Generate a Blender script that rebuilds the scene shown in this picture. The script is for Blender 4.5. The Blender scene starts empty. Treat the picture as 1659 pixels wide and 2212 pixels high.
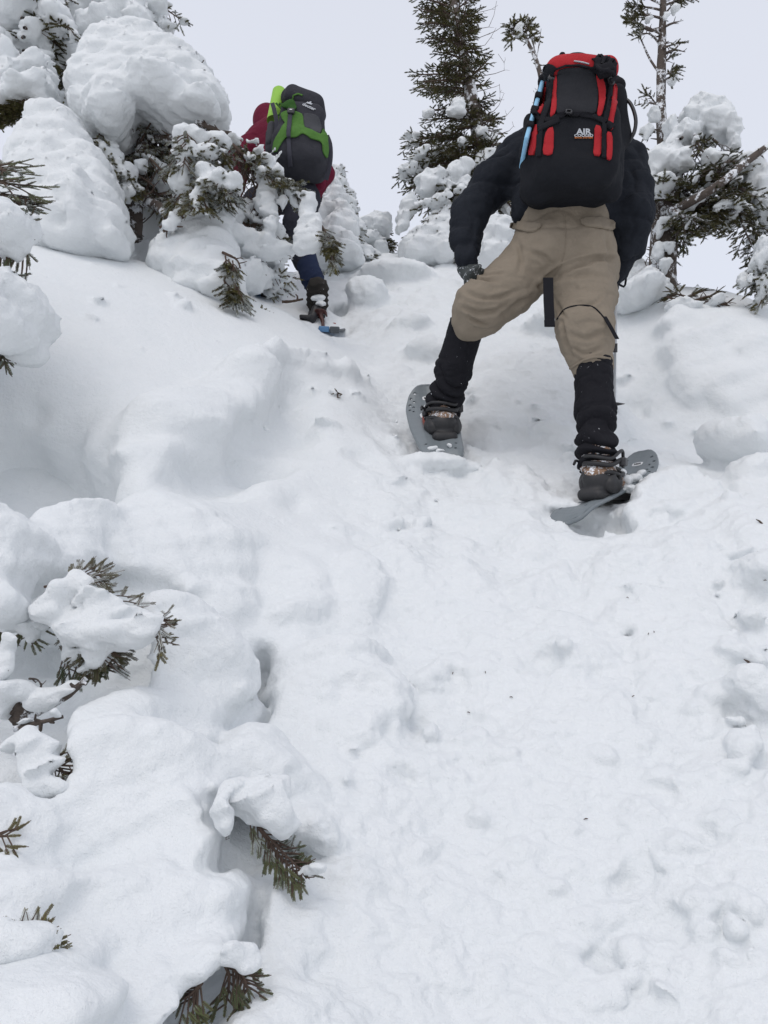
import bpy, math, random
import numpy as np
from mathutils import Vector, Matrix
from mathutils.bvhtree import BVHTree
from mathutils.geometry import delaunay_2d_cdt

# ------------------------------------------------------------------ camera, sky, light, exposure
scene = bpy.context.scene
COL = scene.collection
CAMZ, PITCH = 1.5, math.radians(12.0)
FPX, CX, CY = 1916.0, 829.5, 1106.0        # the photograph measured at 1659 x 2212
cam_data = bpy.data.cameras.new("camera")
cam = bpy.data.objects.new("camera", cam_data)
COL.objects.link(cam)
cam.location = (0, 0, CAMZ)
cam.rotation_euler = (math.radians(90) + PITCH, 0, 0)
cam_data.sensor_fit = 'VERTICAL'
cam_data.sensor_height = 24.0
cam_data.lens = 12.0 * FPX / CY
cam_data.clip_start = 0.05
cam_data.clip_end = 500
scene.camera = cam

world = bpy.data.worlds.new("World")
scene.world = world
world.use_nodes = True
wn, wl = world.node_tree.nodes, world.node_tree.links
wn.clear()
SUN_EL, SUN_AZ = math.radians(58), math.radians(200)
w_out = wn.new("ShaderNodeOutputWorld")
w_sky = wn.new("ShaderNodeTexSky")
w_sky.sky_type = 'NISHITA'
w_sky.sun_disc = False
w_sky.sun_elevation = SUN_EL
w_sky.sun_rotation = SUN_AZ
w_sky.air_density = 1.0
w_sky.dust_density = 3.0
w_bg1 = wn.new("ShaderNodeBackground")
w_bg1.inputs['Strength'].default_value = 0.05
wl.new(w_sky.outputs[0], w_bg1.inputs['Color'])
# the cloud deck: an even pale cover, a little dimmer overhead to tone down the snow
w_tc = wn.new("ShaderNodeTexCoord")
w_sep = wn.new("ShaderNodeSeparateXYZ")
w_ramp = wn.new("ShaderNodeMapRange")
w_ramp.interpolation_type = 'SMOOTHSTEP'
w_ramp.inputs['From Min'].default_value = 0.6
w_ramp.inputs['From Max'].default_value = 1.0
w_ramp.inputs['To Min'].default_value = 0.715
w_ramp.inputs['To Max'].default_value = 0.60
w_bg2 = wn.new("ShaderNodeBackground")
w_bg2.inputs['Color'].default_value = (0.95, 0.962, 1.02, 1)
wl.new(w_tc.outputs['Generated'], w_sep.inputs[0])
wl.new(w_sep.outputs['Z'], w_ramp.inputs['Value'])
wl.new(w_ramp.outputs[0], w_bg2.inputs['Strength'])
w_add = wn.new("ShaderNodeAddShader")
wl.new(w_bg1.outputs[0], w_add.inputs[0])
wl.new(w_bg2.outputs[0], w_add.inputs[1])
wl.new(w_add.outputs[0], w_out.inputs['Surface'])

sun_data = bpy.data.lights.new("sun", 'SUN')
sun_data.energy = 0.5
sun_data.angle = math.radians(35)
sun_data.color = (1.0, 0.98, 0.945)
sun = bpy.data.objects.new("sun", sun_data)
COL.objects.link(sun)
sun_dir = Vector((math.cos(SUN_EL) * math.sin(SUN_AZ), math.cos(SUN_EL) * math.cos(SUN_AZ), math.sin(SUN_EL)))
sun.rotation_euler = sun_dir.to_track_quat('Z', 'Y').to_euler()
sun.location = (0, 0, 10)

scene.view_settings.view_transform = 'Standard'
scene.view_settings.look = 'None'
scene.view_settings.exposure = 0.0
scene.view_settings.gamma = 1.0
scene.view_settings.use_curve_mapping = False
scene.render.engine = 'CYCLES'
scene.cycles.max_bounces = 8
scene.cycles.diffuse_bounces = 5
scene.cycles.glossy_bounces = 2
scene.cycles.transmission_bounces = 2
scene.cycles.use_denoising = True
scene.cycles.caustics_reflective = False
scene.cycles.caustics_refractive = False

# ------------------------------------------------------------------ helpers: places
SP, CP = math.sin(PITCH), math.cos(PITCH)
def ray(px, py):
    dx, dy = (px - CX) / FPX, (CY - py) / FPX
    return np.array((dx, CP - dy * SP, SP + dy * CP))
def at(px, py, Y):
    d = ray(px, py)
    return np.array((d[0], d[1], d[2])) * (Y / d[1]) + np.array((0, 0, CAMZ))
def mpp(px, py, Y):                       # metres that one unit of the measured photograph spans there
    return Y / ray(px, py)[1] / FPX
def Q(*pts):                              # list of (px, py, Y) -> array of points
    return np.array([at(*p) for p in pts])

rng = np.random.RandomState(7)
_lat = rng.rand(64, 64, 64).astype(np.float32)
def noise3(P, scale, seed=0):             # smooth value noise in -1..1
    p = np.asarray(P, dtype=np.float32) / scale + (seed * 17.31 + 100.0)
    i = np.floor(p).astype(np.int32)
    f = p - i
    f = f * f * (3 - 2 * f)
    i &= 63
    j = (i + 1) & 63
    x0, y0, z0, x1, y1, z1 = i[..., 0], i[..., 1], i[..., 2], j[..., 0], j[..., 1], j[..., 2]
    fx, fy, fz = f[..., 0], f[..., 1], f[..., 2]
    a = _lat[x0, y0, z0] * (1 - fx) + _lat[x1, y0, z0] * fx
    b = _lat[x0, y1, z0] * (1 - fx) + _lat[x1, y1, z0] * fx
    c = _lat[x0, y0, z1] * (1 - fx) + _lat[x1, y0, z1] * fx
    d = _lat[x0, y1, z1] * (1 - fx) + _lat[x1, y1, z1] * fx
    a = a * (1 - fy) + b * fy
    c = c * (1 - fy) + d * fy
    return (a * (1 - fz) + c * fz) * 2 - 1
def fbm(P, scale, octaves=3, seed=0, gain=0.5):
    out, amp = 0, 1.0
    for o in range(octaves):
        out = out + amp * noise3(P, scale / 2 ** o, seed + o * 3)
        amp *= gain
    return out

# ------------------------------------------------------------------ helpers: solids as distance fields
def nrm(v):
    v = np.asarray(v, dtype=float)
    return v / max(np.linalg.norm(v), 1e-9)
def rot_y(a):                              # turn in the upright plane that faces down the slope
    c, s = math.cos(a), math.sin(a)
    return np.array(((c, 0, s), (0, 1, 0), (-s, 0, c)))
def frame(z, x):                           # columns: x', y', z'
    z = nrm(z); x = nrm(np.asarray(x) - np.dot(x, z) * z)
    return np.stack((x, np.cross(z, x), z), 1)
class Solid:
    def __init__(s, kind, bb, fn, k, op):
        s.kind, s.lo, s.hi, s.fn, s.k, s.op = kind, bb[0], bb[1], fn, k, op
def ell(c, r, R=None, k=0.03, op='u'):
    c = np.asarray(c, float); r = np.asarray(r, float) * np.ones(3)
    R = np.eye(3) if R is None else R
    ext = np.sqrt(((R * r) ** 2).sum(1))
    def fn(P):
        p = (P - c) @ R
        k0 = np.sqrt(((p / r) ** 2).sum(-1)); k1 = np.sqrt(((p / (r * r)) ** 2).sum(-1))
        return k0 * (k0 - 1) / np.maximum(k1, 1e-6)
    return Solid('e', (c - ext, c + ext), fn, k, op)
def cap(a, b, ra, rb=None, k=0.03, op='u', S=None):
    """rounded limb from a to b; S flattens it (scale per axis)"""
    a = np.asarray(a, float); b = np.asarray(b, float); rb = ra if rb is None else rb
    S = np.ones(3) if S is None else np.asarray(S, float)
    m = max(ra, rb) * S.max()
    A, B = a / S, b / S
    ba = B - A; L = max(float(ba @ ba), 1e-9)
    def fn(P):
        p = P / S - A
        t = np.clip((p @ ba) / L, 0, 1)
        d = p - t[..., None] * ba
        return (np.sqrt((d * d).sum(-1)) - (ra + (rb - ra) * t)) * S.min()
    return Solid('c', (np.minimum(a, b) - m, np.maximum(a, b) + m), fn, k, op)
def chain(pts, radii, k=0.03, op='u', S=None):
    radii = list(radii) if hasattr(radii, '__len__') else [radii] * len(pts)
    return [cap(pts[i], pts[i + 1], radii[i], radii[i + 1], k, op, S) for i in range(len(pts) - 1)]
def rbox(c, h, R=None, rad=0.03, k=0.03, op='u'):
    c = np.asarray(c, float); h = np.asarray(h, float); R = np.eye(3) if R is None else R
    ext = np.abs(R) @ h
    def fn(P):
        q = np.abs((P - c) @ R) - (h - rad)
        return np.sqrt((np.maximum(q, 0) ** 2).sum(-1)) + np.minimum(q.max(-1), 0) - rad
    return Solid('b', (c - ext, c + ext), fn, k, op)
def blob(px, py, Y, rx, ry, rd=None, rot=0, k=0.03, op='u'):
    """a lump measured in the photograph: radii rx, ry in its units, rd metres deep"""
    m = mpp(px, py, Y)
    return ell(at(px, py, Y), (rx * m, (rd if rd else 0.5 * (rx + ry) * m), ry * m), rot_y(math.radians(rot)), k, op)
_KW = np.random.RandomState(2).normal(size=(6, 3)); _KW /= np.linalg.norm(_KW, axis=1, keepdims=True)
_KW = (_KW * np.array((52, 68, 92, 140, 190, 260))[:, None]).T.astype(np.float32)
_AW = np.array((.008, .007, .006, .0045, .0032, .0024), np.float32)
def sine_warp(amp):
    def warp(P):
        ph = P.astype(np.float32) @ _KW
        s_, c_ = np.sin(ph), np.cos(ph * 1.13 + 1.0)
        return np.stack([s_ @ _AW, c_ @ _AW, (s_[..., ::-1] @ _AW[::-1].copy() - c_ @ _AW) * .5], -1) * amp
    return warp
def crinkle(V, scale, amp, seed=1, stretch=(1, 1, 1), p=5):
    n = noise3(V * np.array(stretch), scale, seed) + .35 * noise3(V * np.array(stretch), scale * .45, seed + 2)
    return -(1 - np.minimum(np.abs(n), 1)) ** p * amp
def mass(poly, r=40, thick=.14, k=.03, seed=0, sp=.62):
    """a heap of snow that fills an outline (photo x, photo y, distance): many lumps, smaller towards its rim"""
    q = np.random.RandomState(seed + 900); P = np.array(poly, float); xy = [(a, b) for a, b in P[:, :2]]
    E0, E1 = P[:, :2], np.roll(P[:, :2], -1, 0); out = []
    y = P[:, 1].min()
    while y < P[:, 1].max():
        x = P[:, 0].min()
        while x < P[:, 0].max():
            a = np.array((x, y)) + q.uniform(-.3, .3, 2) * r
            if inside_poly(xy, a[0], a[1]):
                e = E1 - E0; t = np.clip(((a - E0) * e).sum(1) / np.maximum((e * e).sum(1), 1e-9), 0, 1)
                d = np.sqrt(((a - E0 - t[:, None] * e) ** 2).sum(1)).min()
                rr = min(r * q.uniform(.75, 1.25), d)
                if rr > r * .22:
                    w = 1 / (((P[:, :2] - a) ** 2).sum(1) + 400.); Y = (w * P[:, 2]).sum() / w.sum()
                    rd = thick * math.sqrt(rr / r)
                    m = mpp(a[0], a[1], Y)
                    s_ = ell(at(a[0], a[1], Y + rd * .8), (rr * m * q.uniform(.95, 1.2), rd, rr * m * q.uniform(.9, 1.1)), rot_y(q.uniform(-.6, .6)), k)
                    s_.kind = 'm'
                    out.append(s_)
            x += r * sp
        y += r * sp
    return out
def smin(a, b, k):
    h = np.maximum(k - np.abs(a - b), 0) / k
    return np.minimum(a, b) - h * h * k * 0.25

def mesh_from_grid(f, mapping):
    """naive surface nets over a scalar grid; mapping takes index coordinates to places"""
    s = f < 0
    def both(op):
        a = op(s[:-1], s[1:]); a = op(a[:, :-1], a[:, 1:]); return op(a[:, :, :-1], a[:, :, 1:])
    act = both(np.logical_or) & ~both(np.logical_and)
    idx = np.argwhere(act)
    if len(idx) == 0:
        return np.zeros((0, 3)), np.zeros((0, 4), int)
    num = np.full(act.shape, -1, np.int32)
    num[act] = np.arange(len(idx), dtype=np.int32)
    corners = np.array([(i, j, k) for i in (0, 1) for j in (0, 1) for k in (0, 1)])
    vals = np.stack([f[idx[:, 0] + c[0], idx[:, 1] + c[1], idx[:, 2] + c[2]] for c in corners], 1)
    acc = np.zeros((len(idx), 3)); cnt = np.zeros(len(idx))
    for a in range(8):
        for b in range(a + 1, 8):
            if np.abs(corners[a] - corners[b]).sum() != 1: continue
            va, vb = vals[:, a], vals[:, b]
            m = (va < 0) != (vb < 0)
            t = np.where(m, va / np.where(m, va - vb, 1), 0)
            acc += np.where(m[:, None], corners[a] + t[:, None] * (corners[b] - corners[a]), 0)
            cnt += m
    V = idx + acc / cnt[:, None]
    quads = []
    for ax in range(3):
        sl0 = [slice(1, -1)] * 3; sl1 = [slice(1, -1)] * 3
        sl0[ax] = slice(0, -1); sl1[ax] = slice(1, None)
        s0, s1 = s[tuple(sl0)], s[tuple(sl1)]
        off = np.array([1, 1, 1]); off[ax] = 0
        for flip, m in ((False, s0 & ~s1), (True, ~s0 & s1)):
            e = np.argwhere(m) + off
            if not len(e): continue
            u, v = (ax + 1) % 3, (ax + 2) % 3
            du = np.zeros(3, int); du[u] = 1
            dv = np.zeros(3, int); dv[v] = 1
            g = lambda q: num[q[:, 0], q[:, 1], q[:, 2]]
            qd = np.stack([g(e - du - dv), g(e - dv), g(e), g(e - du)], 1)
            quads.append(qd[:, ::-1] if flip else qd)
    return mapping(V), np.concatenate(quads)

def apply_solid(f, pts_of, so, sl, warp):
    P = pts_of(sl)
    if warp: P = P + warp(P)
    d = so.fn(P).astype(np.float32)
    cur = f[sl]
    if so.op == 'u': f[sl] = smin(cur, d, so.k)
    else: f[sl] = -smin(-cur, d, so.k)

def solids_mesh(solids, vox, warp=None, smooth=0):
    """meshes a list of solids on an even grid"""
    lo = np.min([s.lo for s in solids if s.op == 'u'], 0) - 3 * vox - 0.02
    hi = np.max([s.hi for s in solids if s.op == 'u'], 0) + 3 * vox + 0.02
    n = np.ceil((hi - lo) / vox).astype(int) + 1
    f = np.full(n, 0.08, np.float32)
    ax = [lo[i] + vox * np.arange(n[i]) for i in range(3)]
    def pts_of(sl):
        return np.stack(np.meshgrid(ax[0][sl[0]], ax[1][sl[1]], ax[2][sl[2]], indexing='ij'), -1)
    for so in solids:
        pad = so.k + 3 * vox + (0.02 if warp else 0)
        a = np.clip(np.floor((so.lo - pad - lo) / vox).astype(int), 0, n)
        b = np.clip(np.ceil((so.hi + pad - lo) / vox).astype(int) + 1, 0, n)
        if (b <= a).any(): continue
        apply_solid(f, pts_of, so, tuple(slice(a[i], b[i]) for i in range(3)), warp)
    return mesh_from_grid(f, lambda V: lo + V * vox)

def vertex_normals(V, F):
    a, b, c, d = V[F[:, 0]], V[F[:, 1]], V[F[:, 2]], V[F[:, -1]]
    fn = np.cross(c - a, d - b) if F.shape[1] == 4 else np.cross(b - a, c - a)
    N = np.zeros_like(V)
    for i in range(F.shape[1]):
        for ax in range(3):
            N[:, ax] += np.bincount(F[:, i], fn[:, ax], len(V))
    return N / np.maximum(np.linalg.norm(N, axis=1, keepdims=True), 1e-12)

# ------------------------------------------------------------------ helpers: objects
def link(name, me, mat=None, parent=None):
    o = bpy.data.objects.new(name, me)
    COL.objects.link(o)
    if mat is not None and me is not None and not me.materials: me.materials.append(mat)
    if parent is not None:
        o.parent = parent
        o.matrix_parent_inverse = parent.matrix_world.inverted() if parent.type == 'EMPTY' and False else Matrix.Translation(-parent.location)
    return o
def make_mesh(name, V, F, smooth=True):
    me = bpy.data.meshes.new(name)
    V = np.asarray(V, dtype=np.float32)
    if isinstance(F, np.ndarray):
        k = F.shape[1]
        me.vertices.add(len(V)); me.vertices.foreach_set('co', V.ravel())
        me.loops.add(F.size); me.loops.foreach_set('vertex_index', F.ravel().astype(np.int32))
        me.polygons.add(len(F))
        me.polygons.foreach_set('loop_start', np.arange(0, F.size, k, dtype=np.int32))
        try: me.polygons.foreach_set('loop_total', np.full(len(F), k, dtype=np.int32))
        except Exception: pass
        me.update(calc_edges=True)
    else:
        me.from_pydata([tuple(v) for v in V], [], [tuple(f) for f in F])
        me.update()
    me.polygons.foreach_set('use_smooth', [smooth] * len(me.polygons))
    return me
def add(name, V, F, mat, parent=None, smooth=True):
    return link(name, make_mesh(name, V, F, smooth), mat, parent)
def tag(o, label=None, cat=None, group=None, kind=None):
    if label: o['label'] = label
    if cat: o['category'] = cat
    if group: o['group'] = group
    if kind: o['kind'] = kind
    return o
def empty(name, loc, label, cat, group=None):
    o = bpy.data.objects.new(name, None)
    COL.objects.link(o)
    o.location = [float(v) for v in loc]
    o.empty_display_size = 0.05
    return tag(o, label, cat, group)

class Tubes:
    """collects round bars into one mesh"""
    def __init__(s): s.V, s.F, s.n = [], [], 0
    def add(s, pts, radii, sides=6, caps=True):
        pts = np.asarray(pts, float); m = len(pts)
        radii = np.asarray(radii if hasattr(radii, '__len__') else [radii] * m, float)
        T = np.gradient(pts, axis=0); T /= np.maximum(np.linalg.norm(T, axis=1, keepdims=True), 1e-9)
        ref = np.array((0.13, 0.21, 0.97)) if abs(T[0][2]) < 0.9 else np.array((0.97, 0.2, 0.1))
        U = np.cross(T, ref); U /= np.maximum(np.linalg.norm(U, axis=1, keepdims=True), 1e-9)
        W = np.cross(T, U)
        a = np.arange(sides) * 2 * math.pi / sides
        ring = pts[:, None] + radii[:, None, None] * (np.cos(a)[None, :, None] * U[:, None] + np.sin(a)[None, :, None] * W[:, None])
        base = s.n
        s.V.append(ring.reshape(-1, 3)); s.n += m * sides
        i = np.arange(m - 1)[:, None] * sides; j = np.arange(sides)[None]; jn = (j + 1) % sides
        s.F += (base + np.stack([i + j, i + jn, i + sides + jn, i + sides + j], -1).reshape(-1, 4)).tolist()
        if caps:
            s.F.append([base + q for q in range(sides)]); s.F.append([base + (m - 1) * sides + q for q in range(sides)][::-1])
    def build(s, name, mat, parent=None, smooth=True):
        return add(name, np.concatenate(s.V), s.F, mat, parent, smooth)
def smooth_path(pts, n):
    pts = np.asarray(pts, float)
    t = np.concatenate([[0], np.cumsum(np.linalg.norm(np.diff(pts, axis=0), axis=1))]); t /= t[-1]
    P = np.vstack([2 * pts[0] - pts[1], pts, 2 * pts[-1] - pts[-2]])
    out = []
    for q in np.linspace(0, 1, n):
        i = min(max(np.searchsorted(t, q, side='right') - 1, 0), len(pts) - 2)
        u = (q - t[i]) / max(t[i + 1] - t[i], 1e-9)
        a, b, c, d = P[i], P[i + 1], P[i + 2], P[i + 3]
        out.append(0.5 * (2 * b + (c - a) * u + (2 * a - 5 * b + 4 * c - d) * u * u + (3 * b - a - 3 * c + d) * u ** 3))
    return np.array(out)

def bvh_of(*objs):
    V, F, n = [], [], 0
    for o in objs:
        me = o.data; m = o.matrix_world if False else (Matrix.Translation(o.location))
        v = np.empty(len(me.vertices) * 3, np.float32); me.vertices.foreach_get('co', v); v = v.reshape(-1, 3)
        F += [[i + n for i in p.vertices] for p in me.polygons]
        V.append(v); n += len(v)
    V = np.concatenate(V)
    return BVHTree.FromPolygons([tuple(x) for x in V.tolist()], F)

def cast(bvh, px, py):
    d = ray(px, py)
    hit = bvh.ray_cast(Vector((0, 0, CAMZ)), Vector(d))
    return hit
def inside_poly(poly, x, y):
    c = False; j = len(poly) - 1
    for i in range(len(poly)):
        xi, yi = poly[i]; xj, yj = poly[j]
        if (yi > y) != (yj > y) and x < (xj - xi) * (y - yi) / (yj - yi) + xi: c = not c
        j = i
    return c
def densify(poly, step, closed=True):
    out = []; n = len(poly)
    for i in range(n if closed else n - 1):
        a, b = np.array(poly[i], float), np.array(poly[(i + 1) % n], float)
        m = max(1, int(np.linalg.norm(b - a) / step))
        out += [tuple(a + (b - a) * q / m) for q in range(m)]
    if not closed: out.append(tuple(poly[-1]))
    return out
def round_poly(poly, it=1):
    for _ in range(it):
        out = []
        for i in range(len(poly)):
            a, b = np.array(poly[i], float), np.array(poly[(i + 1) % len(poly)], float)
            out += [tuple(a * .8 + b * .2), tuple(a * .2 + b * .8)]
        poly = out
    return poly
def patch(name, poly, bvh, mat, parent, thick=0.004, step=6.0, rough=0.0, rnd=1, miss=0.02):
    """a sewn-on piece: its outline laid over the body below it, with its own thickness"""
    poly = densify(round_poly(poly, rnd) if rnd else poly, step)
    xs = [p[0] for p in poly]; ys = [p[1] for p in poly]
    pts = list(poly)
    x = min(xs) + step / 2
    while x < max(xs):
        y = min(ys) + step / 2
        while y < max(ys):
            if inside_poly(poly, x, y) and min((x - a) ** 2 + (y - b) ** 2 for a, b in poly) > (step * .45) ** 2: pts.append((x, y))
            y += step
        x += step
    n = len(poly)
    r = delaunay_2d_cdt([Vector(p) for p in pts], [(i, (i + 1) % n) for i in range(n)], [], 1, 1e-5)
    P2, _, F2 = r[0], r[1], r[2]
    top, nr, ok = [], [], []
    for p in P2:
        h = cast(bvh, p.x, p.y)
        ok.append(h[0] is not None)
        top.append(np.array(h[0]) if h[0] is not None else None); nr.append(np.array(h[1]) if h[1] is not None else None)
    good = [i for i in range(len(top)) if ok[i]]
    if not good: return None
    G = np.array([(P2[i].x, P2[i].y) for i in good])
    for i in range(len(top)):
        if not ok[i]:
            j = good[int(np.argmin(((G - np.array((P2[i].x, P2[i].y))) ** 2).sum(1)))]
            d = ray(P2[i].x, P2[i].y); top[i] = d * (top[j][1] / d[1]) + np.array((0, 0, CAMZ)) ; nr[i] = nr[j]
    top = np.array(top); nr = np.array(nr)
    view = nrm(top.mean(0) - np.array((0, 0, CAMZ)))
    nr = nr + -0.3 * view; nr /= np.linalg.norm(nr, axis=1, keepdims=True)
    if rough: top = top + nr * (rough * (1 + noise3(top, 0.04, 5)))[:, None]
    N = len(top)
    V = np.concatenate([top + nr * thick, top - nr * 0.004])
    F = []
    fs = []
    for f in F2:
        a, b, c = (top[f[0]], top[f[1]], top[f[2]])
        f = list(f)
        if np.dot(np.cross(b - a, c - a), nr[f[0]]) < 0: f = f[::-1]
        fs.append(f)
    edges = {}
    for f in fs:
        F.append(f); F.append([i + N for i in f[::-1]])
        for q in range(3):
            e = (f[q], f[(q + 1) % 3]); edges[e] = 1
    for (a, b) in list(edges):
        if (b, a) not in edges: F.append([b, a, a + N, b + N])
    return add(name, V, F, mat, parent)
def band(a, w):
    """outline of a strap that runs along the points a with width w"""
    a = np.array(a, float); T = np.gradient(a, axis=0); T /= np.linalg.norm(T, axis=1, keepdims=True)
    Nn = np.stack([-T[:, 1], T[:, 0]], 1) * w / 2
    return [tuple(p) for p in (a + Nn)] + [tuple(p) for p in (a - Nn)[::-1]]
def plate(name, outline, holes, fz, thick, mat, parent, M, step=0.02):
    """a moulded sheet with holes cut in it; outline in metres, fz lifts it, M places it"""
    pts = densify(outline, step); edges = [(i, (i + 1) % len(pts)) for i in range(len(pts))]
    no = len(pts)
    for hcx, hcy, ha, hb in holes:
        b = len(pts)
        hp = [(hcx + ha * math.cos(q * math.pi / 4), hcy + hb * math.sin(q * math.pi / 4)) for q in range(8)]
        pts += hp; edges += [(b + i, b + (i + 1) % 8) for i in range(8)]
    ol = pts[:no]
    xs = [p[0] for p in ol]; ys = [p[1] for p in ol]
    x = min(xs) + step / 2
    while x < max(xs):
        y = min(ys) + step / 2
        while y < max(ys):
            if inside_poly(ol, x, y) and min((x - a) ** 2 + (y - b) ** 2 for a, b in pts[:]) > (step * .4) ** 2 and not any(((x - h[0]) / h[2]) ** 2 + ((y - h[1]) / h[3]) ** 2 < 1.6 for h in holes): pts.append((x, y))
            y += step
        x += step
    r = delaunay_2d_cdt([Vector(p) for p in pts], edges, [], 1, 1e-6)
    P2 = [(p.x, p.y) for p in r[0]]
    fs = []
    for f in r[2]:
        cx = sum(P2[i][0] for i in f) / len(f); cy = sum(P2[i][1] for i in f) / len(f)
        if any(((cx - h[0]) / h[2]) ** 2 + ((cy - h[1]) / h[3]) ** 2 < .8 for h in holes): continue
        f = list(f)
        ar = sum(P2[f[i]][0] * P2[f[(i + 1) % len(f)]][1] - P2[f[(i + 1) % len(f)]][0] * P2[f[i]][1] for i in range(len(f)))
        fs.append(f if ar > 0 else f[::-1])
    N = len(P2)
    V = np.array([(x, y, fz(x, y) + thick / 2) for x, y in P2] + [(x, y, fz(x, y) - thick / 2) for x, y in P2])
    V = V @ M[:3, :3].T + M[:3, 3]
    F = []; ed = {}
    for f in fs:
        F.append(f); F.append([i + N for i in f[::-1]])
        for q in range(len(f)): ed[(f[q], f[(q + 1) % len(f)])] = 1
    for (a, b) in list(ed):
        if (b, a) not in ed: F.append([b, a, a + N, b + N])
    return add(name, V, F, mat, parent, smooth=False)
def text_mesh(name, body, size, mat, parent, M, extrude=0.0008, bold=False, xscale=1.0):
    cu = bpy.data.curves.new(name, 'FONT')
    cu.body = body; cu.size = size; cu.extrude = extrude; cu.align_x = 'CENTER'; cu.align_y = 'CENTER'
    cu.resolution_u = 2
    if bold: cu.offset = size * 0.03
    tmp = bpy.data.objects.new(name + "_source", cu)
    COL.objects.link(tmp)
    bpy.context.view_layer.update()
    dg = bpy.context.evaluated_depsgraph_get()
    me = bpy.data.meshes.new_from_object(tmp.evaluated_get(dg))
    bpy.data.objects.remove(tmp)
    me.transform(Matrix.Diagonal((xscale, 1, 1, 1)))
    me.transform(Matrix([[float(v) for v in r] for r in M]))
    me.materials.clear()
    return link(name, me, mat, parent)

# ------------------------------------------------------------------ materials
def new_mat(name):
    m = bpy.data.materials.new(name); m.use_nodes = True
    n = m.node_tree.nodes; l = m.node_tree.links
    return m, n, l, n['Principled BSDF']
def tex_noise(n, l, co, scale, detail=4, rough=0.6):
    t = n.new('ShaderNodeTexNoise'); t.inputs['Scale'].default_value = scale
    t.inputs['Detail'].default_value = detail; t.inputs['Roughness'].default_value = rough
    l.new(co, t.inputs['Vector']); return t
def bump(n, l, src, strength, dist, prev=None):
    b = n.new('ShaderNodeBump'); b.inputs['Strength'].default_value = strength; b.inputs['Distance'].default_value = dist
    l.new(src, b.inputs['Height'])
    if prev is not None: l.new(prev, b.inputs['Normal'])
    return b.outputs[0]
def coords(n):
    return n.new('ShaderNodeTexCoord').outputs['Object']
def mat_snow(name, grain=1.0, sss=0.0):
    m, n, l, p = new_mat(name)
    co = coords(n)
    t0 = tex_noise(n, l, co, 9, 3)
    mix = n.new('ShaderNodeMix'); mix.data_type = 'RGBA'
    mix.inputs['A'].default_value = (0.745, 0.775, 0.79, 1); mix.inputs['B'].default_value = (0.80, 0.82, 0.83, 1)
    l.new(t0.outputs['Fac'], mix.inputs['Factor']); l.new(mix.outputs['Result'], p.inputs['Base Color'])
    p.inputs['Roughness'].default_value = 0.75
    p.inputs['Specular IOR Level'].default_value = 0.2
    a = tex_noise(n, l, co, 38, 5, 0.65); b = tex_noise(n, l, co, 260, 3, 0.7)
    nn = bump(n, l, a.outputs['Fac'], 0.35 * grain, 0.02)
    c = tex_noise(n, l, co, 105, 4, 0.7)
    nn = bump(n, l, c.outputs['Fac'], 0.35 * grain, 0.006, nn)
    nn = bump(n, l, b.outputs['Fac'], 0.5 * grain, 0.003, nn)
    l.new(nn, p.inputs['Normal'])
    if sss:
        p.inputs['Subsurface Weight'].default_value = sss
        p.inputs['Subsurface Radius'].default_value = (0.02, 0.03, 0.04)
        p.inputs['Subsurface Scale'].default_value = 1.0
    return m
def mat_cloth(name, col, col2=None, rough=0.85, fine=700, wr=0.5, frost=0.0, sheen=0.0):
    m, n, l, p = new_mat(name)
    co = coords(n)
    t = tex_noise(n, l, co, 14, 5, 0.7)
    mix = n.new('ShaderNodeMix'); mix.data_type = 'RGBA'
    mix.inputs['A'].default_value = (*col, 1); mix.inputs['B'].default_value = (*(col2 or [c * 1.35 for c in col]), 1)
    l.new(t.outputs['Fac'], mix.inputs['Factor'])
    out = mix.outputs['Result']
    if frost:
        f = tex_noise(n, l, co, 70, 6, 0.75)
        r = n.new('ShaderNodeMapRange'); r.inputs['From Min'].default_value = 0.72 - frost; r.inputs['From Max'].default_value = 0.76 - frost
        l.new(f.outputs['Fac'], r.inputs['Value'])
        m2 = n.new('ShaderNodeMix'); m2.data_type = 'RGBA'
        l.new(r.outputs[0], m2.inputs['Factor']); l.new(out, m2.inputs['A']); m2.inputs['B'].default_value = (0.8, 0.83, 0.87, 1)
        out = m2.outputs['Result']
    l.new(out, p.inputs['Base Color'])
    p.inputs['Roughness'].default_value = rough
    p.inputs['Specular IOR Level'].default_value = 0.10
    p.inputs['Sheen Weight'].default_value = sheen
    p.inputs['Sheen Roughness'].default_value = 0.5
    w = tex_noise(n, l, co, 22, 4, 0.55); g = tex_noise(n, l, co, fine, 2, 0.6)
    nn = bump(n, l, w.outputs['Fac'], wr, 0.012)
    nn = bump(n, l, g.outputs['Fac'], 0.5, 0.0008, nn)
    l.new(nn, p.inputs['Normal'])
    return m
def mat_plain(name, col, rough=0.5, metal=0.0, bumpy=0.2, var=0.25, scale=40):
    m, n, l, p = new_mat(name)
    co = coords(n)
    t = tex_noise(n, l, co, scale, 4)
    mix = n.new('ShaderNodeMix'); mix.data_type = 'RGBA'
    mix.inputs['A'].default_value = (*[c * (1 - var) for c in col], 1); mix.inputs['B'].default_value = (*[min(1, c * (1 + var)) for c in col], 1)
    l.new(t.outputs['Fac'], mix.inputs['Factor']); l.new(mix.outputs['Result'], p.inputs['Base Color'])
    p.inputs['Roughness'].default_value = rough; p.inputs['Metallic'].default_value = metal
    if bumpy: l.new(bump(n, l, t.outputs['Fac'], bumpy, 0.005), p.inputs['Normal'])
    return m
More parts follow.
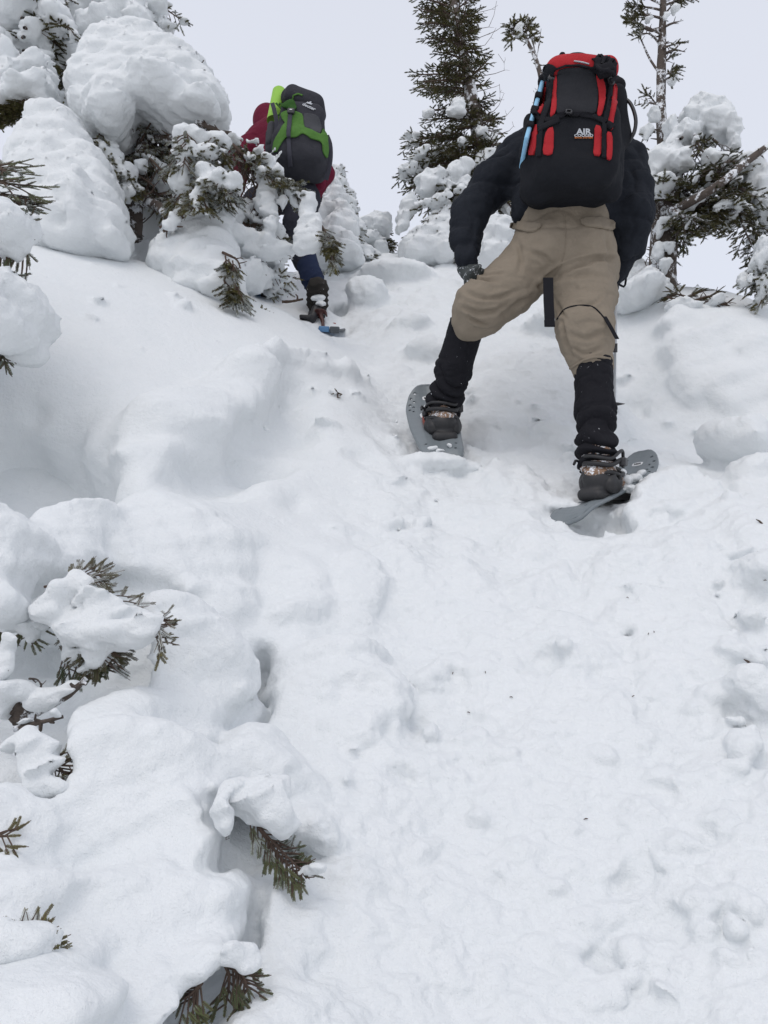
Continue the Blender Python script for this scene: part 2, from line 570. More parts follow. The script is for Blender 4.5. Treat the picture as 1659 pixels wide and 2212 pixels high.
def mat_needles(name, dark, light, frost=0.35, rime=0.5):
    m, n, l, p = new_mat(name)
    co = coords(n)
    t = tex_noise(n, l, co, 30, 3); b = tex_noise(n, l, co, 3.5, 2)
    ad = n.new('ShaderNodeMath'); ad.operation = 'ADD'; l.new(t.outputs['Fac'], ad.inputs[0]); l.new(b.outputs['Fac'], ad.inputs[1])
    r0 = n.new('ShaderNodeMapRange'); r0.inputs['From Min'].default_value = 0.75; r0.inputs['From Max'].default_value = 1.25
    l.new(ad.outputs[0], r0.inputs['Value'])
    mix = n.new('ShaderNodeMix'); mix.data_type = 'RGBA'
    mix.inputs['A'].default_value = (*dark, 1); mix.inputs['B'].default_value = (*light, 1)
    l.new(r0.outputs[0], mix.inputs['Factor'])
    f = tex_noise(n, l, co, 16, 5, 0.7)
    r = n.new('ShaderNodeMapRange'); r.inputs['From Min'].default_value = 0.80 - frost; r.inputs['From Max'].default_value = 0.92 - frost
    r.inputs['To Max'].default_value = rime
    l.new(f.outputs['Fac'], r.inputs['Value'])
    m2 = n.new('ShaderNodeMix'); m2.data_type = 'RGBA'
    l.new(r.outputs[0], m2.inputs['Factor']); l.new(mix.outputs['Result'], m2.inputs['A']); m2.inputs['B'].default_value = (0.75, 0.8, 0.83, 1)
    l.new(m2.outputs['Result'], p.inputs['Base Color'])
    p.inputs['Roughness'].default_value = 0.6; p.inputs['Specular IOR Level'].default_value = 0.25
    return m
def mat_bark(name, col, frost=0.3):
    m, n, l, p = new_mat(name)
    co = coords(n)
    t = tex_noise(n, l, co, 45, 6, 0.7)
    mix = n.new('ShaderNodeMix'); mix.data_type = 'RGBA'
    mix.inputs['A'].default_value = (*[c * .45 for c in col], 1); mix.inputs['B'].default_value = (*[c * 1.7 for c in col], 1)
    l.new(t.outputs['Fac'], mix.inputs['Factor'])
    f = tex_noise(n, l, co, 13, 6, 0.75)
    r = n.new('ShaderNodeMapRange'); r.inputs['From Min'].default_value = 0.78 - frost; r.inputs['From Max'].default_value = 0.82 - frost
    l.new(f.outputs['Fac'], r.inputs['Value'])
    m2 = n.new('ShaderNodeMix'); m2.data_type = 'RGBA'
    l.new(r.outputs[0], m2.inputs['Factor']); l.new(mix.outputs['Result'], m2.inputs['A']); m2.inputs['B'].default_value = (0.78, 0.8, 0.83, 1)
    l.new(m2.outputs['Result'], p.inputs['Base Color'])
    l.new(bump(n, l, t.outputs['Fac'], 0.9, 0.01), p.inputs['Normal'])
    p.inputs['Roughness'].default_value = 0.85
    return m
SNOW = mat_snow("snow")
SNOW_TREE = mat_snow("snow_on_branches", 1.15)
BARK = mat_bark("bark", (0.085, 0.066, 0.055), 0.26)
BARK_SNOWY = mat_bark("snow_plastered_bark", (0.075, 0.058, 0.048), 0.25)
TWIG = mat_bark("twig_bark", (0.09, 0.06, 0.045), 0.12)
NEEDLE = mat_needles("needles", (0.045, 0.050, 0.018), (0.17, 0.15, 0.05), 0.26, 0.35)
NEEDLE_DARK = mat_needles("needles_dark", (0.030, 0.036, 0.016), (0.125, 0.115, 0.040), 0.20, 0.3)
NEEDLE_OLIVE = mat_needles("needles_olive", (0.034, 0.042, 0.017), (0.145, 0.135, 0.045), 0.24, 0.35)
NEEDLE_BROWN = mat_needles("needles_browned", (0.040, 0.040, 0.022), (0.12, 0.11, 0.055), 0.30, 0.5)
NEEDLE_RIMED = mat_needles("needles_rimed", (0.050, 0.055, 0.022), (0.20, 0.175, 0.055), 0.34, 0.6)
NEEDLE_NEAR = mat_needles("needles_near", (0.035, 0.055, 0.025), (0.13, 0.145, 0.06), 0.28, 0.5)

# ------------------------------------------------------------------ the snow slope
# where the surface lies, as (photo x, photo y, distance ahead)
G = [
 # trail
 (1150,2210,1.46),(1400,2210,1.44),(1640,2200,1.38),(900,2210,1.42),(700,2210,1.34),(620,2150,1.36),
 (1150,1900,1.68),(1400,1900,1.66),(1640,1900,1.58),(900,1900,1.66),(750,1850,1.62),
 (1150,1650,1.92),(1400,1650,1.90),(1640,1600,1.86),(900,1650,1.90),(740,1650,1.80),
 (1150,1380,2.32),(1400,1380,2.28),(1640,1350,2.20),(900,1380,2.30),(760,1400,2.20),(680,1450,2.05),
 (1150,1200,2.72),(950,1200,2.70),(1380,1200,2.62),(1600,1200,2.48),(800,1200,2.62),(680,1200,2.50),
 (1150,1060,3.10),(1000,1060,3.12),(860,1060,3.02),(1290,1130,2.98),(1400,1110,2.95),(1600,1080,2.80),
 (945,975,3.38),(830,960,3.30),(1080,960,3.42),(1180,960,3.45),(1450,1030,3.30),(1620,1020,3.16),
 (1130,880,3.70),(960,850,3.82),(860,860,3.80),(830,800,4.10),(960,760,4.25),(1130,770,4.15),(1330,960,3.50),
 (1310,840,3.98),(1180,700,4.55),(1000,690,4.70),(830,710,4.60),(760,760,4.30),
 (1400,950,3.92),(1395,810,4.22),(1350,800,4.30),(1365,690,4.46),(1450,662,4.36),(1620,668,4.30),(1500,676,5.2),(1640,684,5.2),(1560,690,6.2),(1470,740,4.20),(1500,800,4.12),(1480,900,4.02),(1640,850,4.0),(1640,760,4.12),(1640,935,3.84),(1450,990,3.62),
 (720,735,4.72),(760,690,4.95),(745,640,5.25),(700,640,5.30),(690,600,5.60),(640,700,4.78),
 (860,610,5.35),(960,600,5.40),(1060,620,5.20),(1180,620,5.10),(1300,640,4.95),
 (780,565,6.3),(900,562,6.2),(1000,560,6.2),(1150,580,5.9),(1300,600,5.7),(640,590,6.0),
 # left drift
 (780,822,3.72),(690,740,3.95),(620,670,4.10),(520,650,3.95),(400,600,3.85),(270,560,3.72),(100,540,3.45),(-80,520,3.3),
 (600,740,3.62),(450,720,3.38),(300,660,3.32),(150,660,3.10),(20,680,2.95),(-100,700,2.8),
 (620,800,3.38),(500,830,3.10),(380,850,2.90),(220,850,2.76),(100,850,2.74),(-60,860,2.70),
 (700,880,3.36),(780,960,3.22),(640,930,3.10),(720,1080,2.92),(600,1050,2.80),(640,1180,2.56),
 (480,1080,2.52),(340,1060,2.36),(260,1130,2.26),(420,1180,2.28),(540,1180,2.40),
 (180,1000,2.50),(60,1000,2.56),(90,1130,2.36),(-60,1060,2.4),
 (300,1300,2.10),(420,1290,2.18),(530,1270,2.32),(620,1330,2.26),
 (100,1250,2.05),(-60,1250,2.0),(420,1450,2.00),(300,1480,1.92),(100,1450,2.0),(0,1450,2.0),
 (200,1600,1.74),(350,1650,1.76),(50,1600,1.76),(550,1650,1.86),(640,1700,1.80),(600,1800,1.70),
 (200,1800,1.54),(400,1800,1.58),(50,1800,1.52),(-80,1800,1.4),(520,1960,1.62),(640,1980,1.56),(450,2150,1.42),(560,2200,1.42),
 (200,2000,1.36),(380,2000,1.40),(50,2000,1.32),(200,2200,1.18),(50,2200,1.04),(-100,2200,1.0),
]
PTS = np.array([at(*g) for g in G])
# the surroundings, in metres: behind the camera, out to both sides, over the crest
far = [(-3,1,0.1),(-4,3,1.3),(-5,6,3.2),(-3,7.5,4.3),(0,8,4.75),(3,8,4.6),(5,6,3.2),(4,3,1.0),(3,1,-0.35),(0,0,-0.05),(0.6,0,-0.1),(2,-1,-0.9),(-2,-1,-0.6),(0,-2,-1.4),
       (0,10,4.9),(4,10,4.6),(-4,10,4.9),(-7,4,2.4),(7,4,1.6)]
PTS = np.vstack([PTS, np.array(far, float)])
def tps_fit(P, lam=0.002):
    n = len(P); d = np.sqrt(((P[:, None, :2] - P[None, :, :2]) ** 2).sum(-1))
    K = np.where(d > 0, d * d * np.log(np.maximum(d, 1e-9)), 0) + lam * np.eye(n)
    A = np.zeros((n + 3, n + 3)); A[:n, :n] = K; A[:n, n:] = np.c_[np.ones(n), P[:, :2]]; A[n:, :n] = A[:n, n:].T
    return np.linalg.solve(A, np.r_[P[:, 2], 0, 0, 0])
TW = tps_fit(PTS)
def base_h(x, y):
    x = np.asarray(x, float); y = np.asarray(y, float)
    out = TW[-3] + TW[-2] * x + TW[-1] * y
    for i in range(len(PTS)):
        r2 = (x - PTS[i, 0]) ** 2 + (y - PTS[i, 1]) ** 2 + 1e-12
        out = out + TW[i] * 0.5 * r2 * np.log(r2)
    return out
def trail_mask(x, y):
    """1 where feet have churned the snow, 0 on the untouched drifts"""
    xl = np.interp(y, [1.2, 1.7, 2.2, 2.8, 3.3, 4.0, 4.7, 6.0], [-0.18, -0.12, -0.12, -0.15, -0.02, -0.05, -0.5, -0.6])
    return 1 / (1 + np.exp(-np.clip((x - xl) / 0.06, -30, 30))) * (1 / (1 + np.exp(np.clip((x - 1.35) / .15, -30, 30))) * .7 + .3)
def relief(x, y, fine=True):
    P = np.stack([x, y, np.zeros_like(x)], -1)
    m = trail_mask(x, y)
    a = fbm(P, 0.50, 4, 3, .55) * (0.045 * m + 0.010)
    W = P + noise3(P, .12, 8)[..., None] * .05
    b = (np.abs(noise3(W, 0.21, 9)) - .3) * 0.060 * m + (np.abs(noise3(W, 0.10, 12)) - .3) * 0.030 * m
    c = (np.abs(noise3(W, 0.8, 15)) - .3) * .04 * (1 - m)
    return (a + b + c) * np.clip(y / 2.3, .6, 1) + noise3(P, 1.1, 31) * 0.02

S = []                                      # lumps and hollows of the slope
# cornice of the left drift and the scoop under it
S += mass([(648,772,3.42),(594,795,3.26),(588,850,3.08),(562,905,2.94),(505,925,2.84),(470,966,2.74),(402,985,2.62),(392,1006,2.58),(300,1002,2.50),(262,1010,2.46),(200,1042,2.40),(120,1120,2.30),(90,1060,2.45),(180,960,2.62),(300,905,2.72),(420,860,2.90),(520,790,3.18),(600,725,3.52)], 46, .13, .08, 1)
S += mass([(690,775,3.66),(750,790,3.72),(785,822,3.70),(770,838,3.62),(720,822,3.56),(650,812,3.46),(600,790,3.36),(620,760,3.52)], 24, .10, .05, 2)
S += chain(Q((640,850,3.40),(640,930,3.10),(560,985,2.92),(470,1040,2.66),(340,1062,2.42)), [.05,.07,.07,.06,.05], k=.12, op='s')
# hollow at the far left, deep and dim
S += [blob(0,1000,2.60,170,130,.36,25,.32,'s'), blob(95,1095,2.42,80,80,.28,20,.22,'s'), blob(20,1120,2.5,120,80,.36,0,.2,'s'), blob(10,835,2.55,44,22,.25,30,.04,'s'), blob(60,1180,2.0,40,60,.2,0,.05,'s')]
# mound in the left edge and the shaded block behind it
S += mass([(-60,1040,1.80),(0,1078,1.76),(61,1120,1.72),(104,1178,1.70),(84,1220,1.68),(62,1270,1.66),(68,1320,1.64),(30,1352,1.62),(-60,1360,1.60)], 40, .16, .03, 3)
S += mass([(150,1118,1.98),(200,1080,2.06),(250,1095,2.10),(258,1150,2.06),(252,1225,1.98),(200,1262,1.90),(130,1262,1.86),(92,1235,1.86),(112,1180,1.90)], 42, .15, .04, 4)
S += [blob(150,1330,1.96,110,50,.18,5,.04,'s'), blob(60,1430,1.94,110,60,.2,0,.05,'s'), blob(130,1490,1.86,90,44,.12,-20,.04,'s')]
# the long shoulder with its sharp right-hand edge
S += mass([(250,1120,2.24),(330,1085,2.36),(450,1120,2.38),(560,1190,2.40),(566,1225,2.34),(556,1305,2.26),(538,1385,2.18),(522,1418,2.12),(470,1380,2.10),(400,1300,2.10),(330,1260,2.06),(262,1240,2.04)], 52, .16, .05, 5)
S += mass([(330,1300,1.86),(357,1282,1.88),(400,1292,1.94),(459,1328,1.96),(508,1400,1.94),(517,1451,1.90),(556,1508,1.88),(548,1542,1.84),(510,1520,1.82),(506,1570,1.78),(488,1598,1.76),(433,1612,1.72),(390,1560,1.72),(366,1515,1.72),(325,1440,1.74),(300,1380,1.78)], 40, .11, .028, 6)
S += [blob(562,1470,2.10,32,84,.10,-8,.05,'s'), blob(548,1410,2.04,18,30,.08,0,.03,'s'), blob(590,1545,2.02,22,40,.10,-20,.03,'s'), blob(440,1618,1.78,22,10,.1,0,.015,'s')]
S += mass([(600,1440,2.16),(590,1480,2.06),(600,1540,1.98),(680,1590,1.92),(760,1600,1.90),(850,1560,1.96),(860,1480,2.04),(790,1420,2.12),(690,1395,2.18)], 44, .09, .05, 7)
S += mass([(560,1215,2.44),(575,1290,2.34),(560,1370,2.24),(580,1420,2.2),(640,1430,2.18),(690,1360,2.24),(720,1280,2.34),(660,1210,2.46)], 36, .07, .05, 8)
S += mass([(740,1200,2.5),(725,1290,2.36),(735,1370,2.26),(800,1340,2.32),(830,1260,2.42),(800,1200,2.52)], 30, .05, .04, 9)
# lower-left mounds
S += mass([(326,1478,1.66),(360,1520,1.64),(388,1566,1.62),(433,1614,1.60),(480,1650,1.58),(524,1686,1.56),(512,1712,1.54),(470,1746,1.50),(449,1782,1.47),(458,1838,1.43),(440,1880,1.40),(300,1875,1.38),(160,1862,1.38),(110,1790,1.42),(125,1660,1.50),(180,1560,1.58),(250,1500,1.64)], 56, .13, .028, 10)
S += mass([(150,1866,1.38),(240,1880,1.37),(330,1888,1.36),(400,1888,1.36),(505,1890,1.37),(511,1925,1.36),(512,2050,1.30),(490,2086,1.27),(444,2112,1.24),(400,2168,1.19),(370,2230,1.14),(200,2240,1.08),(100,2150,1.12),(110,1980,1.26)], 56, .13, .022, 11)
S += mass([(-60,1870,1.30),(60,1850,1.34),(140,1900,1.32),(150,1980,1.24),(60,2000,1.2),(-60,1990,1.18)], 40, .10, .03, 12)
S += mass([(-60,2080,1.10),(60,2090,1.10),(150,2060,1.14),(220,2140,1.08),(200,2260,1.0),(-60,2260,.98)], 44, .10, .03, 13)
S += mass([(-60,1740,1.40),(30,1720,1.44),(110,1770,1.44),(120,1850,1.38),(40,1860,1.34),(-60,1840,1.32)], 40, .09, .04, 14)
S += mass([(505,1600,1.76),(556,1545,1.82),(610,1600,1.78),(680,1680,1.74),(722,1750,1.70),(730,1800,1.66),(690,1850,1.60),(660,1862,1.58),(632,1812,1.60),(590,1762,1.62),(540,1720,1.62),(512,1690,1.64),(480,1650,1.66)], 36, .10, .025, 15)
S += [blob(480,1815,1.51,24,66,.14,10,.02,'s'), blob(550,1830,1.57,46,54,.13,-40,.025,'s'), blob(610,1875,1.58,50,30,.12,-35,.03,'s')]
S += mass([(520,1950,1.50),(560,1910,1.54),(640,1915,1.56),(690,1960,1.54),(690,2060,1.48),(640,2110,1.42),(580,2090,1.42),(528,2050,1.44)], 40, .10, .04, 16)
S += mass([(560,2120,1.36),(640,2120,1.40),(700,2180,1.36),(690,2260,1.3),(580,2260,1.28),(520,2190,1.30)], 38, .08, .03, 17)
S += [blob(524,1990,1.44,14,90,.08,0,.035,'s'), blob(500,2120,1.35,44,36,.13,0,.02,'s'), blob(440,2190,1.32,60,50,.2,-25,.02,'s')]
S += [blob(326,1876,1.345,14,6,.03,0,.008,'s'), blob(393,1880,1.345,14,6,.03,0,.008,'s')]
S += chain(Q((330,1290,2.02),(300,1400,1.92),(290,1470,1.80)), [.03,.05,.03], k=.04, op='s') + chain(Q((150,1545,1.70),(110,1640,1.60),(90,1760,1.52)), [.04,.05,.05], k=.06, op='s')
S += mass([(255,470,4.7),(330,430,4.8),(400,430,4.8),(420,520,4.6),(390,590,4.4),(300,600,4.3),(250,570,4.4)], 44, .2, .06, 25)
S += mass([(-60,300,4.4),(20,270,4.4),(90,300,4.4),(90,560,4.2),(-60,560,4.2)], 50, .2, .08, 26)
# footprint and pits
S += [ell(at(790,985,3.10), (.11, .07, .06), rot_y(.5), .02, 's'), blob(640,1060,2.72,26,44,.1,0,.05,'s')]
S += [blob(1175,1418,2.16,32,36,.05,10,.04,'s'), blob(1330,1440,2.10,56,26,.05,5,.05,'s'), blob(1215,1395,2.2,20,24,.05,0,.03)]
S += [blob(960,1678,1.82,36,24,.04,0,.03,'s'), blob(1290,1124,2.90,84,34,.15,10,.05,'s')]
S += [blob(1640,1430,2.00,22,36,.1,0,.02,'s'), blob(1200,1105,3.0,20,12,.05,0,.03,'s')]
S += [blob(1430,930,3.60,80,44,.2,10,.06,'s'), blob(1535,985,3.36,26,56,.16,-20,.04,'s'), blob(1480,1000,3.26,40,30,.12,20,.04,'s')]
# right bank and the clods thrown up at the snowshoe
S += mass([(1420,668,4.30),(1500,660,4.34),(1600,675,4.28),(1680,700,4.2),(1680,860,3.96),(1600,905,3.92),(1520,895,3.95),(1462,870,4.0),(1436,800,4.06),(1425,730,4.16)], 48, .12, .06, 20)
S += [blob(1372,790,4.12,36,120,.14,-6,.12,'s'), blob(1420,900,3.86,60,40,.14,0,.10,'s')]
S += [blob(1590,950,3.56,80,44,.16,10,.06)]
S += mass([(1380,1046,3.02),(1420,1022,3.08),(1450,1010,3.12),(1500,1004,3.14),(1530,1030,3.10),(1560,1050,3.04),(1560,1100,2.94),(1500,1130,2.86),(1430,1150,2.80),(1370,1150,2.80),(1345,1115,2.86)], 24, .07, .025, 21)
S += mass([(1560,1000,3.16),(1620,985,3.2),(1680,1000,3.16),(1680,1090,2.96),(1610,1100,2.92),(1570,1060,3.0)], 30, .08, .03, 22)
S += mass([(1470,1140,2.84),(1560,1110,2.9),(1610,1160,2.78),(1600,1250,2.62),(1530,1290,2.5),(1460,1240,2.62)], 42, .10, .06, 23)
S += [blob(1640,1250,2.4,50,60,.12,0,.04), blob(1620,1500,1.98,46,56,.08,0,.05)]
# trench walls further up
S += [blob(790,640,5.1,46,44,.16,0,.05), blob(860,610,5.5,90,32,.3,0,.08), blob(735,668,5.12,20,44,.16,20,.04,'s')]
S += mass([(1090,760,4.28),(1180,745,4.36),(1240,780,4.2),(1240,860,3.9),(1180,900,3.75),(1090,890,3.76),(1050,850,3.9),(1060,790,4.14)], 36, .12, .05, 24)
S += [blob(1080,920,3.62,60,24,.10,0,.05), blob(1200,710,4.4,70,30,.16,0,.06), blob(1195,930,3.56,50,26,.08,0,.04), blob(930,760,4.2,60,24,.08,8,.06), blob(890,700,4.5,44,20,.10,-8,.06)]
S += [blob(1380,640,4.7,50,40,.2,0,.06), blob(1350,600,5.0,60,40,.25,0,.06)]
# seats for the left shoe
S += [ell(at(935,1000,3.28), (.16,.10,.05), None, .03)]
# loose clods, denser in the churned trail
cr = np.random.RandomState(11)
for i in range(620):
    px = cr.uniform(690, 1660) if cr.rand() < .85 else cr.uniform(100, 700)
    py = cr.uniform(600, 2200)
    Y = float(np.interp(py, [590,700,860,1060,1200,1380,1650,1900,2210], [5.6,4.6,3.82,3.1,2.72,2.32,1.92,1.68,1.46]))
    p = at(px, py, Y); h = float(base_h(p[0], p[1]))
    r = (.007 + .030 * cr.rand() ** 2.2 + (cr.rand() < .06) * .02) * min(1, Y / 2.4)
    if 1150 < py < 1800 and px < 700: continue
    S.append(ell((p[0], p[1], h + r * .1 + 0.0 ), (r * cr.uniform(.8, 1.7), r * cr.uniform(.8, 1.7), r * cr.uniform(.45, .8)), rot_y(cr.uniform(-.5, .5)), .022, 'u' if cr.rand() < .99 else 's'))

def subdivide(V, F):
    """one level of smooth subdivision for a mesh of quads"""
    n = len(V)
    E = np.sort(np.stack([F, np.roll(F, -1, 1)], -1).reshape(-1, 2), 1).astype(np.int64)
    key = E[:, 0] * n + E[:, 1]
    uk, inv = np.unique(key, return_inverse=True)
    ea, eb = uk // n, uk % n
    fc = V[F].mean(1)
    fe = np.repeat(np.arange(len(F)), 4)
    cnt = np.bincount(inv, minlength=len(uk)).astype(float)
    em = (V[ea] + V[eb]) * .5
    fsum = np.stack([np.bincount(inv, fc[fe, i], len(uk)) for i in range(3)], 1) / cnt[:, None]
    ep = np.where((cnt == 2)[:, None], (em + fsum) * .5, em)
    val = np.maximum(np.bincount(F.ravel(), minlength=n), 1).astype(float)
    fa = np.stack([np.bincount(F.ravel(), np.repeat(fc[:, i], 4), n) for i in range(3)], 1) / val[:, None]
    ev = np.concatenate([ea, eb]); ecount = np.maximum(np.bincount(ev, minlength=n), 1)
    ra = np.stack([np.bincount(ev, np.tile(em[:, i], 2), n) for i in range(3)], 1) / ecount[:, None]
    k = np.maximum(val, 3)[:, None]
    vp = (fa + 2 * ra + (k - 3) * V) / k
    V2 = np.concatenate([vp, ep, fc])
    e4 = inv.reshape(-1, 4) + n
    c = (np.arange(len(F)) + n + len(uk))[:, None]
    F2 = np.stack([F, e4, np.broadcast_to(c, F.shape), np.roll(e4, 1, 1)], -1).reshape(-1, 4)
    return V2, F2

def build_slope():
    NU, NV, NW = SLOPE_N
    u0, u1, v0, v1, w0, w1 = -0.68, 0.66, -0.50, 0.655, math.log(0.92), math.log(8.2)
    U = np.linspace(u0, u1, NU); V = np.linspace(v0, v1, NV); W = np.linspace(w0, w1, NW)
    Yw = np.exp(W)
    X2 = U[:, None] * Yw[None]; Y2 = np.broadcast_to(Yw[None], X2.shape)
    # heights on an even grid, then sampled
    gx = np.arange(-6.2, 6.4, .03); gy = np.arange(.6, 9, .03)
    H0 = base_h(*np.meshgrid(gx, gy, indexing='ij'))
    fx = (X2 - gx[0]) / .03; fy = (Y2 - gy[0]) / .03
    ix = np.clip(fx.astype(int), 0, len(gx) - 2); iy = np.clip(fy.astype(int), 0, len(gy) - 2); fx = fx - ix; fy = fy - iy
    H = (H0[ix, iy] * (1 - fx) + H0[ix + 1, iy] * fx) * (1 - fy) + (H0[ix, iy + 1] * (1 - fx) + H0[ix + 1, iy + 1] * fx) * fy
    H = H + relief(X2, Y2)
    f = ((V[None, :, None] * Yw[None, None]).astype(np.float32) + np.float32(CAMZ)) - H[:, None, :].astype(np.float32)
    f *= 0.72
    def pts_of(sl):
        u, v, y = U[sl[0]], V[sl[1]], Yw[sl[2]]
        P = np.empty((len(u), len(v), len(y), 3), np.float32)
        P[..., 0] = u[:, None, None] * y; P[..., 1] = y; P[..., 2] = v[None, :, None] * y + CAMZ
        return P
    KW = np.random.RandomState(2).normal(size=(7, 3)).astype(np.float32)
    KW /= np.linalg.norm(KW, axis=1, keepdims=True)
    FW = np.array((17, 25, 39, 70, 118, 150, 205), np.float32); AW = np.array((.013, .011, .007, .0035, .0018, .0012, .0008), np.float32)
    def warp(P):
        ph = (P @ KW.T) * FW
        s_, c_ = np.sin(ph), np.cos(ph * 1.13 + 1.0)
        return np.stack([s_ @ AW, c_ @ AW, (s_[..., ::-1] @ AW[::-1].copy() - c_ @ AW) * .5], -1)
    for so in S:
        pad = so.k + .035
        lo, hi = so.lo - pad, so.hi + pad
        lo[1] = max(lo[1], .5); hi[1] = max(hi[1], .6)
        us = [x / y for x in (lo[0], hi[0]) for y in (lo[1], hi[1])]
        vs = [(z - CAMZ) / y for z in (lo[2], hi[2]) for y in (lo[1], hi[1])]
        a = [np.searchsorted(U, min(us)), np.searchsorted(V, min(vs)), np.searchsorted(W, math.log(lo[1]))]
        b = [np.searchsorted(U, max(us)), np.searchsorted(V, max(vs)), np.searchsorted(W, math.log(hi[1]))]
        if any(b[i] <= a[i] for i in range(3)): continue
        big = float((so.hi - so.lo).max()) > .12
        apply_solid(f, pts_of, so, tuple(slice(a[i], b[i]) for i in range(3)), warp if big else None)
    def mapping(I):
        u = u0 + I[:, 0] * (u1 - u0) / (NU - 1); v = v0 + I[:, 1] * (v1 - v0) / (NV - 1); y = np.exp(w0 + I[:, 2] * (w1 - w0) / (NW - 1))
        return np.stack([u * y, y, v * y + CAMZ], -1)
    Vx, Fx = mesh_from_grid(f, mapping)
    # orientation
    co, Fx = subdivide(Vx, Fx)
    nr = vertex_normals(co, Fx)
    m = trail_mask(co[:, 0], co[:, 1])
    wob = co + noise3(co, .03, 40)[:, None] * .012
    calm = np.clip((co[:, 1] - 2.0) / .8, 0, 1) * (1 - m)          # the untouched upper drift stays smooth
    r_ = 1 - .75 * calm
    d = noise3(co, .075, 41) * (.003 + .004 * m) * r_ + (np.abs(noise3(wob, .05, 42)) - .3) * (.002 + .007 * m) * r_ + noise3(co, .020, 44) * (.0014 + .0030 * m) * r_ + noise3(co, .010, 43) * (.0011 + .0016 * m) * r_
    co = co + nr * d[:, None]
    o = add("snow_slope", co, Fx, SNOW)
    tag(o, None, None, None, 'structure')
    return o
SLOPE_N = (242, 212, 254)
slope = build_slope()

# the mountainside carries on all round, just under the near slope
def build_field():
    g = np.geomspace(.15, 155, 26)
    ax_ = np.concatenate([-6 - g[::-1], np.arange(-6, 6.01, .09), 6 + g]); ay_ = np.concatenate([-1.5 - g[::-1], np.arange(-1.5, 9.51, .09), 9.5 + g])
    X, Yy = np.meshgrid(ax_, ay_, indexing='ij')
    dx, dy = np.clip(X, -6, 6), np.clip(Yy, -1.5, 9.5)
    H = base_h(dx, dy)
    out = np.hypot(X - dx, Yy - dy)
    back = np.clip(-1.5 - Yy, 0, None); front = np.clip(Yy - 9.5, 0, None)
    H = H - back * 0.62 - front * 0.25 - np.clip(np.abs(X) - 6, 0, None) * 0.12 + fbm(np.stack([X, Yy, X * 0], -1), 9, 2, 5) * 0.5 * np.clip(out / 6, 0, 1)
    near = (np.abs(X) < 6) & (Yy > 0.3) & (Yy < 9)
    H = H + np.where(near, relief(X, Yy) * .8, 0)
    # it dips gently beneath the detailed slope so that nothing of it shows in the hollows
    Ys = np.maximum(Yy, .2)
    ramp = lambda v: np.clip(v, 0, 1)
    dip = ramp((.615 - np.abs(X) / Ys) / .09) * ramp((Yy - 1.0) / .3) * ramp((8.1 - Yy) / .6) * ramp(((H - CAMZ) / Ys + .445) / .06)
    H = H + .025 - .5 * dip * (Yy > .9)
    n, m = X.shape
    V = np.stack([X, Yy, H], -1).reshape(-1, 3)
    i = np.arange(n - 1)[:, None] * m + np.arange(m - 1)[None]
    F = np.stack([i, i + m, i + m + 1, i + 1], -1).reshape(-1, 4)
    o = add("snow_field", V, F, SNOW)
    tag(o, None, None, None, 'structure')
build_field()

# ------------------------------------------------------------------ materials of people and gear
KHAKI = mat_cloth("khaki_cotton", (0.21, 0.175, 0.135), (0.27, 0.23, 0.18), wr=0.7)
BLACK_JACKET = mat_cloth("black_softshell", (0.012, 0.014, 0.019), (0.022, 0.025, 0.032), wr=0.8, fine=500)
GAITER = mat_cloth("black_gaiter", (0.010, 0.010, 0.013), (0.020, 0.020, 0.024), frost=0.05, wr=0.9)
BOOT_BROWN = mat_cloth("brown_suede", (0.16, 0.10, 0.065), (0.30, 0.20, 0.14), frost=0.20, wr=0.9, fine=200)
BOOT_DARK = mat_cloth("dark_boot", (0.015, 0.014, 0.014), (0.05, 0.045, 0.04), frost=0.07, wr=0.9, fine=200)
RUBBER = mat_plain("black_rubber", (0.018, 0.018, 0.02), 0.55, var=0.4)
GLOVE = mat_cloth("grey_glove", (0.03, 0.035, 0.035), (0.10, 0.11, 0.11), frost=0.14, fine=300)
SKIN = mat_plain("skin", (0.50, 0.30, 0.22), 0.55, var=0.1)
HAIR = mat_plain("hair", (0.03, 0.02, 0.015), 0.6, var=0.4, scale=200)
BURGUNDY = mat_cloth("burgundy_shell", (0.115, 0.012, 0.030), (0.17, 0.02, 0.045), wr=0.7)
CHARCOAL_TR = mat_cloth("charcoal_trousers", (0.022, 0.023, 0.032), (0.035, 0.036, 0.048), wr=0.6)
NAVY = mat_cloth("navy_gaiter", (0.014, 0.020, 0.046), (0.024, 0.034, 0.070), wr=0.6, frost=0.01)
PACK_BLACK = mat_cloth("black_pack_cloth", (0.010, 0.011, 0.014), (0.020, 0.021, 0.025), wr=0.5, fine=900)
PACK_GREY = mat_cloth("charcoal_pack_cloth", (0.020, 0.021, 0.025), (0.034, 0.035, 0.040), wr=0.35, fine=900)
RED = mat_cloth("red_pack_cloth", (0.33, 0.018, 0.024), (0.44, 0.030, 0.036), wr=0.6, rough=0.7)
WEB = mat_cloth("black_webbing", (0.010, 0.010, 0.013), (0.022, 0.022, 0.026), fine=1200, wr=0.2)
WEB_GREY = mat_cloth("grey_webbing", (0.055, 0.055, 0.070), (0.075, 0.075, 0.092), fine=1200, wr=0.2)
BUCKLE = mat_plain("buckle_plastic", (0.03, 0.03, 0.034), 0.35)
BLUE_LIGHT = mat_plain("light_blue_foam", (0.26, 0.52, 0.74), 0.6, var=0.08)
HOSE = mat_plain("hose_rubber", (0.014, 0.015, 0.018), 0.4)
PRINT_WHITE = mat_plain("white_print", (0.45, 0.47, 0.50), 0.7, bumpy=0, var=0.05)
PRINT_ORANGE = mat_plain("orange_print", (0.42, 0.13, 0.03), 0.7, bumpy=0, var=0.05)
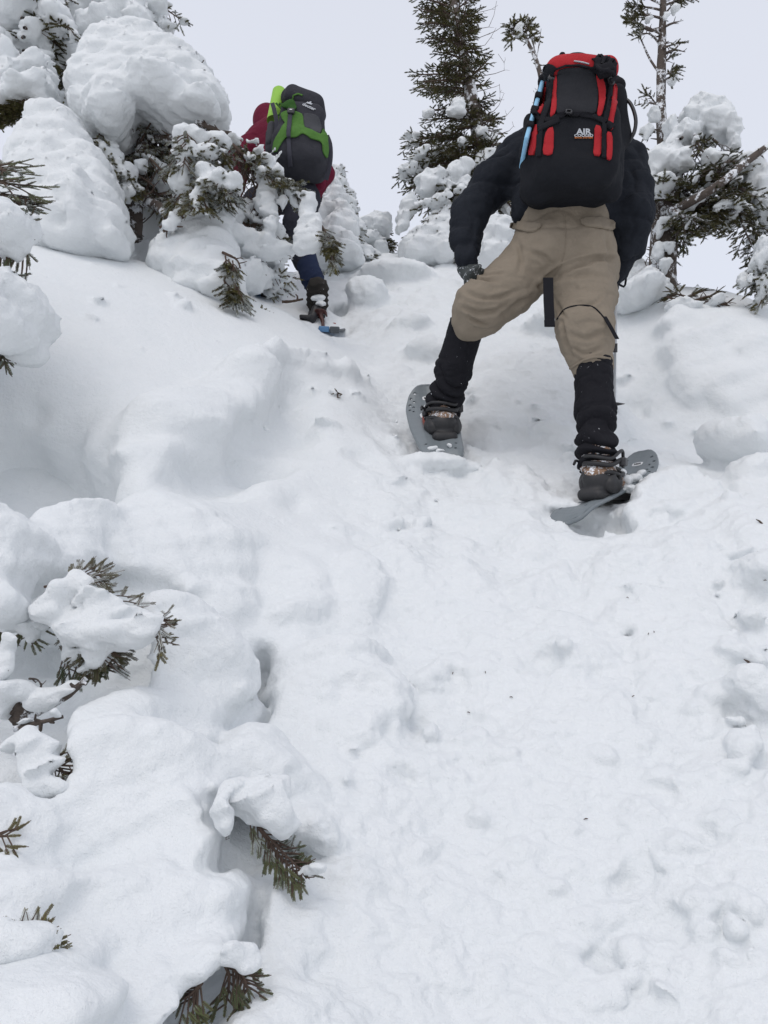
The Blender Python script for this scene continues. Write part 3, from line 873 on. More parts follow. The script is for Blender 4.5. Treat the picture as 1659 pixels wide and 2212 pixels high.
GREEN = mat_cloth("green_pack_cloth", (0.060, 0.145, 0.035), (0.110, 0.235, 0.055), wr=0.8)
GREEN_DARK = mat_cloth("dark_green_cloth", (0.025, 0.075, 0.018), (0.05, 0.12, 0.03), wr=0.8)
PACK2_DARK = mat_cloth("anthracite_cloth", (0.031, 0.032, 0.039), (0.058, 0.058, 0.068), wr=0.6)
PACK2_GREY = mat_cloth("grey_pack_cloth", (0.060, 0.060, 0.068), (0.075, 0.078, 0.085), wr=0.4)
FOAM_GREEN = mat_plain("lime_foam", (0.27, 0.52, 0.065), 0.8, var=0.10, scale=120)
DECK_GREY = mat_plain("grey_snowshoe_plastic", (0.175, 0.20, 0.215), 0.45, var=0.12, scale=25, bumpy=0.1)
DECK_DARK = mat_plain("dark_snowshoe_plastic", (0.075, 0.085, 0.095), 0.5, var=0.15, scale=25, bumpy=0.1)
DECK_BLUE = mat_plain("blue_snowshoe_plastic", (0.10, 0.23, 0.42), 0.45, var=0.15)
RED_METAL = mat_plain("red_crampon", (0.30, 0.045, 0.02), 0.45, var=0.3)
BADGE = mat_plain("white_badge", (0.72, 0.73, 0.74), 0.4, var=0.05, bumpy=0)
STEEL = mat_plain("steel", (0.45, 0.46, 0.47), 0.35, metal=0.8, var=0.1)
POLE_GREY = mat_plain("pole_aluminium", (0.42, 0.43, 0.44), 0.3, metal=0.7, var=0.1)

def cloth(name, solids, vox, mat, parent, folds=None, warp=None, sub=False, amp=0.003):
    V, F = solids_mesh(solids, vox, warp)
    if sub: V, F = subdivide(V, F)
    N = vertex_normals(V, F)
    if folds is not None:
        V = V + N * folds(V)[:, None]
        N = vertex_normals(V, F)
    V = V + N * (noise3(V, 0.035, 61) * amp)[:, None]
    return add(name, V, F, mat, parent)
def limb_folds(a, b, amp, period, twist=0.6, power=1.0):
    """creases that run round a limb, stronger at its lower end b"""
    a = np.asarray(a); ax = nrm(b - a); L = np.linalg.norm(b - a)
    def fn(V):
        r = V - a; t = r @ ax
        ph = t / period + noise3(V, .09, 71) * twist + noise3(V, .03, 72) * .12
        w = np.clip(t / L, 0, 1) ** power
        s = 1 - np.abs(np.sin(ph * math.pi))
        far = np.linalg.norm(r - t[:, None] * ax, axis=1)
        return (s * s - .35) * amp * w * (t > -.03) * (t < L + .05) * (far < .2)
    return fn
def hand(palm, wrist, fingers_dir, thumb_dir, size, curl, solids_r=0.0105):
    """palm and five bent fingers as limbs; returns the solids"""
    palm, wrist = np.asarray(palm), np.asarray(wrist)
    f = nrm(fingers_dir); side = nrm(np.cross(f, curl)); c = nrm(curl)
    out = [cap(wrist, palm, size * .30, size * .36, k=.015)]
    out.append(rbox(palm, (size * .42, size * .17, size * .42), np.stack([side, c, f], 1), size * .14, .015))
    for i, (o, L) in enumerate(((-.33, .78), (-.11, .92), (.11, .86), (.33, .66))):
        b = palm + side * o * size + f * size * .30
        m = b + f * L * size * .42 + c * size * .08
        e = m + nrm(f + c * 1.1) * L * size * .34
        t = e + nrm(f * .3 + c) * L * size * .26
        out += chain([b, m, e, t], [solids_r * 1.1, solids_r, solids_r * .95, solids_r * .85], k=.003)
    tb = palm + side * .36 * size * np.sign(np.dot(side, thumb_dir) or 1) - f * .2 * size
    tm = tb + nrm(thumb_dir + f * .5) * size * .38
    out += chain([tb, tm, tm + nrm(f + c * .6) * size * .32], [solids_r * 1.35, solids_r * 1.2, solids_r], k=.005)
    return out

# ------------------------------------------------------------------ hiker on the right: black jacket, khaki trousers
def hiker_one():
    Rank, Rknee, Rhip = at(1291, 1000, 3.06), at(1266, 748, 3.06), at(1262, 560, 3.20)
    Lank, Lknee, Lhip = at(955, 885, 3.42), at(1013, 672, 3.20), at(1160, 560, 3.22)
    pel = at(1216, 500, 3.24)
    waist, chest = at(1222, 430, 3.24), at(1240, 340, 3.30)
    neck, head = at(1243, 262, 3.38), at(1245, 205, 3.42)
    Lsh, Lel, Lwr = at(1125, 345, 3.30), at(1018, 462, 3.26), at(1010, 578, 3.22)
    Rsh, Rel, Rwr = at(1343, 352, 3.30), at(1362, 470, 3.22), at(1332, 585, 3.34)
    Lpalm, Rpalm = at(1021, 600, 3.17), at(1296, 600, 3.40)
    HL, HR = np.array((.35, .5, -.7)), np.array((-.8, .1, -.4))
    # one continuous figure under the clothes
    body = [cap(pel, waist, .12, .115, S=(1.3, .8, 1)), cap(waist, chest, .115, .13, S=(1.35, .8, 1)),
            cap(chest, neck, .09, .055), cap(neck, head, .052, .05)]
    body += chain([Lhip, Lknee, at(1008, 710, 3.25), Lank], [.088, .058, .045, .035]) + chain([Rhip, Rknee, at(1281, 792, 3.07), Rank], [.088, .058, .045, .035])
    body += chain([chest + (0, 0, .05), Lsh, Lel, Lwr], [.06, .055, .042, .028]) + chain([chest + (0, 0, .05), Rsh, Rel, Rwr], [.06, .055, .042, .028])
    body += hand(Lpalm, Lwr, HL, (1, 0, 0), .08, (0.5, -.2, -.35), .007) + hand(Rpalm, Rwr, HR, (-1, 0, 0), .08, (-.4, .5, -.3), .007)
    hd = nrm(head - neck + np.array((0, .03, .02)))
    body += [ell(head + (0, .01, .03), (.075, .095, .108), None, .03), ell(head + (0, .095, .02), (.012, .022, .02), None, .01)]
    body += [ell(head + (s * .078, .0, .02), (.012, .02, .03), None, .008) for s in (-1, 1)]
    body += [ell(head + (0, .083, -.03), (.026, .012, .008), None, .01), ell(head + (-.03, .085, .045), (.014, .01, .009), None, .006, 's'), ell(head + (.03, .085, .045), (.014, .01, .009), None, .006, 's')]
    for an, kn, tx in ((Lank, Lknee, (0, .17, -.03)), (Rank, Rknee, (.11, .13, -.03))):
        body += [cap(an + (0, -.01, -.06), an + (np.array(tx) + (0, 0, -.06)) * .7, .028, .022)]
    V, F = solids_mesh(body, .011)
    p = add("person", V, F, SKIN)
    tag(p, "hiker in black jacket and khaki trousers, hands on thighs, climbing on grey snowshoes", "person")
    # beanie
    bn, bf = solids_mesh([ell(head + (0, -.005, .065), (.088, .108, .095), None, .02), ell(head + (0, .01, -.02), (.2, .2, .045), None, .01, 's')], .009)
    add("beanie", bn, bf, BLACK_JACKET, p)
    # trousers
    # outline of each leg measured in the photograph
    tr = []
    tr += [ell(at(1217, 515, 3.22), (.188, .150, .17), None, .08), ell(at(1270, 545, 3.14), (.095, .12, .12), None, .06), ell(at(1172, 545, 3.16), (.095, .12, .11), None, .06)]
    tr += [ell(at(1216, 470, 3.22), (.182, .140, .10), None, .06)]
    tr += chain([Rhip, at(1262, 640, 3.14), at(1264, 710, 3.07), at(1278, 792, 3.08)], [.122, .112, .100, .082], k=.05)
    tr += chain([Lhip + (.0, 0, .0), at(1098, 622, 3.18), at(1036, 662, 3.16), at(1012, 700, 3.20)], [.120, .105, .094, .068], k=.05)
    tr += [ell(at(1052, 688, 3.18), (.068, .07, .055), rot_y(-.5), .05)]
    tr += [ell(at(1316, 590, 3.24), (.045, .07, .075), None, .03), ell(at(1322, 640, 3.2), (.03, .05, .045), None, .03)]
    fa = limb_folds(Rhip, Rknee, .006, .050, .9, .3); fb = limb_folds(Lhip, Lknee, .007, .045, 1.0, .5)
    creases = [([(1168,620),(1198,598),(1240,576),(1300,557),(1328,560)], .012, .012), ([(1176,606),(1200,586),(1240,566),(1290,552)], .008, .007), ([(1190,612),(1232,596),(1280,592),(1318,600)], .010, .007),
        ([(1012,592),(1042,603),(1078,606)], .008, .008), ([(1030,585),(1060,592),(1092,590)], .008, .005), ([(1006,628),(1040,642),(1085,640),(1120,628)], .010, .006), ([(1000,664),(1030,676),(1064,676),(1100,660)], .010, .007), ([(1010,684),(1036,697),(1058,704)], .008, .007),
        ([(1212,694),(1218,730),(1232,770)], .009, .007), ([(1300,640),(1280,655),(1240,652)], .008, .005), ([(1235,752),(1262,762),(1300,752)], .009, .005), ([(1228,720),(1268,730),(1310,715)], .012, .004), ([(1150,640),(1120,655),(1085,690)], .010, .006),
        ([(1140,540),(1180,560),(1200,590)], .014, .005), ([(1115,520),(1128,560),(1120,590)], .012, .005), ([(1310,500),(1318,550),(1322,590)], .010, .006), ([(1195,640),(1206,665),(1222,690)], .009, .005)]
    def folds(V):
        d = np.zeros(len(V))
        wob = np.stack([noise3(V, .05, 75), noise3(V, .05, 76)], 1) * .006
        q = V[:, [0, 2]] / V[:, 1:2] - np.array((0, CAMZ)) / V[:, 1:2]
        q = q + wob / 3.1
        near = V[:, 1] < 3.26
        for pts, w, dp in creases:
            P_ = smooth_path([(x, y, 0) for x, y in pts], 12)[:, :2]
            R_ = np.array([ray(x, y) for x, y in P_]); R_ = R_[:, [0, 2]] / R_[:, 1:2]
            best = np.full(len(V), 9.0); tt_ = np.zeros(len(V))
            for i in range(len(R_) - 1):
                e = R_[i + 1] - R_[i]; t = np.clip(((q - R_[i]) @ e) / (e @ e), 0, 1)
                dd = np.sqrt(((q - R_[i] - t[:, None] * e) ** 2).sum(1)) * 3.2
                m_ = dd < best; best[m_] = dd[m_]; tt_[m_] = (i + t[m_]) / (len(R_) - 1)
            fade = np.sin(np.clip(tt_ * .9 + .08, 0, 1) * math.pi) ** .5
            d += near * fade * dp * 1.5 * (-np.exp(-(best / w) ** 2) + .55 * np.exp(-((best - w * 1.7) / w) ** 2))
        return d + crinkle(V, .15, .006, 5, (.8, 1, 1.8)) + noise3(V * np.array((1, 1, 2.2)), .12, 78) * .003 - np.abs(noise3(V * np.array((1.0, 1.0, 1.8)), .06, 79)) * .004 + np.maximum(fa(V), 0) * .25 + np.maximum(fb(V), 0) * .25
    trousers = cloth("trousers", tr, .0122, KHAKI, p, folds, None, True)
    tb = bvh_of(trousers)
    for pl in (((1108, 478), (1165, 482), (1172, 488), (1150, 505), (1104, 494)), ((1252, 472), (1300, 470), (1326, 478), (1326, 500), (1298, 494), (1258, 489))):
        patch("pocket_flap", [(x, y) for x, y in pl], tb, KHAKI, p, .007, 5, rough=.002)
    def seam(name, pts, r, mat):
        q = [cast(tb, x, y)[0] for x, y in smooth_path([(a, b, 0) for a, b in pts], 30)[:, :2]]
        q = [np.array(v) for v in q if v is not None]
        if len(q) > 3:
            t = Tubes(); t.add(np.array(q), r, 5); return t.build(name, mat, p)
    seam("knee_zip", ((1203, 690), (1220, 668), (1250, 660), (1282, 664), (1308, 690)), .0035, WEB)
    seam("seat_seam", ((1219, 462), (1222, 520), (1212, 570), (1190, 605)), .0022, KHAKI)
    seam("hem", ((1232, 796), (1262, 778), (1290, 771), (1318, 775)), .006, KHAKI)
    # jacket
    jk = [cap(at(1220, 455, 3.22), at(1222, 400, 3.24), .152, .150, k=.06, S=(1.28, .92, 1)),
          cap(at(1225, 400, 3.24), chest, .150, .158, k=.06, S=(1.3, .9, 1)),
          cap(at(1180, 312, 3.34), at(1295, 315, 3.34), .10, .10, k=.08), ell(at(1240, 275, 3.38), (.10, .10, .09), None, .06)]
    jk += [cap(at(1135, 425, 3.20), at(1122, 466, 3.18), .055, .032, k=.05), cap(at(1308, 425, 3.20), at(1320, 468, 3.18), .055, .032, k=.05)]
    jk += chain([at(1150, 325, 3.32), Lsh, at(1068, 392, 3.28), Lel, at(1009, 515, 3.22), at(1010, 560, 3.19)], [.100, .102, .088, .080, .066, .050], k=.035)
    jk += [ell(at(1010, 480, 3.25), (.076, .08, .09), None, .03)]
    jk += chain([at(1322, 335, 3.32), Rsh, at(1363, 410, 3.26), Rel, at(1350, 540, 3.28), Rwr], [.095, .098, .090, .086, .072, .055], k=.035)
    jk += [ell(at(1368, 462, 3.22), (.075, .085, .10), None, .03)]
    f1 = limb_folds(Lsh, Lel, .005, .085, 1.6, .6); f2 = limb_folds(Lel, Lwr, .005, .070, 1.6, .3)
    f3 = limb_folds(Rsh, Rel, .005, .085, 1.6, .6); f4 = limb_folds(Rel, Rwr, .005, .07, 1.6, .3)
    def jf(V):
        return np.maximum(f1(V), 0) + np.maximum(f2(V), 0) + np.maximum(f3(V), 0) + np.maximum(f4(V), 0) + noise3(V * np.array((1, 1, .6)), .10, 80) * .007 + crinkle(V, .16, .015, 4, (1, 1, 1.5)) + crinkle(V, .08, .006, 9, (1.6, 1, .8))
    jacket = cloth("jacket", jk, .015, BLACK_JACKET, p, jf, None, True)
    # gaiters and boots
    for an, kn, top, tx in ((Lank, Lknee, at(1008, 703, 3.25), np.array((-.01, .17, .05))), (Rank, Rknee, at(1281, 785, 3.07), np.array((.10, .12, .03)))):
        bot = an + (top - an) * .02
        g = chain([top, top + (an - top) * .5, top + (an - top) * .82, bot], [.072, .069, .061, .066], k=.03)
        # top edge cut square
        gv, gf = solids_mesh(g, .008)
        gv, gf = subdivide(gv, gf)
        ax = nrm(an - top); L = np.linalg.norm(an - top)
        t = (gv - top) @ ax
        n = vertex_normals(gv, gf)
        low = np.clip((t / L - .38) / .5, 0, 1)
        ph = t / .052 + noise3(gv, .10, 81) * .9
        bunch = (np.abs(np.sin(ph * math.pi)) ** .6 - .5) * .026 * low + crinkle(gv, .07, .005, 3, (1, 1, 1.6))
        gv = gv + n * (bunch + noise3(gv, .045, 82) * (.002 + .003 * low))[:, None]
        # flatten the rounded top so it ends as a hem
        t = (gv - top) @ ax
        gv = gv + np.where(t < -.012, (-.012 - t) * .85, 0)[:, None] * ax
        gv = gv + np.where(t > L + .012, (L + .012 - t) * .8, 0)[:, None] * ax
        add("gaiter", gv, gf, GAITER, p)
        sole = an + np.array((0, -.02, -.105))
        fwd = nrm(tx * (1, 1, 0)); upv = nrm(np.array((0, -.25, 1)) + 0 * fwd)
        R = frame(upv, np.cross(fwd, upv)); # x' side, y' forward
        bt = [cap(an + upv * .03, an - upv * .05, .057, .056, k=.02), ell(sole + upv * .045, (.049, .075, .055), R, .03),
              ell(sole + fwd * .11 + upv * .03, (.050, .12, .045), R, .04)]
        def bfold(V, an=an, upv=upv):
            t = (V - an) @ upv
            return (1 - np.abs(np.sin((t / .034 + noise3(V, .06, 84) * .7) * math.pi))) * .006 * (t > -.07)
        boot = cloth("boot", bt, .007, BOOT_BROWN, p, bfold, None, True, .002)
        sl = [rbox(sole + upv * -.004 + fwd * .065, (.050, .155, .022), R, .02, .01), ell(sole + upv * .03 + fwd * -.02, (.055, .062, .045), R, .02)]
        add("boot_sole", *solids_mesh(sl, .007), RUBBER, p)
        lc = Tubes()
        for q in range(3):
            c0 = an + upv * (.028 - .03 * q)
            lc.add([c0 + (math.cos(w) * R[:, 0] + math.sin(w) * R[:, 1]) * (.060 + .001 * q) + upv * .006 * math.sin(w * 2 + q) for w in np.linspace(0, 2 * math.pi, 19)], .0028, 5)
        lc.build("boot_lace", WEB, p)
    # gloves
    for pal, wr, cd, td in ((Lpalm, Lwr, (0.5, -.2, -.35), (1, 0, 0)), (Rpalm, Rwr, (-.4, .5, -.3), (-1, 0, 0))):
        g = hand(pal, wr, HL if td[0] > 0 else HR, np.array(td, float), .095, np.array(cd, float), .0120)
        g += [cap(wr, wr + (pal - wr) * .3, .042, .038, k=.02)]
        add("glove", *solids_mesh(g, .006), GLOVE, p)
    return p, jacket, trousers
person1, jacket1, trousers1 = hiker_one()

def backpack_one():
    m = mpp(1245, 285, 2.95)
    c = at(1245, 290, 3.00)
    lean = math.radians(6)
    R = np.array(((1, 0, 0), (0, math.cos(lean), math.sin(lean)), (0, -math.sin(lean), math.cos(lean)))).T
    X = lambda px, py, Y: at(px, py, Y)
    sol = [rbox(X(1248, 262, 2.99), (.130, .115, .165), R, .05, .04), rbox(X(1230, 370, 2.99), (.142, .12, .105), R, .045, .05),
           rbox(X(1238, 330, 2.98), (.148, .125, .14), R, .05, .06)]
    # side pockets
    sol += [cap(X(1152, 330, 3.00), X(1160, 410, 3.0), .055, .062, k=.03), cap(X(1326, 300, 3.00), X(1318, 410, 3.0), .045, .050, k=.03), cap(X(1333, 200, 3.02), X(1340, 300, 3.02), .035, .045, k=.03)]
    sol += [ell(X(1226, 418, 3.08), (.18, .11, .045), None, .05)]
    V, F = solids_mesh(sol, .014); V, F = subdivide(V, F)
    N = vertex_normals(V, F)
    V = V + N * (noise3(V, .11, 91) * .006 + noise3(V, .05, 92) * .003 + crinkle(V, .14, .005, 6))[:, None]
    b = add("backpack", V, F, PACK_BLACK)
    tag(b, "tall black and red backpack with white lettering, on the hiker in khaki trousers", "backpack")
    # lid
    ls = [rbox(X(1250, 172, 2.95), (.132, .108, .046), R, .042, .03), ell(X(1246, 158, 2.94), (.110, .080, .032), None, .03)]
    V, F = solids_mesh(ls, .008); V, F = subdivide(V, F); N = vertex_normals(V, F)
    V = V + N * (noise3(V, .06, 93) * .005)[:, None]
    lid = add("lid", V, F, RED, b)
    bv = bvh_of(b, lid)
    Z = lambda pts: [(1111.5 + x * .17158, 101.66 + y * .17158) for x, y in pts]
    patch("lid_side", Z([(370,260),(430,215),(500,235),(540,275),(500,320),(480,430),(380,430)]), bv, PACK_BLACK, lid, .006, 4, rough=.002)
    patch("lid_side", Z([(960,150),(1000,180),(1000,250),(930,262),(985,330),(1110,345),(1270,400),(1270,150)]), bv, PACK_BLACK, lid, .006, 4, rough=.002)
    patch("lid_print", Z([(745,176),(860,190),(940,214),(935,224),(850,204),(745,186)]), bv, PRINT_WHITE, lid, .0065, 2.5, rnd=0)
    patch("front_panel", Z([(540,300),(640,262),(800,258),(930,275),(1010,330),(1050,520),(1045,700),(1020,850),(800,860),(640,860),(520,850),(525,640),(535,400)]), bv, PACK_GREY, b, .005, 4, rough=.0015)
    for pl in ([(360,540),(410,490),(395,640),(340,860),(300,840),(330,680)], [(265,985),(305,985),(270,1360),(175,1362),(225,1100)],
               [(508,350),(540,380),(530,640),(520,830),(440,905),(475,650),(478,480)], [(425,1030),(490,1015),(488,1340),(430,1370),(355,1352),(385,1100)],
               [(1015,340),(1085,335),(1145,520),(1135,700),(1085,885),(1030,865),(1060,700),(1050,560)], [(1005,990),(1085,1010),(1097,1200),(1085,1382),(985,1368),(1000,1200)],
               [(1235,460),(1297,500),(1280,700),(1240,900),(1228,1070),(1160,990),(1180,830),(1220,640)], [(1158,1070),(1225,1090),(1225,1350),(1205,1435),(1150,1412),(1162,1250)],
               [(1110,285),(1205,275),(1185,400),(1150,340)]):
        patch("red_stripe", Z(pl), bv, RED, b, .007, 4, rough=.0015)
    bv = bvh_of(b, lid, *[o for o in b.children if o.name.startswith(("red_stripe", "front_panel"))])
    patch("compression_strap", Z(band([(235,800),(330,900),(450,930),(560,870),(660,835),(850,850),(1000,880),(1130,940),(1240,1010)], 66)), bv, WEB, b, .008, 4, rnd=0)
    patch("compression_strap", Z(band([(300,1050),(420,985),(560,920)], 60)), bv, WEB, b, .010, 4, rnd=0)
    patch("lid_strap", Z(band([(465,330),(455,500),(430,700),(330,1000),(310,1380)], 62)), bv, WEB, b, .009, 4, rnd=0)
    patch("lid_strap", Z(band([(1150,330),(1210,480),(1180,760),(1130,1000),(1120,1400)], 60)), bv, WEB, b, .009, 4, rnd=0)
    patch("lid_edge", Z(band([(500,290),(640,240),(800,238),(930,262),(1060,300)], 22)), bv, WEB, lid, .011, 3, rnd=0)
    for q in ((675, 840, 90, 62, .1), (470, 390, 90, 130, .4), (1200, 450, 70, 110, -.4)):
        px, py = 1111.5 + q[0] * .17158, 101.66 + q[1] * .17158
        h = cast(bv, px, py)
        if h[0] is not None:
            w, hh = q[2] * .17158 * m / 2, q[3] * .17158 * m / 2
            Rq = rot_y(q[4])
            s_ = [rbox(np.array(h[0]) + (0, -.010, 0), (w, .009, hh), Rq, .006, .002), rbox(np.array(h[0]) + (0, -.016, 0), (w * .55, .012, hh * .45), Rq, .004, .002, 's')]
            add("buckle", *solids_mesh(s_, .0035), BUCKLE, b)
    # webbing and bundle at the top
    sol = [ell(X(1254, 132, 3.02), (.06, .04, .020), rot_y(.25), .02), ell(X(1214, 122, 3.0), (.014, .02, .016), None, .02)]
    add("rolled_bundle", *solids_mesh(sol, .007), WEB, b)
    tt = Tubes()
    for k_, pts in enumerate(([(1288,150,2.83),(1290,124,2.84),(1300,121,2.84),(1305,140,2.83)], [(1300,140,2.82),(1306,126,2.83),(1314,124,2.84),(1318,136,2.83),(1312,150,2.82)], [(1310,150,2.82),(1320,130,2.82),(1327,134,2.83),(1322,158,2.82)], [(1296,158,2.81),(1312,152,2.80),(1328,164,2.82),(1320,178,2.82)], [(1286,140,2.82),(1300,152,2.80),(1318,150,2.81)])):
        tt.add(smooth_path(Q(*pts), 14), .0075, 6)
    tt.build("strap_ends", WEB, b)
    s_ = [rbox(X(1290, 142, 2.84), (.012, .02, .024), rot_y(.1), .006, .005), rbox(X(1308, 152, 2.83), (.030, .02, .02), rot_y(-.4), .008, .01), rbox(X(1324, 146, 2.84), (.010, .018, .016), rot_y(.5), .005, .004)]
    add("folded_webbing", *solids_mesh(s_, .005), WEB, b)
    add("side_loop", *solids_mesh([rbox(X(1171, 174, 3.02), (.015, .02, .013), None, .004, .003)], .004), WEB, b)
    add("side_loop", *solids_mesh([cap(X(1330, 170, 3.04), X(1335, 185, 3.03), .014, .018, k=.02), ell(X(1338, 186, 3.04), (.02, .03, .02))], .006), WEB, b)
    # blue foam mat strapped to the side, seen edge-on
    a0, a1 = X(1172, 188, 3.02), X(1131, 333, 2.94)
    mid = (a0 + a1) / 2; ax = nrm(a0 - a1); L = np.linalg.norm(a0 - a1) / 2
    Rm = frame(ax, (1, 0, 0))
    mat_o = add("foam_mat", *solids_mesh([rbox(mid, (.0085, .075, L), Rm, .006, .002)], .0045), BLUE_LIGHT, b)
    for t_ in (.23, -.18, -.62, .75):
        add("mat_strap", *solids_mesh([rbox(mid + ax * L * t_, (.014, .085, .012), Rm, .004, .002)], .004), WEB, b)
    s_ = [cap(X(1142, 262, 2.99), X(1143, 320, 2.99), .020, .026, k=.02, S=(1, 2, 1))]
    add("mesh_pocket", *solids_mesh(s_, .007), PACK_BLACK, b)
    # drinking hose
    h = Tubes(); h.add(smooth_path(Q((1326,200,3.05),(1342,208,3.02),(1362,224,3.0),(1373,255,2.99),(1371,282,2.99),(1362,300,3.0),(1350,318,3.06),(1340,330,3.14)), 40), .0074, 10)
    h.build("drinking_hose", HOSE, b)
    # webbing tail hanging between the legs, and one at the right hip
    for pts, w in (([(1184,600,3.02),(1185,650,3.02),(1188,706,3.02)], .0185), ([(1306,684,2.97),(1320,708,2.96),(1333,732,2.96)], .007)):
        P_ = Q(*pts)
        V, F = [], []
        for i, q in enumerate(P_):
            V += [q + (-w, -.002, 0), q + (w, -.002, 0), q + (w, .002, 0), q + (-w, .002, 0)]
        for i in range(len(P_) - 1):
            for j in range(4):
                F.append([i * 4 + j, i * 4 + (j + 1) % 4, i * 4 + 4 + (j + 1) % 4, i * 4 + 4 + j])
        F += [[0, 3, 2, 1], [len(V) - 4, len(V) - 3, len(V) - 2, len(V) - 1]]
        add("hanging_strap", V, F, WEB, b, smooth=False)
    s_ = [rbox(at(1187, 698, 3.02), (.0195, .004, .014), None, .002, .001)]
    add("strap_hem", *solids_mesh(s_, .003), WEB, b)
    # shoulder straps over the front of the body
    for sx, sh in ((-1, at(1190, 290, 3.30)), (1, at(1296, 292, 3.30))):
        t = Tubes(); t.add(smooth_path([sh + (0, -.2, -.02), sh + (0, -.03, .10), sh + (0, .11, .03), sh + (sx * .02, .17, -.12), sh + (sx * .05, .08, -.32), sh + (sx * .06, -.1, -.40)], 24), .022, 8)
        t.build("shoulder_strap", WEB, b)
    # lettering
    def on_pack(px, py, dy=-.0): 
        h = cast(bv, px, py); q = np.array(h[0]); nn = nrm(np.array(h[1]) * (0.3, 1, 1)); 
        if nn[1] > 0: nn = -nn
        M = np.eye(4); z = nn; x = nrm(np.cross((0, 0, 1), z)); y = np.cross(z, x)
        M[:3, 0], M[:3, 1], M[:3, 2], M[:3, 3] = x, y, z, q + z * .0035
        return M
    for body_, py, sz, mt, xs in (("AIR", 286, .030, PRINT_WHITE, 1.15), ("COOLED", 294.0, .0135, PRINT_WHITE, 1.25), ("BACK SYSTEM", 298.6, .0085, PRINT_ORANGE, 1.22)):
        text_mesh("lettering", body_, sz, mt, b, on_pack(1260.5, py), .001, True, xs)
    return b
pack1 = backpack_one()

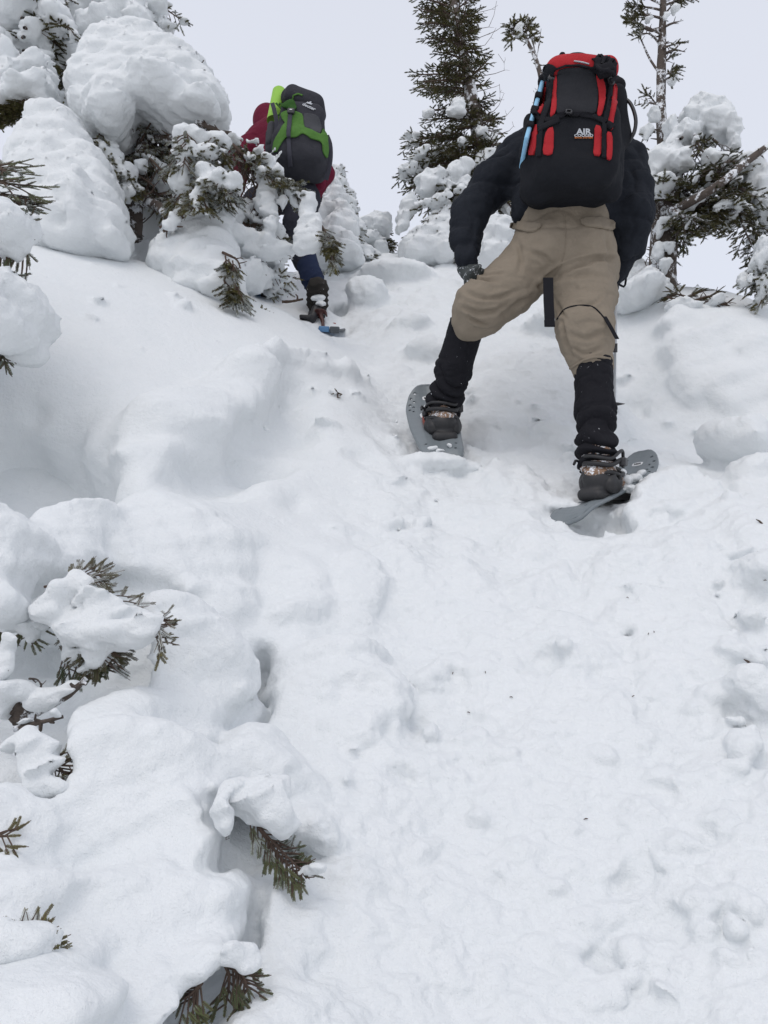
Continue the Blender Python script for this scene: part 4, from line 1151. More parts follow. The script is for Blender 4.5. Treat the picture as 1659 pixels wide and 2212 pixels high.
# ------------------------------------------------------------------ snowshoes of the near hiker
def snowshoe(label, tail, tip, across, mat, twist=0.0, boot=None, badge=True, heel_bar=None):
    tail, tip = np.asarray(tail), np.asarray(tip)
    L = np.linalg.norm(tip - tail); ly = nrm(tip - tail)
    x = nrm(np.asarray(across, float) - np.dot(across, ly) * ly); z = np.cross(x, ly)
    M = np.eye(4); M[:3, 0], M[:3, 1], M[:3, 2], M[:3, 3] = x, ly, z, tail
    W = .098
    root = empty("snowshoe", tail, label, "snowshoe", "snowshoes of the near hiker")
    out = [(-.060, 0), (-.078, .05), (-.088, .14), (-W, .26), (-W, .38), (-.092, .455), (-.070, .515), (-.035, .548), (0, .556), (.035, .548), (.070, .515), (.092, .455), (W, .38), (W, .26), (.088, .14), (.078, .05), (.060, 0), (.0, -.008)]
    out = [(a, b * L / .556) for a, b in out][::-1]
    k = L / .556
    fz = lambda X_, Y_: .055 * max(0, (Y_ / k - .40) / .15) ** 2 - .004 * math.cos(X_ * 60) - .02 * max(0, (.06 - Y_ / k) / .06) ** 2
    holes = []
    for s in (-1, 1):
        holes += [(s * .052, .512 * k, .0075, .0065), (s * .072, .488 * k, .0075, .0075), (s * .060, .468 * k, .006, .007), (s * .079, .452 * k, .0075, .0075), (s * .066, .434 * k, .006, .007), (s * .083, .418 * k, .0065, .0075), (s * .070, .40 * k, .0055, .007)]
        holes += [(s * .05, .05 * k, .006, .006), (s * .058, .09 * k, .006, .006)]
    # opening in front of the toe where the boot dips through
    holes.append((0, .335 * k, .045, .055 * k))
    deck = plate("deck", out, holes, fz, .007, mat, root, M, .018)
    def rail(side):
        p = [(side * (abs(a) if abs(a) > .02 else 0), b) for a, b in out if (a * side > 0 or abs(a) < 1e-6) and b > -1]
        p = sorted(p, key=lambda q: q[1])
        return [M[:3, :3] @ np.array((a * .96, b, fz(a, b) - .004)) + M[:3, 3] for a, b in p]
    for s in (-1, 1):
        t = Tubes(); t.add(smooth_path(rail(s), 40), .0075, 6); t.build("edge_rail", mat, root)
    # raised rim round the opening
    t = Tubes(); t.add([M[:3, :3] @ np.array((.052 * math.cos(a), .335 * k + .064 * k * math.sin(a), .006)) + M[:3, 3] for a in np.linspace(0, 2 * math.pi, 25)], .004, 6)
    t.build("opening_rim", mat, root)
    P = lambda a, b, c: M[:3, :3] @ np.array((a, b * k, c)) + M[:3, 3]
    # badge
    if badge:
        yb = .492
        z0 = fz(0, yb * k) + .0055
        sl = (fz(0, yb * k + .01) - fz(0, yb * k - .01)) / .02
        T2 = np.eye(4); yy = nrm(np.array((0, 1, sl))); zz = np.cross((1, 0, 0), yy)
        T2[:3, 0], T2[:3, 1], T2[:3, 2], T2[:3, 3] = (1, 0, 0), yy, zz, (0, yb * k, z0)
        MM = M @ T2
        ov = [(.027 * math.cos(a), .0125 * math.sin(a)) for a in np.linspace(0, 2 * math.pi, 25)[:-1]]
        plate("badge", ov, [], lambda a, b: 0.0, .002, BADGE, root, MM, .012)
        MM2 = MM.copy(); MM2[:3, 3] += MM[:3, 2] * .0016
        text_mesh("lettering", "MSR", .0155, BUCKLE, root, MM2, .0004, True, 1.05)
    # red pivot plate and crampon teeth below
    s_ = [rbox(P(0, .29, -.004), (.046, .05, .004), M[:3, :3], .003, .002)] + [rbox(P(sx * .043, .27, .014), (.003, .045, .014), M[:3, :3], .003, .002) for sx in (-1, 1)]
    add("pivot_plate", *solids_mesh(s_, .005), RED_METAL, root)
    if boot is not None:
        heel, fwd, up = [np.asarray(v, float) for v in boot]
        fwd = nrm(fwd); up = nrm(up - np.dot(up, fwd) * fwd); sd = np.cross(fwd, up)
        B = lambda a, b, c: heel + sd * a + fwd * b + up * c
        RB = np.stack([sd, fwd, up], 1)
        # heel cup with its slots, side straps, toe straps
        hc = [cap(B(-.030, .0, .03), B(.030, .0, .03), .046, .046, k=.02), rbox(B(0, .03, .015), (.062, .09, .026), RB, .02, .02),
              ell(B(0, .055, .085), (.053, .10, .065), RB, .01, 's'), ell(B(0, .02, .078), (.050, .062, .030), RB, .004, 's'),
              rbox(B(0, -.05, .052), (.026, .03, .008), RB, .004, .002, 's'), rbox(B(.055, -.012, .046), (.03, .012, .010), RB, .003, .002, 's')]
        add("heel_cup", *solids_mesh(hc, .0045), RUBBER, root)
        for hh, rr, tl in ((.088, .0085, .02), (.062, .0075, -.01), (.11, .006, .03)):
            t = Tubes()
            t.add(smooth_path([B(-.055, .10, hh - .02), B(-.064, .03, hh), B(-.045, -.035, hh + tl * .3), B(0, -.056, hh + tl * .2), B(.045, -.035, hh), B(.066, .03, hh + tl), B(.056, .10, hh)], 30), rr, 6)
            t.build("binding_strap", RUBBER, root)
        for bb in (.10, .16):
            t = Tubes(); t.add(smooth_path([B(-.062, bb, .0), B(-.058, bb, .05), B(0, bb, .085), B(.058, bb, .05), B(.062, bb, .0)], 20), .0085, 6)
            t.build("toe_strap", RUBBER, root)
        add("strap_buckle", *solids_mesh([rbox(B(.072, .03, .10), (.012, .022, .016), RB, .005, .002)], .005), BUCKLE, root)
        add("strap_buckle", *solids_mesh([ell(B(-.07, .03, .08), (.012, .02, .016), RB)], .005), BUCKLE, root)
        tl_ = Tubes(); tl_.add(smooth_path([B(-.068, .02, .09), B(-.085, -.01, .105), B(-.088, -.03, .09)], 8), .005, 5); tl_.build("strap_end", RUBBER, root)
    return root
Rank, Lank = at(1291, 1000, 3.06), at(955, 885, 3.42)
snowshoe("grey snowshoe lying flat with its holed tip uphill, under the bent leg",
         at(960, 985, 3.22), at(919, 858, 3.66), (1, 0.05, 0.05), DECK_GREY, boot=(Lank + (0, -.02, -.105), (-.05, .97, .25), (0, -.25, 1)))
snowshoe("grey snowshoe turned outward, its tail jutting over a shaded hollow in the snow",
         at(1220, 1110, 2.93), at(1398, 1004, 3.38), (.80, -.60, .03), DECK_GREY, boot=(Rank + (0, -.02, -.105), (.45, .85, .2), (0, -.25, 1)))

o_ = [o for o in bpy.data.objects if o.get('label', '').startswith('grey snowshoe turned')][0]
r_ = np.random.RandomState(4)
cs = [blob(x, y, Y, a, b, d, r_.uniform(-30, 30), .012) for x, y, Y, a, b, d in ((1352,1040,3.10,14,14,.03),(1372,1034,3.12,16,12,.03),(1392,1046,3.08,14,9,.025),(1362,1056,3.05,18,8,.02),(1345,1022,3.14,8,9,.02),(1385,1022,3.18,12,7,.02),(1410,1036,3.14,14,7,.02),(1335,1055,3.04,8,4,.01))]
add("caked_snow", *solids_mesh(cs, .004, lambda P: np.stack([noise3(P, .02, 3) * .009] * 3, -1)), SNOW_TREE, o_)["kind"] = "stuff"
o_ = [o for o in bpy.data.objects if o.get('label', '').startswith('grey snowshoe lying')][0]
cs = [blob(x, y, Y, a, b, d, 0, .01) for x, y, Y, a, b, d in ((915,905,3.50,9,16,.02),(912,925,3.46,7,12,.02),(935,968,3.26,12,5,.012),(950,974,3.24,10,4,.012),(972,962,3.27,7,6,.012),(925,880,3.56,10,8,.02))]
add("caked_snow", *solids_mesh(cs, .004, lambda P: np.stack([noise3(P, .02, 3) * .009] * 3, -1)), SNOW_TREE, o_)["kind"] = "stuff"

# trekking pole behind the right leg
def trekking_pole(label, top, bottom, mat, group=None, grip_mat=None, strap=True):
    top, bottom = np.asarray(top), np.asarray(bottom)
    ax = nrm(bottom - top); L = np.linalg.norm(bottom - top)
    root = empty("trekking_pole", bottom, label, "trekking pole", group)
    t = Tubes(); t.add([top + ax * .10, top + ax * L * .55], .0085, 10); t.build("upper_shaft", mat, root)
    t = Tubes(); t.add([top + ax * L * .53, top + ax * (L - .04)], .0068, 10); t.build("lower_shaft", mat, root)
    t = Tubes(); t.add([top + ax * (L - .04), bottom], [.004, .002], 8); t.build("tip", STEEL, root)
    t = Tubes(); t.add([top + ax * q for q in (0, .02, .05, .09, .125, .14)], [.014, .018, .0145, .016, .0165, .010], 10); t.build("grip", grip_mat or RUBBER, root)
    t = Tubes(); t.add([top + ax * (L * .53 - .02), top + ax * (L * .53 + .02)], .0115, 10); t.build("clamp", BUCKLE, root)
    c = top + ax * (L - .09)
    t = Tubes(); t.add([c - ax * .006, c, c + ax * .006], [.02, .048, .02], 14); t.build("basket", RUBBER, root)
    if strap:
        t = Tubes(); t.add(smooth_path([top + ax * .01, top + np.array((.03, -.03, -.06)), top + np.array((.02, -.04, -.15)), top + np.array((-.01, -.01, -.10)), top + ax * .02], 16), .005, 5); t.build("wrist_strap", WEB, root)
    return root
trekking_pole("slim grey trekking pole planted behind the khaki trouser leg beside the right snowshoe", at(1330, 560, 3.62), at(1327, 915, 3.92), POLE_GREY)

# ------------------------------------------------------------------ second hiker, higher up
def hiker_two():
    foot = at(688, 672, 4.80); ank = at(686, 636, 4.84); knee = at(655, 556, 4.86); hip = at(652, 425, 4.98)
    lhip = at(590, 420, 5.10); lknee = at(545, 455, 4.92); lank = at(582, 590, 5.05)
    lknee = at(535, 475, 4.95)
    pel = at(628, 405, 5.04); waist = at(630, 375, 5.06); chest = at(610, 300, 5.18); neck = at(592, 288, 5.24); head = at(578, 266, 5.30)
    lsh, lel, lwr = at(568, 305, 5.20), at(516, 352, 5.12), at(505, 425, 5.10)
    rsh, rel, rwr = at(665, 315, 5.16), at(697, 372, 5.10), at(680, 420, 5.26)
    body = [cap(pel, waist, .11, .105, S=(1.3, .8, 1)), cap(waist, chest, .11, .12, S=(1.3, .8, 1)), cap(chest, neck, .08, .05), cap(neck, head, .05, .05)]
    body += chain([hip, knee, ank], [.08, .042, .030]) + chain([lhip, lknee, lank], [.08, .045, .03])
    body += chain([chest, lsh, lel, lwr], [.06, .05, .038, .026]) + chain([chest, rsh, rel, rwr], [.06, .05, .038, .026])
    body += hand(lwr + (lwr - lel) * .28, lwr, lwr - lel, (1, 0, 0), .08, (.2, .4, -.2), .008) + hand(rwr + (rwr - rel) * .25, rwr, rwr - rel, (-1, 0, 0), .08, (-.2, .5, -.2), .008)
    body += [ell(head + (0, .01, .02), (.072, .09, .10), None, .03), ell(head + (0, .09, .01), (.011, .02, .018), None, .01)]
    body += [ell(head + (s * .074, 0, .01), (.011, .018, .028), None, .008) for s in (-1, 1)]
    V, F = solids_mesh(body, .012)
    p = add("person", V, F, SKIN)
    tag(p, "hiker in a burgundy hooded jacket and dark trousers climbing ahead behind snowy branches", "person")
    hv = [ell(head + (0, -.01, .01), (.098, .115, .112), None, .03), cap(head + (0, -.05, -.05), neck + (0, -.04, 0), .075, .085, k=.04), ell(head + (0, .12, .0), (.06, .09, .08), None, .02, 's')]
    add("hood", *solids_mesh(hv, .010), BURGUNDY, p)
    jk = [cap(at(632, 388, 5.06), at(625, 360, 5.06), .145, .14, k=.05, S=(1.22, .9, 1)), cap(at(625, 360, 5.06), chest, .14, .15, k=.05, S=(1.25, .9, 1)), ell(at(605, 290, 5.24), (.15, .12, .10), None, .06)]
    jk += [cap(at(600, 372, 5.06), at(690, 396, 5.04), .045, .045, k=.03)]
    jk += chain([chest + (0, 0, .04), lsh, at(543, 325, 5.16), lel, lwr], [.11, .10, .088, .078, .052], k=.04)
    jk += chain([chest + (0, 0, .04), rsh, rel, rwr], [.10, .09, .068, .05], k=.04)
    f1 = limb_folds(lsh, lel, .008, .06, 1.2, .3); f2 = limb_folds(lel, lwr, .008, .05, 1.2, .3)
    cloth("jacket", jk, .016, BURGUNDY, p, lambda V: np.maximum(f1(V), 0) + np.maximum(f2(V), 0) + noise3(V, .08, 88) * .006, None, True)
    tr = [ell(at(630, 405, 5.06), (.165, .14, .13), None, .06)]
    tr += chain([at(655, 430, 4.99), at(645, 490, 4.92), at(656, 560, 4.87)], [.110, .088, .074], k=.05)
    tr += chain([at(595, 425, 5.06), at(560, 445, 4.98), lknee, at(552, 520, 5.0)], [.115, .10, .09, .075], k=.05)
    fa = limb_folds(hip, knee, .007, .06, 1.3, .4)
    cloth("trousers", tr, .015, CHARCOAL_TR, p, lambda V: np.maximum(fa(V), 0) + noise3(V, .07, 89) * .005, None, True)
    for kn, an in ((at(656, 548, 4.87), ank), (at(560, 530, 5.0), lank)):
        g = chain([kn, kn + (an - kn) * .6, an], [.070, .062, .055], k=.03)
        gf = limb_folds(kn, an, .010, .05, .8, 2)
        cloth("gaiter", g, .010, NAVY, p, lambda V: gf(V), None, True)
    # boots
    for an, fwd, upv in ((ank, np.array((.0, .80, .75)), np.array((.05, -.75, .75))), (lank, np.array((-.15, 1, .1)), np.array((0, -.1, 1)))):
        fwd = nrm(fwd); upv = nrm(upv - np.dot(upv, fwd) * fwd); R = np.stack([np.cross(fwd, upv), fwd, upv], 1)
        sole = an - upv * .10
        bt = [cap(an + upv * .04, an - upv * .05, .062, .058, k=.02), ell(sole + upv * .045, (.05, .075, .055), R, .03), ell(sole + fwd * .12 + upv * .03, (.05, .11, .042), R, .04)]
        cloth("boot", bt, .009, BOOT_DARK, p, lambda V: (1 - np.abs(np.sin((((V - an) @ upv) / .036 + noise3(V, .06, 84) * .6) * math.pi))) * .007, None, True, .002)
        add("boot_sole", *solids_mesh([rbox(sole + upv * -.006 + fwd * .06, (.052, .15, .02), R, .018, .01)], .008), RUBBER, p)
        add("boot_snow", *solids_mesh([ell(an + np.array((.01, -.045, -.045)), (.042, .02, .022), None, .01), ell(an + np.array((.022, -.05, -.085)), (.035, .018, .014), None, .01)], .008, lambda P: np.stack([noise3(P, .02, 3) * .01] * 3, -1)), SNOW_TREE, p)
    for wr, el in ((lwr, lel), (rwr, rel)):
        add("glove", *solids_mesh(hand(wr + (wr - el) * .28, wr, wr - el, (1, 0, 0), .10, (.2, .4, -.2), .012), .009), PACK_BLACK, p)
    return p, hip, ank, lank
person2, hip2, ank2, lank2 = hiker_two()

def backpack_two():
    X = at
    Rl = rot_y(math.radians(8))
    Z = lambda pts: [(569.3 + x * .09804, 183 + y * .09804) for x, y in pts]
    sol = [rbox(X(650, 290, 4.86), (.135, .125, .16), Rl, .06, .05), rbox(X(650, 335, 4.84), (.165, .135, .11), Rl, .06, .06), ell(X(655, 360, 4.86), (.145, .12, .085), Rl, .05), cap(X(590, 290, 4.92), X(592, 330, 4.9), .045, .055, k=.03)]
    V, F = solids_mesh(sol, .016); V, F = subdivide(V, F); N = vertex_normals(V, F)
    V = V + N * (noise3(V, .11, 95) * .007 + noise3(V, .05, 96) * .003)[:, None]
    b = add("backpack", V, F, PACK2_DARK)
    tag(b, "green and charcoal backpack with a lime foam roll, worn by the hiker in burgundy", "backpack")
    ls = [rbox(X(658, 228, 4.90), (.130, .11, .060), rot_y(math.radians(24)), .05, .03), ell(X(636, 216, 4.92), (.085, .09, .060), rot_y(.3), .03)]
    V, F = solids_mesh(ls, .010); V, F = subdivide(V, F); N = vertex_normals(V, F)
    V = V + N * (noise3(V, .07, 97) * .006)[:, None]
    lid = add("lid", V, F, PACK2_DARK, b)
    bv = bvh_of(b, lid)
    patch("green_panel", Z([(390,655),(520,570),(760,615),(872,665),(890,955),(1000,985),(1130,1060),(1275,1120),(1272,930),(1390,1130),(1412,1400),(1385,1640),(1300,1500),(1280,1290),(1200,1240),(1040,1200),(960,1130),(850,1072),(740,1160),(600,1172),(500,1172),(420,1250),(350,1380),(300,1480),(215,1490),(240,1250),(400,950),(480,860),(420,780)]), bv, GREEN, b, .007, 3.2, rough=.004)
    patch("front_pocket", Z([(872,655),(1000,640),(1180,690),(1232,800),(1270,1110),(1120,1060),(1000,985),(895,955)]), bv, PACK2_GREY, b, .009, 3.2, rough=.002)
    patch("lid_piping", Z(band([(640,330),(660,240),(760,205),(860,240)], 34)), bv, GREEN, lid, .006, 2.5, rnd=0)
    patch("side_panel", Z([(400,500),(560,370),(680,390),(740,520),(700,590),(560,560)]), bv, GREEN_DARK, lid, .008, 3, rough=.008)
    bv2 = bvh_of(b, lid, *[o for o in b.children if o.name.startswith(("green_panel", "front_pocket"))])
    patch("center_strap", Z(band([(590,650),(570,850),(550,1060),(555,1300),(575,1560),(598,1800)], 92)), bv2, WEB_GREY, b, .010, 3, rnd=0)
    # foam roll
    t = Tubes()
    a0, a1 = X(604, 196, 4.98), X(592, 262, 4.90)
    ax = nrm(a0 - a1)
    t.add([a1, a0 - ax * .012, a0 - ax * .003, a0], [.046, .044, .040, .030], 20)
    t.build("foam_roll", FOAM_GREEN, b)
    for pts, w, mt in (([(588,222,4.84),(592,236,4.83),(597,262,4.83),(596,300,4.84)], .013, WEB_GREY), ([(602,222,4.90),(612,226,4.84),(617,236,4.84),(600,250,4.84)], .006, GREEN_DARK), ([(596,222,4.86),(606,232,4.84),(618,238,4.84)], .006, GREEN_DARK),
                       ([(706,292,4.86),(713,312,4.84),(714,340,4.84),(710,366,4.84),(704,388,4.86)], .014, WEB_GREY)):
        P_ = smooth_path(Q(*pts), 16)
        T = np.gradient(P_, axis=0); V, F = [], []
        for i, q in enumerate(P_):
            sd = nrm(np.cross(T[i], (0, 1, 0)))
            V += [q - sd * w, q + sd * w, q + sd * w + (0, .004, 0), q - sd * w + (0, .004, 0)]
        for i in range(len(P_) - 1):
            for j in range(4): F.append([i * 4 + j, i * 4 + (j + 1) % 4, i * 4 + 4 + (j + 1) % 4, i * 4 + 4 + j])
        F += [[0, 3, 2, 1], [len(V) - 4, len(V) - 3, len(V) - 2, len(V) - 1]]
        add("loose_strap", V, F, mt, b, smooth=False)
    h = cast(bv2, 629, 243)
    if h[0] is not None:
        add("buckle", *solids_mesh([rbox(np.array(h[0]) + (0, -.012, 0), (.022, .010, .018), rot_y(.1), .006, .002)], .004), BUCKLE, b)
        add("buckle_shine", *solids_mesh([rbox(np.array(h[0]) + (0, -.024, .002), (.008, .002, .004), rot_y(.1), .001, .001)], .0015), STEEL, b)
    h = cast(bv2, 592, 258)
    if h[0] is not None:
        add("side_bracket", *solids_mesh([rbox(np.array(h[0]) + (0.01, -.005, 0), (.034, .012, .026), rot_y(-.2), .006, .004)], .005), PACK2_GREY, b)
    add("mesh_pocket", *solids_mesh([cap(X(588, 275, 4.88), X(586, 310, 4.88), .030, .034, k=.02, S=(1, 1.6, 1))], .009), PACK2_GREY, b)
    # maker's mark on the lid
    def on(px, py):
        h = cast(bv, px, py); q = np.array(h[0]); nn = nrm(np.array(h[1])); nn = nn if nn[1] < 0 else -nn
        M = np.eye(4); up = np.array((.30, 0, 1.0)); x = np.array((1.0, 0, -.55)); x = nrm(x - np.dot(x, nn) * nn); y = np.cross(nn, x)
        M[:3, 0], M[:3, 1], M[:3, 2], M[:3, 3] = x, y, nn, q + nn * .004
        return M
    M = on(668.5, 224)
    plate("emblem", [(-.018, -.010), (.018, -.010), (.020, .004), (.006, .002), (.004, .018), (-.003, .022), (-.008, .006), (-.018, .008)], [], lambda a, b: 0, .0015, PRINT_WHITE, b, M, .02)
    text_mesh("lettering", "deuter", .030, PRINT_WHITE, b, on(667.5, 231.5), .001, True, 1.1)
    for sh in (-1, 1):
        t = Tubes(); c = at(625 + sh * 32, 280, 5.06)
        t.add(smooth_path([c, c + (0, .12, .08), c + (0, .26, 0), c + (0, .28, -.14), c + (0, .12, -.26), c + (0, -.05, -.30)], 20), .02, 8); t.build("shoulder_strap", WEB_GREY, b)
    return b
pack2 = backpack_two()

# the far hiker's snowshoes: blue decks, red crampons
RED_METAL_DARK = mat_plain('rusty_red_steel', (0.055, 0.014, 0.011), 0.5, var=0.4)
def far_snowshoe(label, c, fwd, side, length, width):
    fwd, side = nrm(fwd), np.asarray(side, float); side = nrm(side - np.dot(side, fwd) * fwd); up = np.cross(side, fwd)
    R = np.stack([side, fwd, up], 1)
    c = np.asarray(c)
    root = empty("snowshoe", c, label, "snowshoe", "snowshoes of the far hiker")
    M = np.eye(4); M[:3, :3] = R; M[:3, 3] = c
    out = [(-.05, 0), (-.075, .10), (-.09, .30), (-.085, .44), (-.05, .53), (0, .55), (.05, .53), (.085, .44), (.09, .30), (.075, .10), (.05, 0)][::-1]
    plate("deck", out, [], lambda a, b: .05 * max(0, (b - .4) / .15) ** 2, .008, DECK_BLUE, root, M, .03)
    P = lambda a, b, z: R @ np.array((a, b, z)) + c
    t = Tubes()
    for s in (-1, 1): t.add(smooth_path([P(s * .05, 0, 0), P(s * .078, .10, 0), P(s * .092, .30, 0), P(s * .086, .44, 0), P(s * .03, .545, .045)], 20), .009, 6)
    t.build("edge_rail", DECK_DARK, root)
    s_ = [rbox(P(-.026, -.01, .005), (.030, .02, .016), R, .004, .002)]
    add("tail_clip", *solids_mesh(s_, .006), DECK_BLUE, root)
    add("tail_grip", *solids_mesh([rbox(P(.034, -.012, .003), (.028, .022, .019), R, .005, .002)], .006), DECK_DARK, root)
    add("pivot_plate", *solids_mesh([rbox(P(0, .26, .03), (.035, .05, .006), R, .003, .002)], .006), RED_METAL, root)
    return root
far_snowshoe("snowshoe with blue tail clip hanging from the far hiker's raised heel", at(710, 713, 4.70), (-.03, .92, .44), (1, 0, -.05), .5, .2)
far_snowshoe("dark snowshoe of the far hiker half hidden behind twigs, on the front foot", lank2 + (0, -.10, -.12), (-.1, .95, .1), (1, 0, 0), .5, .2)
s_ = [rbox(at(660, 686, 4.76), (.035, .02, .012), rot_y(.1), .006, .004), cap(at(672, 694, 4.78), at(684, 668, 4.82), .022, .030, k=.02)]
sb = add("binding", *solids_mesh(s_, .008), RUBBER)
tag(sb, "black binding strap and toe piece poking from the snow left of the far hiker's boot", "binding")
s_ = [cap(at(692, 680, 4.79), at(697, 694, 4.77), .014, .010, k=.02), ell(at(691, 674, 4.80), (.038, .04, .012), None, .02), cap(at(697, 692, 4.77), at(698, 706, 4.75), .010, .011, k=.01), cap(at(682, 676, 4.79), at(681, 684, 4.78), .008, .005, k=.01), cap(at(704, 676, 4.79), at(706, 684, 4.78), .008, .005, k=.01)]
sc_ = add("crampon", *solids_mesh(s_, .006), RED_METAL_DARK)
tag(sc_, "rust red crampon spikes under the sole of the far hiker's boot", "crampon")

# ------------------------------------------------------------------ conifers
def twig_template(length, needle, n, spread, rs, flat=False, wid=0.0022):
    """one shoot: needles all round (or in two ranks) along +x, as thin folded blades"""
    V, F = [], []
    r = np.random.RandomState(rs)
    for i in range(n):
        t = (i + .5) / n
        b = np.array((t * length, 0, 0))
        L = needle * (1 - .45 * abs(t - .45)) * r.uniform(.8, 1.15)
        if flat:
            s = 1 if i % 2 else -1
            d = nrm((.55 + .35 * t + r.uniform(-.1, .1), s * (1 + r.uniform(-.15, .15)), r.uniform(-.05, .35)))
            w = nrm(np.cross(d, (0, 0, 1)))
        else:
            a = i * 2.399 + r.uniform(-.3, .3)
            d = nrm((.75 + .5 * t, math.cos(a) * spread, math.sin(a) * spread))
            w = nrm(np.cross(d, (r.uniform(-1, 1), r.uniform(-1, 1), 1)))
        k = len(V)
        if not flat:
            V += [b - w * wid, b + w * wid, b + d * L]; F.append([k, k + 1, k + 2]); continue
        m = b + d * L * .55
        V += [b, m + w * wid, b + d * L, m - w * wid]
        F.append([k, k + 1, k + 2, k + 3])
    return np.array(V), np.array(F)
SPRUCE = [twig_template(l, .0145, n, .85, i, wid=.0027) for i, (l, n) in enumerate(((.035, 28), (.05, 38), (.065, 48)))]
FIRTW = [twig_template(l, .0105, n, .9, 9 + i, True, .0011) for i, (l, n) in enumerate(((.032, 34), (.046, 50), (.06, 64)))]

class Foliage:
    """a tree's shoots, bark and the snow that lies on them"""
    def __init__(s, seed, temps=SPRUCE, twig_r=.0022):
        s.r = np.random.RandomState(seed); s.temps = temps; s.tr = twig_r
        s.V, s.F, s.n = [], [], 0; s.bark = Tubes(); s.snow = []; s.shoots = []
    def shoot(s, p, d, size=None, up=(0, 0, 1), scale=1.0):
        i = s.r.randint(len(s.temps)) if size is None else size
        V, F = s.temps[i]
        x = nrm(d); z = nrm(np.asarray(up) - np.dot(up, x) * x + s.r.uniform(-.15, .15, 3)); z = nrm(z - np.dot(z, x) * x)
        M = np.stack([x, np.cross(z, x), z], 0) * scale * s.r.uniform(.85, 1.15)
        W = V @ M + p
        s.V.append(W); s.F.append(F + s.n); s.n += len(W)
        e = p + x * V[:, 0].max() * scale
        s.bark.add([p, e], [s.tr * 1.0, s.tr * .6], 3, False)
        s.shoots.append((p + e) / 2)
    def branch(s, pts, r0, r1=None, subs=10, sub_len=.20, ang=55, start=.15, dens=.028, droop=.15, snow=0.0, snow_r=.02, bare=0.0, plane=None, twig_scale=1.0, taper=.75):
        P = smooth_path(pts, max(6, min(subs * 2, 14))); n = len(P)
        s.bark.add(P, np.linspace(r0, r1 if r1 else r0 * .35, n), 5, False)
        T = np.gradient(P, axis=0)
        L = np.linalg.norm(np.diff(P, axis=0), axis=1).sum()
        up0 = np.array((0, 0, 1.0)) if plane is None else np.asarray(plane, float)
        for k in range(subs * 2):
            t = start + (1 - start) * (k + s.r.uniform(0, .8)) / (subs * 2)
            i = min(int(t * (n - 1)), n - 2); p = P[i] + (P[i + 1] - P[i]) * (t * (n - 1) - i)
            x = nrm(T[i]); sd = nrm(np.cross(x, up0)) * (1 if k % 2 else -1)
            a = math.radians(ang * s.r.uniform(.75, 1.2))
            d = nrm(x * math.cos(a) + sd * math.sin(a) + np.array((0, 0, s.r.uniform(-.25, .15))))
            l = sub_len * (1 - taper * t) * s.r.uniform(.6, 1.15)
            if l < .03: l = .03
            e = p + d * l + np.array((0, 0, -droop * l))
            mid = (p + e) / 2 + np.array((0, 0, droop * l * .3))
            Q_ = smooth_path([p, mid, e], 5)
            s.bark.add(Q_[::2], np.linspace(max(s.tr * 1.4, r0 * .28), s.tr, 3), 4, False)
            if s.r.rand() < bare: continue
            m = max(1, int(l / dens))
            for j in range(m):
                u = (j + .6) / m
                q = Q_[0] + (Q_[-1] - Q_[0]) * u + np.array((0, 0, droop * l * .3 * math.sin(u * 3.14)))
                sg = 1 if j % 2 else -1
                side2 = nrm(np.cross(d, up0)) * sg
                aa = math.radians(s.r.uniform(35, 60))
                s.shoot(q, nrm(d * math.cos(aa) + side2 * math.sin(aa) + np.array((0, 0, s.r.uniform(-.35, .1)))), None, up0, twig_scale)
            s.shoot(e - d * .01, d, None, up0, twig_scale)
            if snow and s.r.rand() < snow:
                for u in (.35, .7, 1.0):
                    if s.r.rand() < .8:
                        q = Q_[0] + (Q_[-1] - Q_[0]) * u
                        rr = snow_r * s.r.uniform(.7, 1.3)
                        s.snow.append(ell(q + np.array((0, 0, rr * .35)), (rr * 1.25, rr * 1.15, rr * .62), None, .02))
        s.shoot(P[-1], T[-1], None, up0, twig_scale)
        if snow:
            for i in range(1, n):
                if s.r.rand() < snow * .9:
                    rr = snow_r * s.r.uniform(.8, 1.25)
                    s.snow.append(ell(P[i] + np.array((0, 0, rr * .4)), (rr * 1.3, rr * 1.2, rr * .7), None, .025))
        return P
    def bare(s, pts, r0, r1=.002, side=0, sl=.08, n=16):
        P = smooth_path(pts, n)
        s.bark.add(P, np.linspace(r0, r1, n) * (1 + .12 * s.r.uniform(-1, 1, n)), 6)
        for k in range(side):
            i = s.r.randint(2, n - 1); x = nrm(P[i] - P[i - 1])
            d = nrm(x * .6 + s.r.uniform(-1, 1, 3) * (1, .5, 1))
            e = P[i] + d * sl * s.r.uniform(.4, 1.1)
            s.bark.add([P[i], (P[i] + e) / 2 + s.r.uniform(-.006, .006, 3), e], [r1 * 1.3, r1, r1 * .6], 4, False)
        return P
    def trunk(s, pts, r0, r1, n=26, knots=0):
        P = smooth_path(pts, n)
        rad = np.linspace(r0, r1, n) * (1 + .07 * np.array([noise3(np.array([[p[2] * 9, 0, 0]]), 1, 3)[0] for p in P]))
        t = Tubes(); t.add(P, rad, 12); s.trunks = getattr(s, 'trunks', []) + [t]
        for k in range(knots):
            i = s.r.randint(1, n - 2); a = s.r.uniform(0, 6.28)
            d = np.array((math.cos(a), math.sin(a) * .6, s.r.uniform(-.2, .4))); q = P[i] + d * rad[i] * .6
            s.bark.add([q, q + d * s.r.uniform(.02, .07)], [.006, .002], 5)
        return P
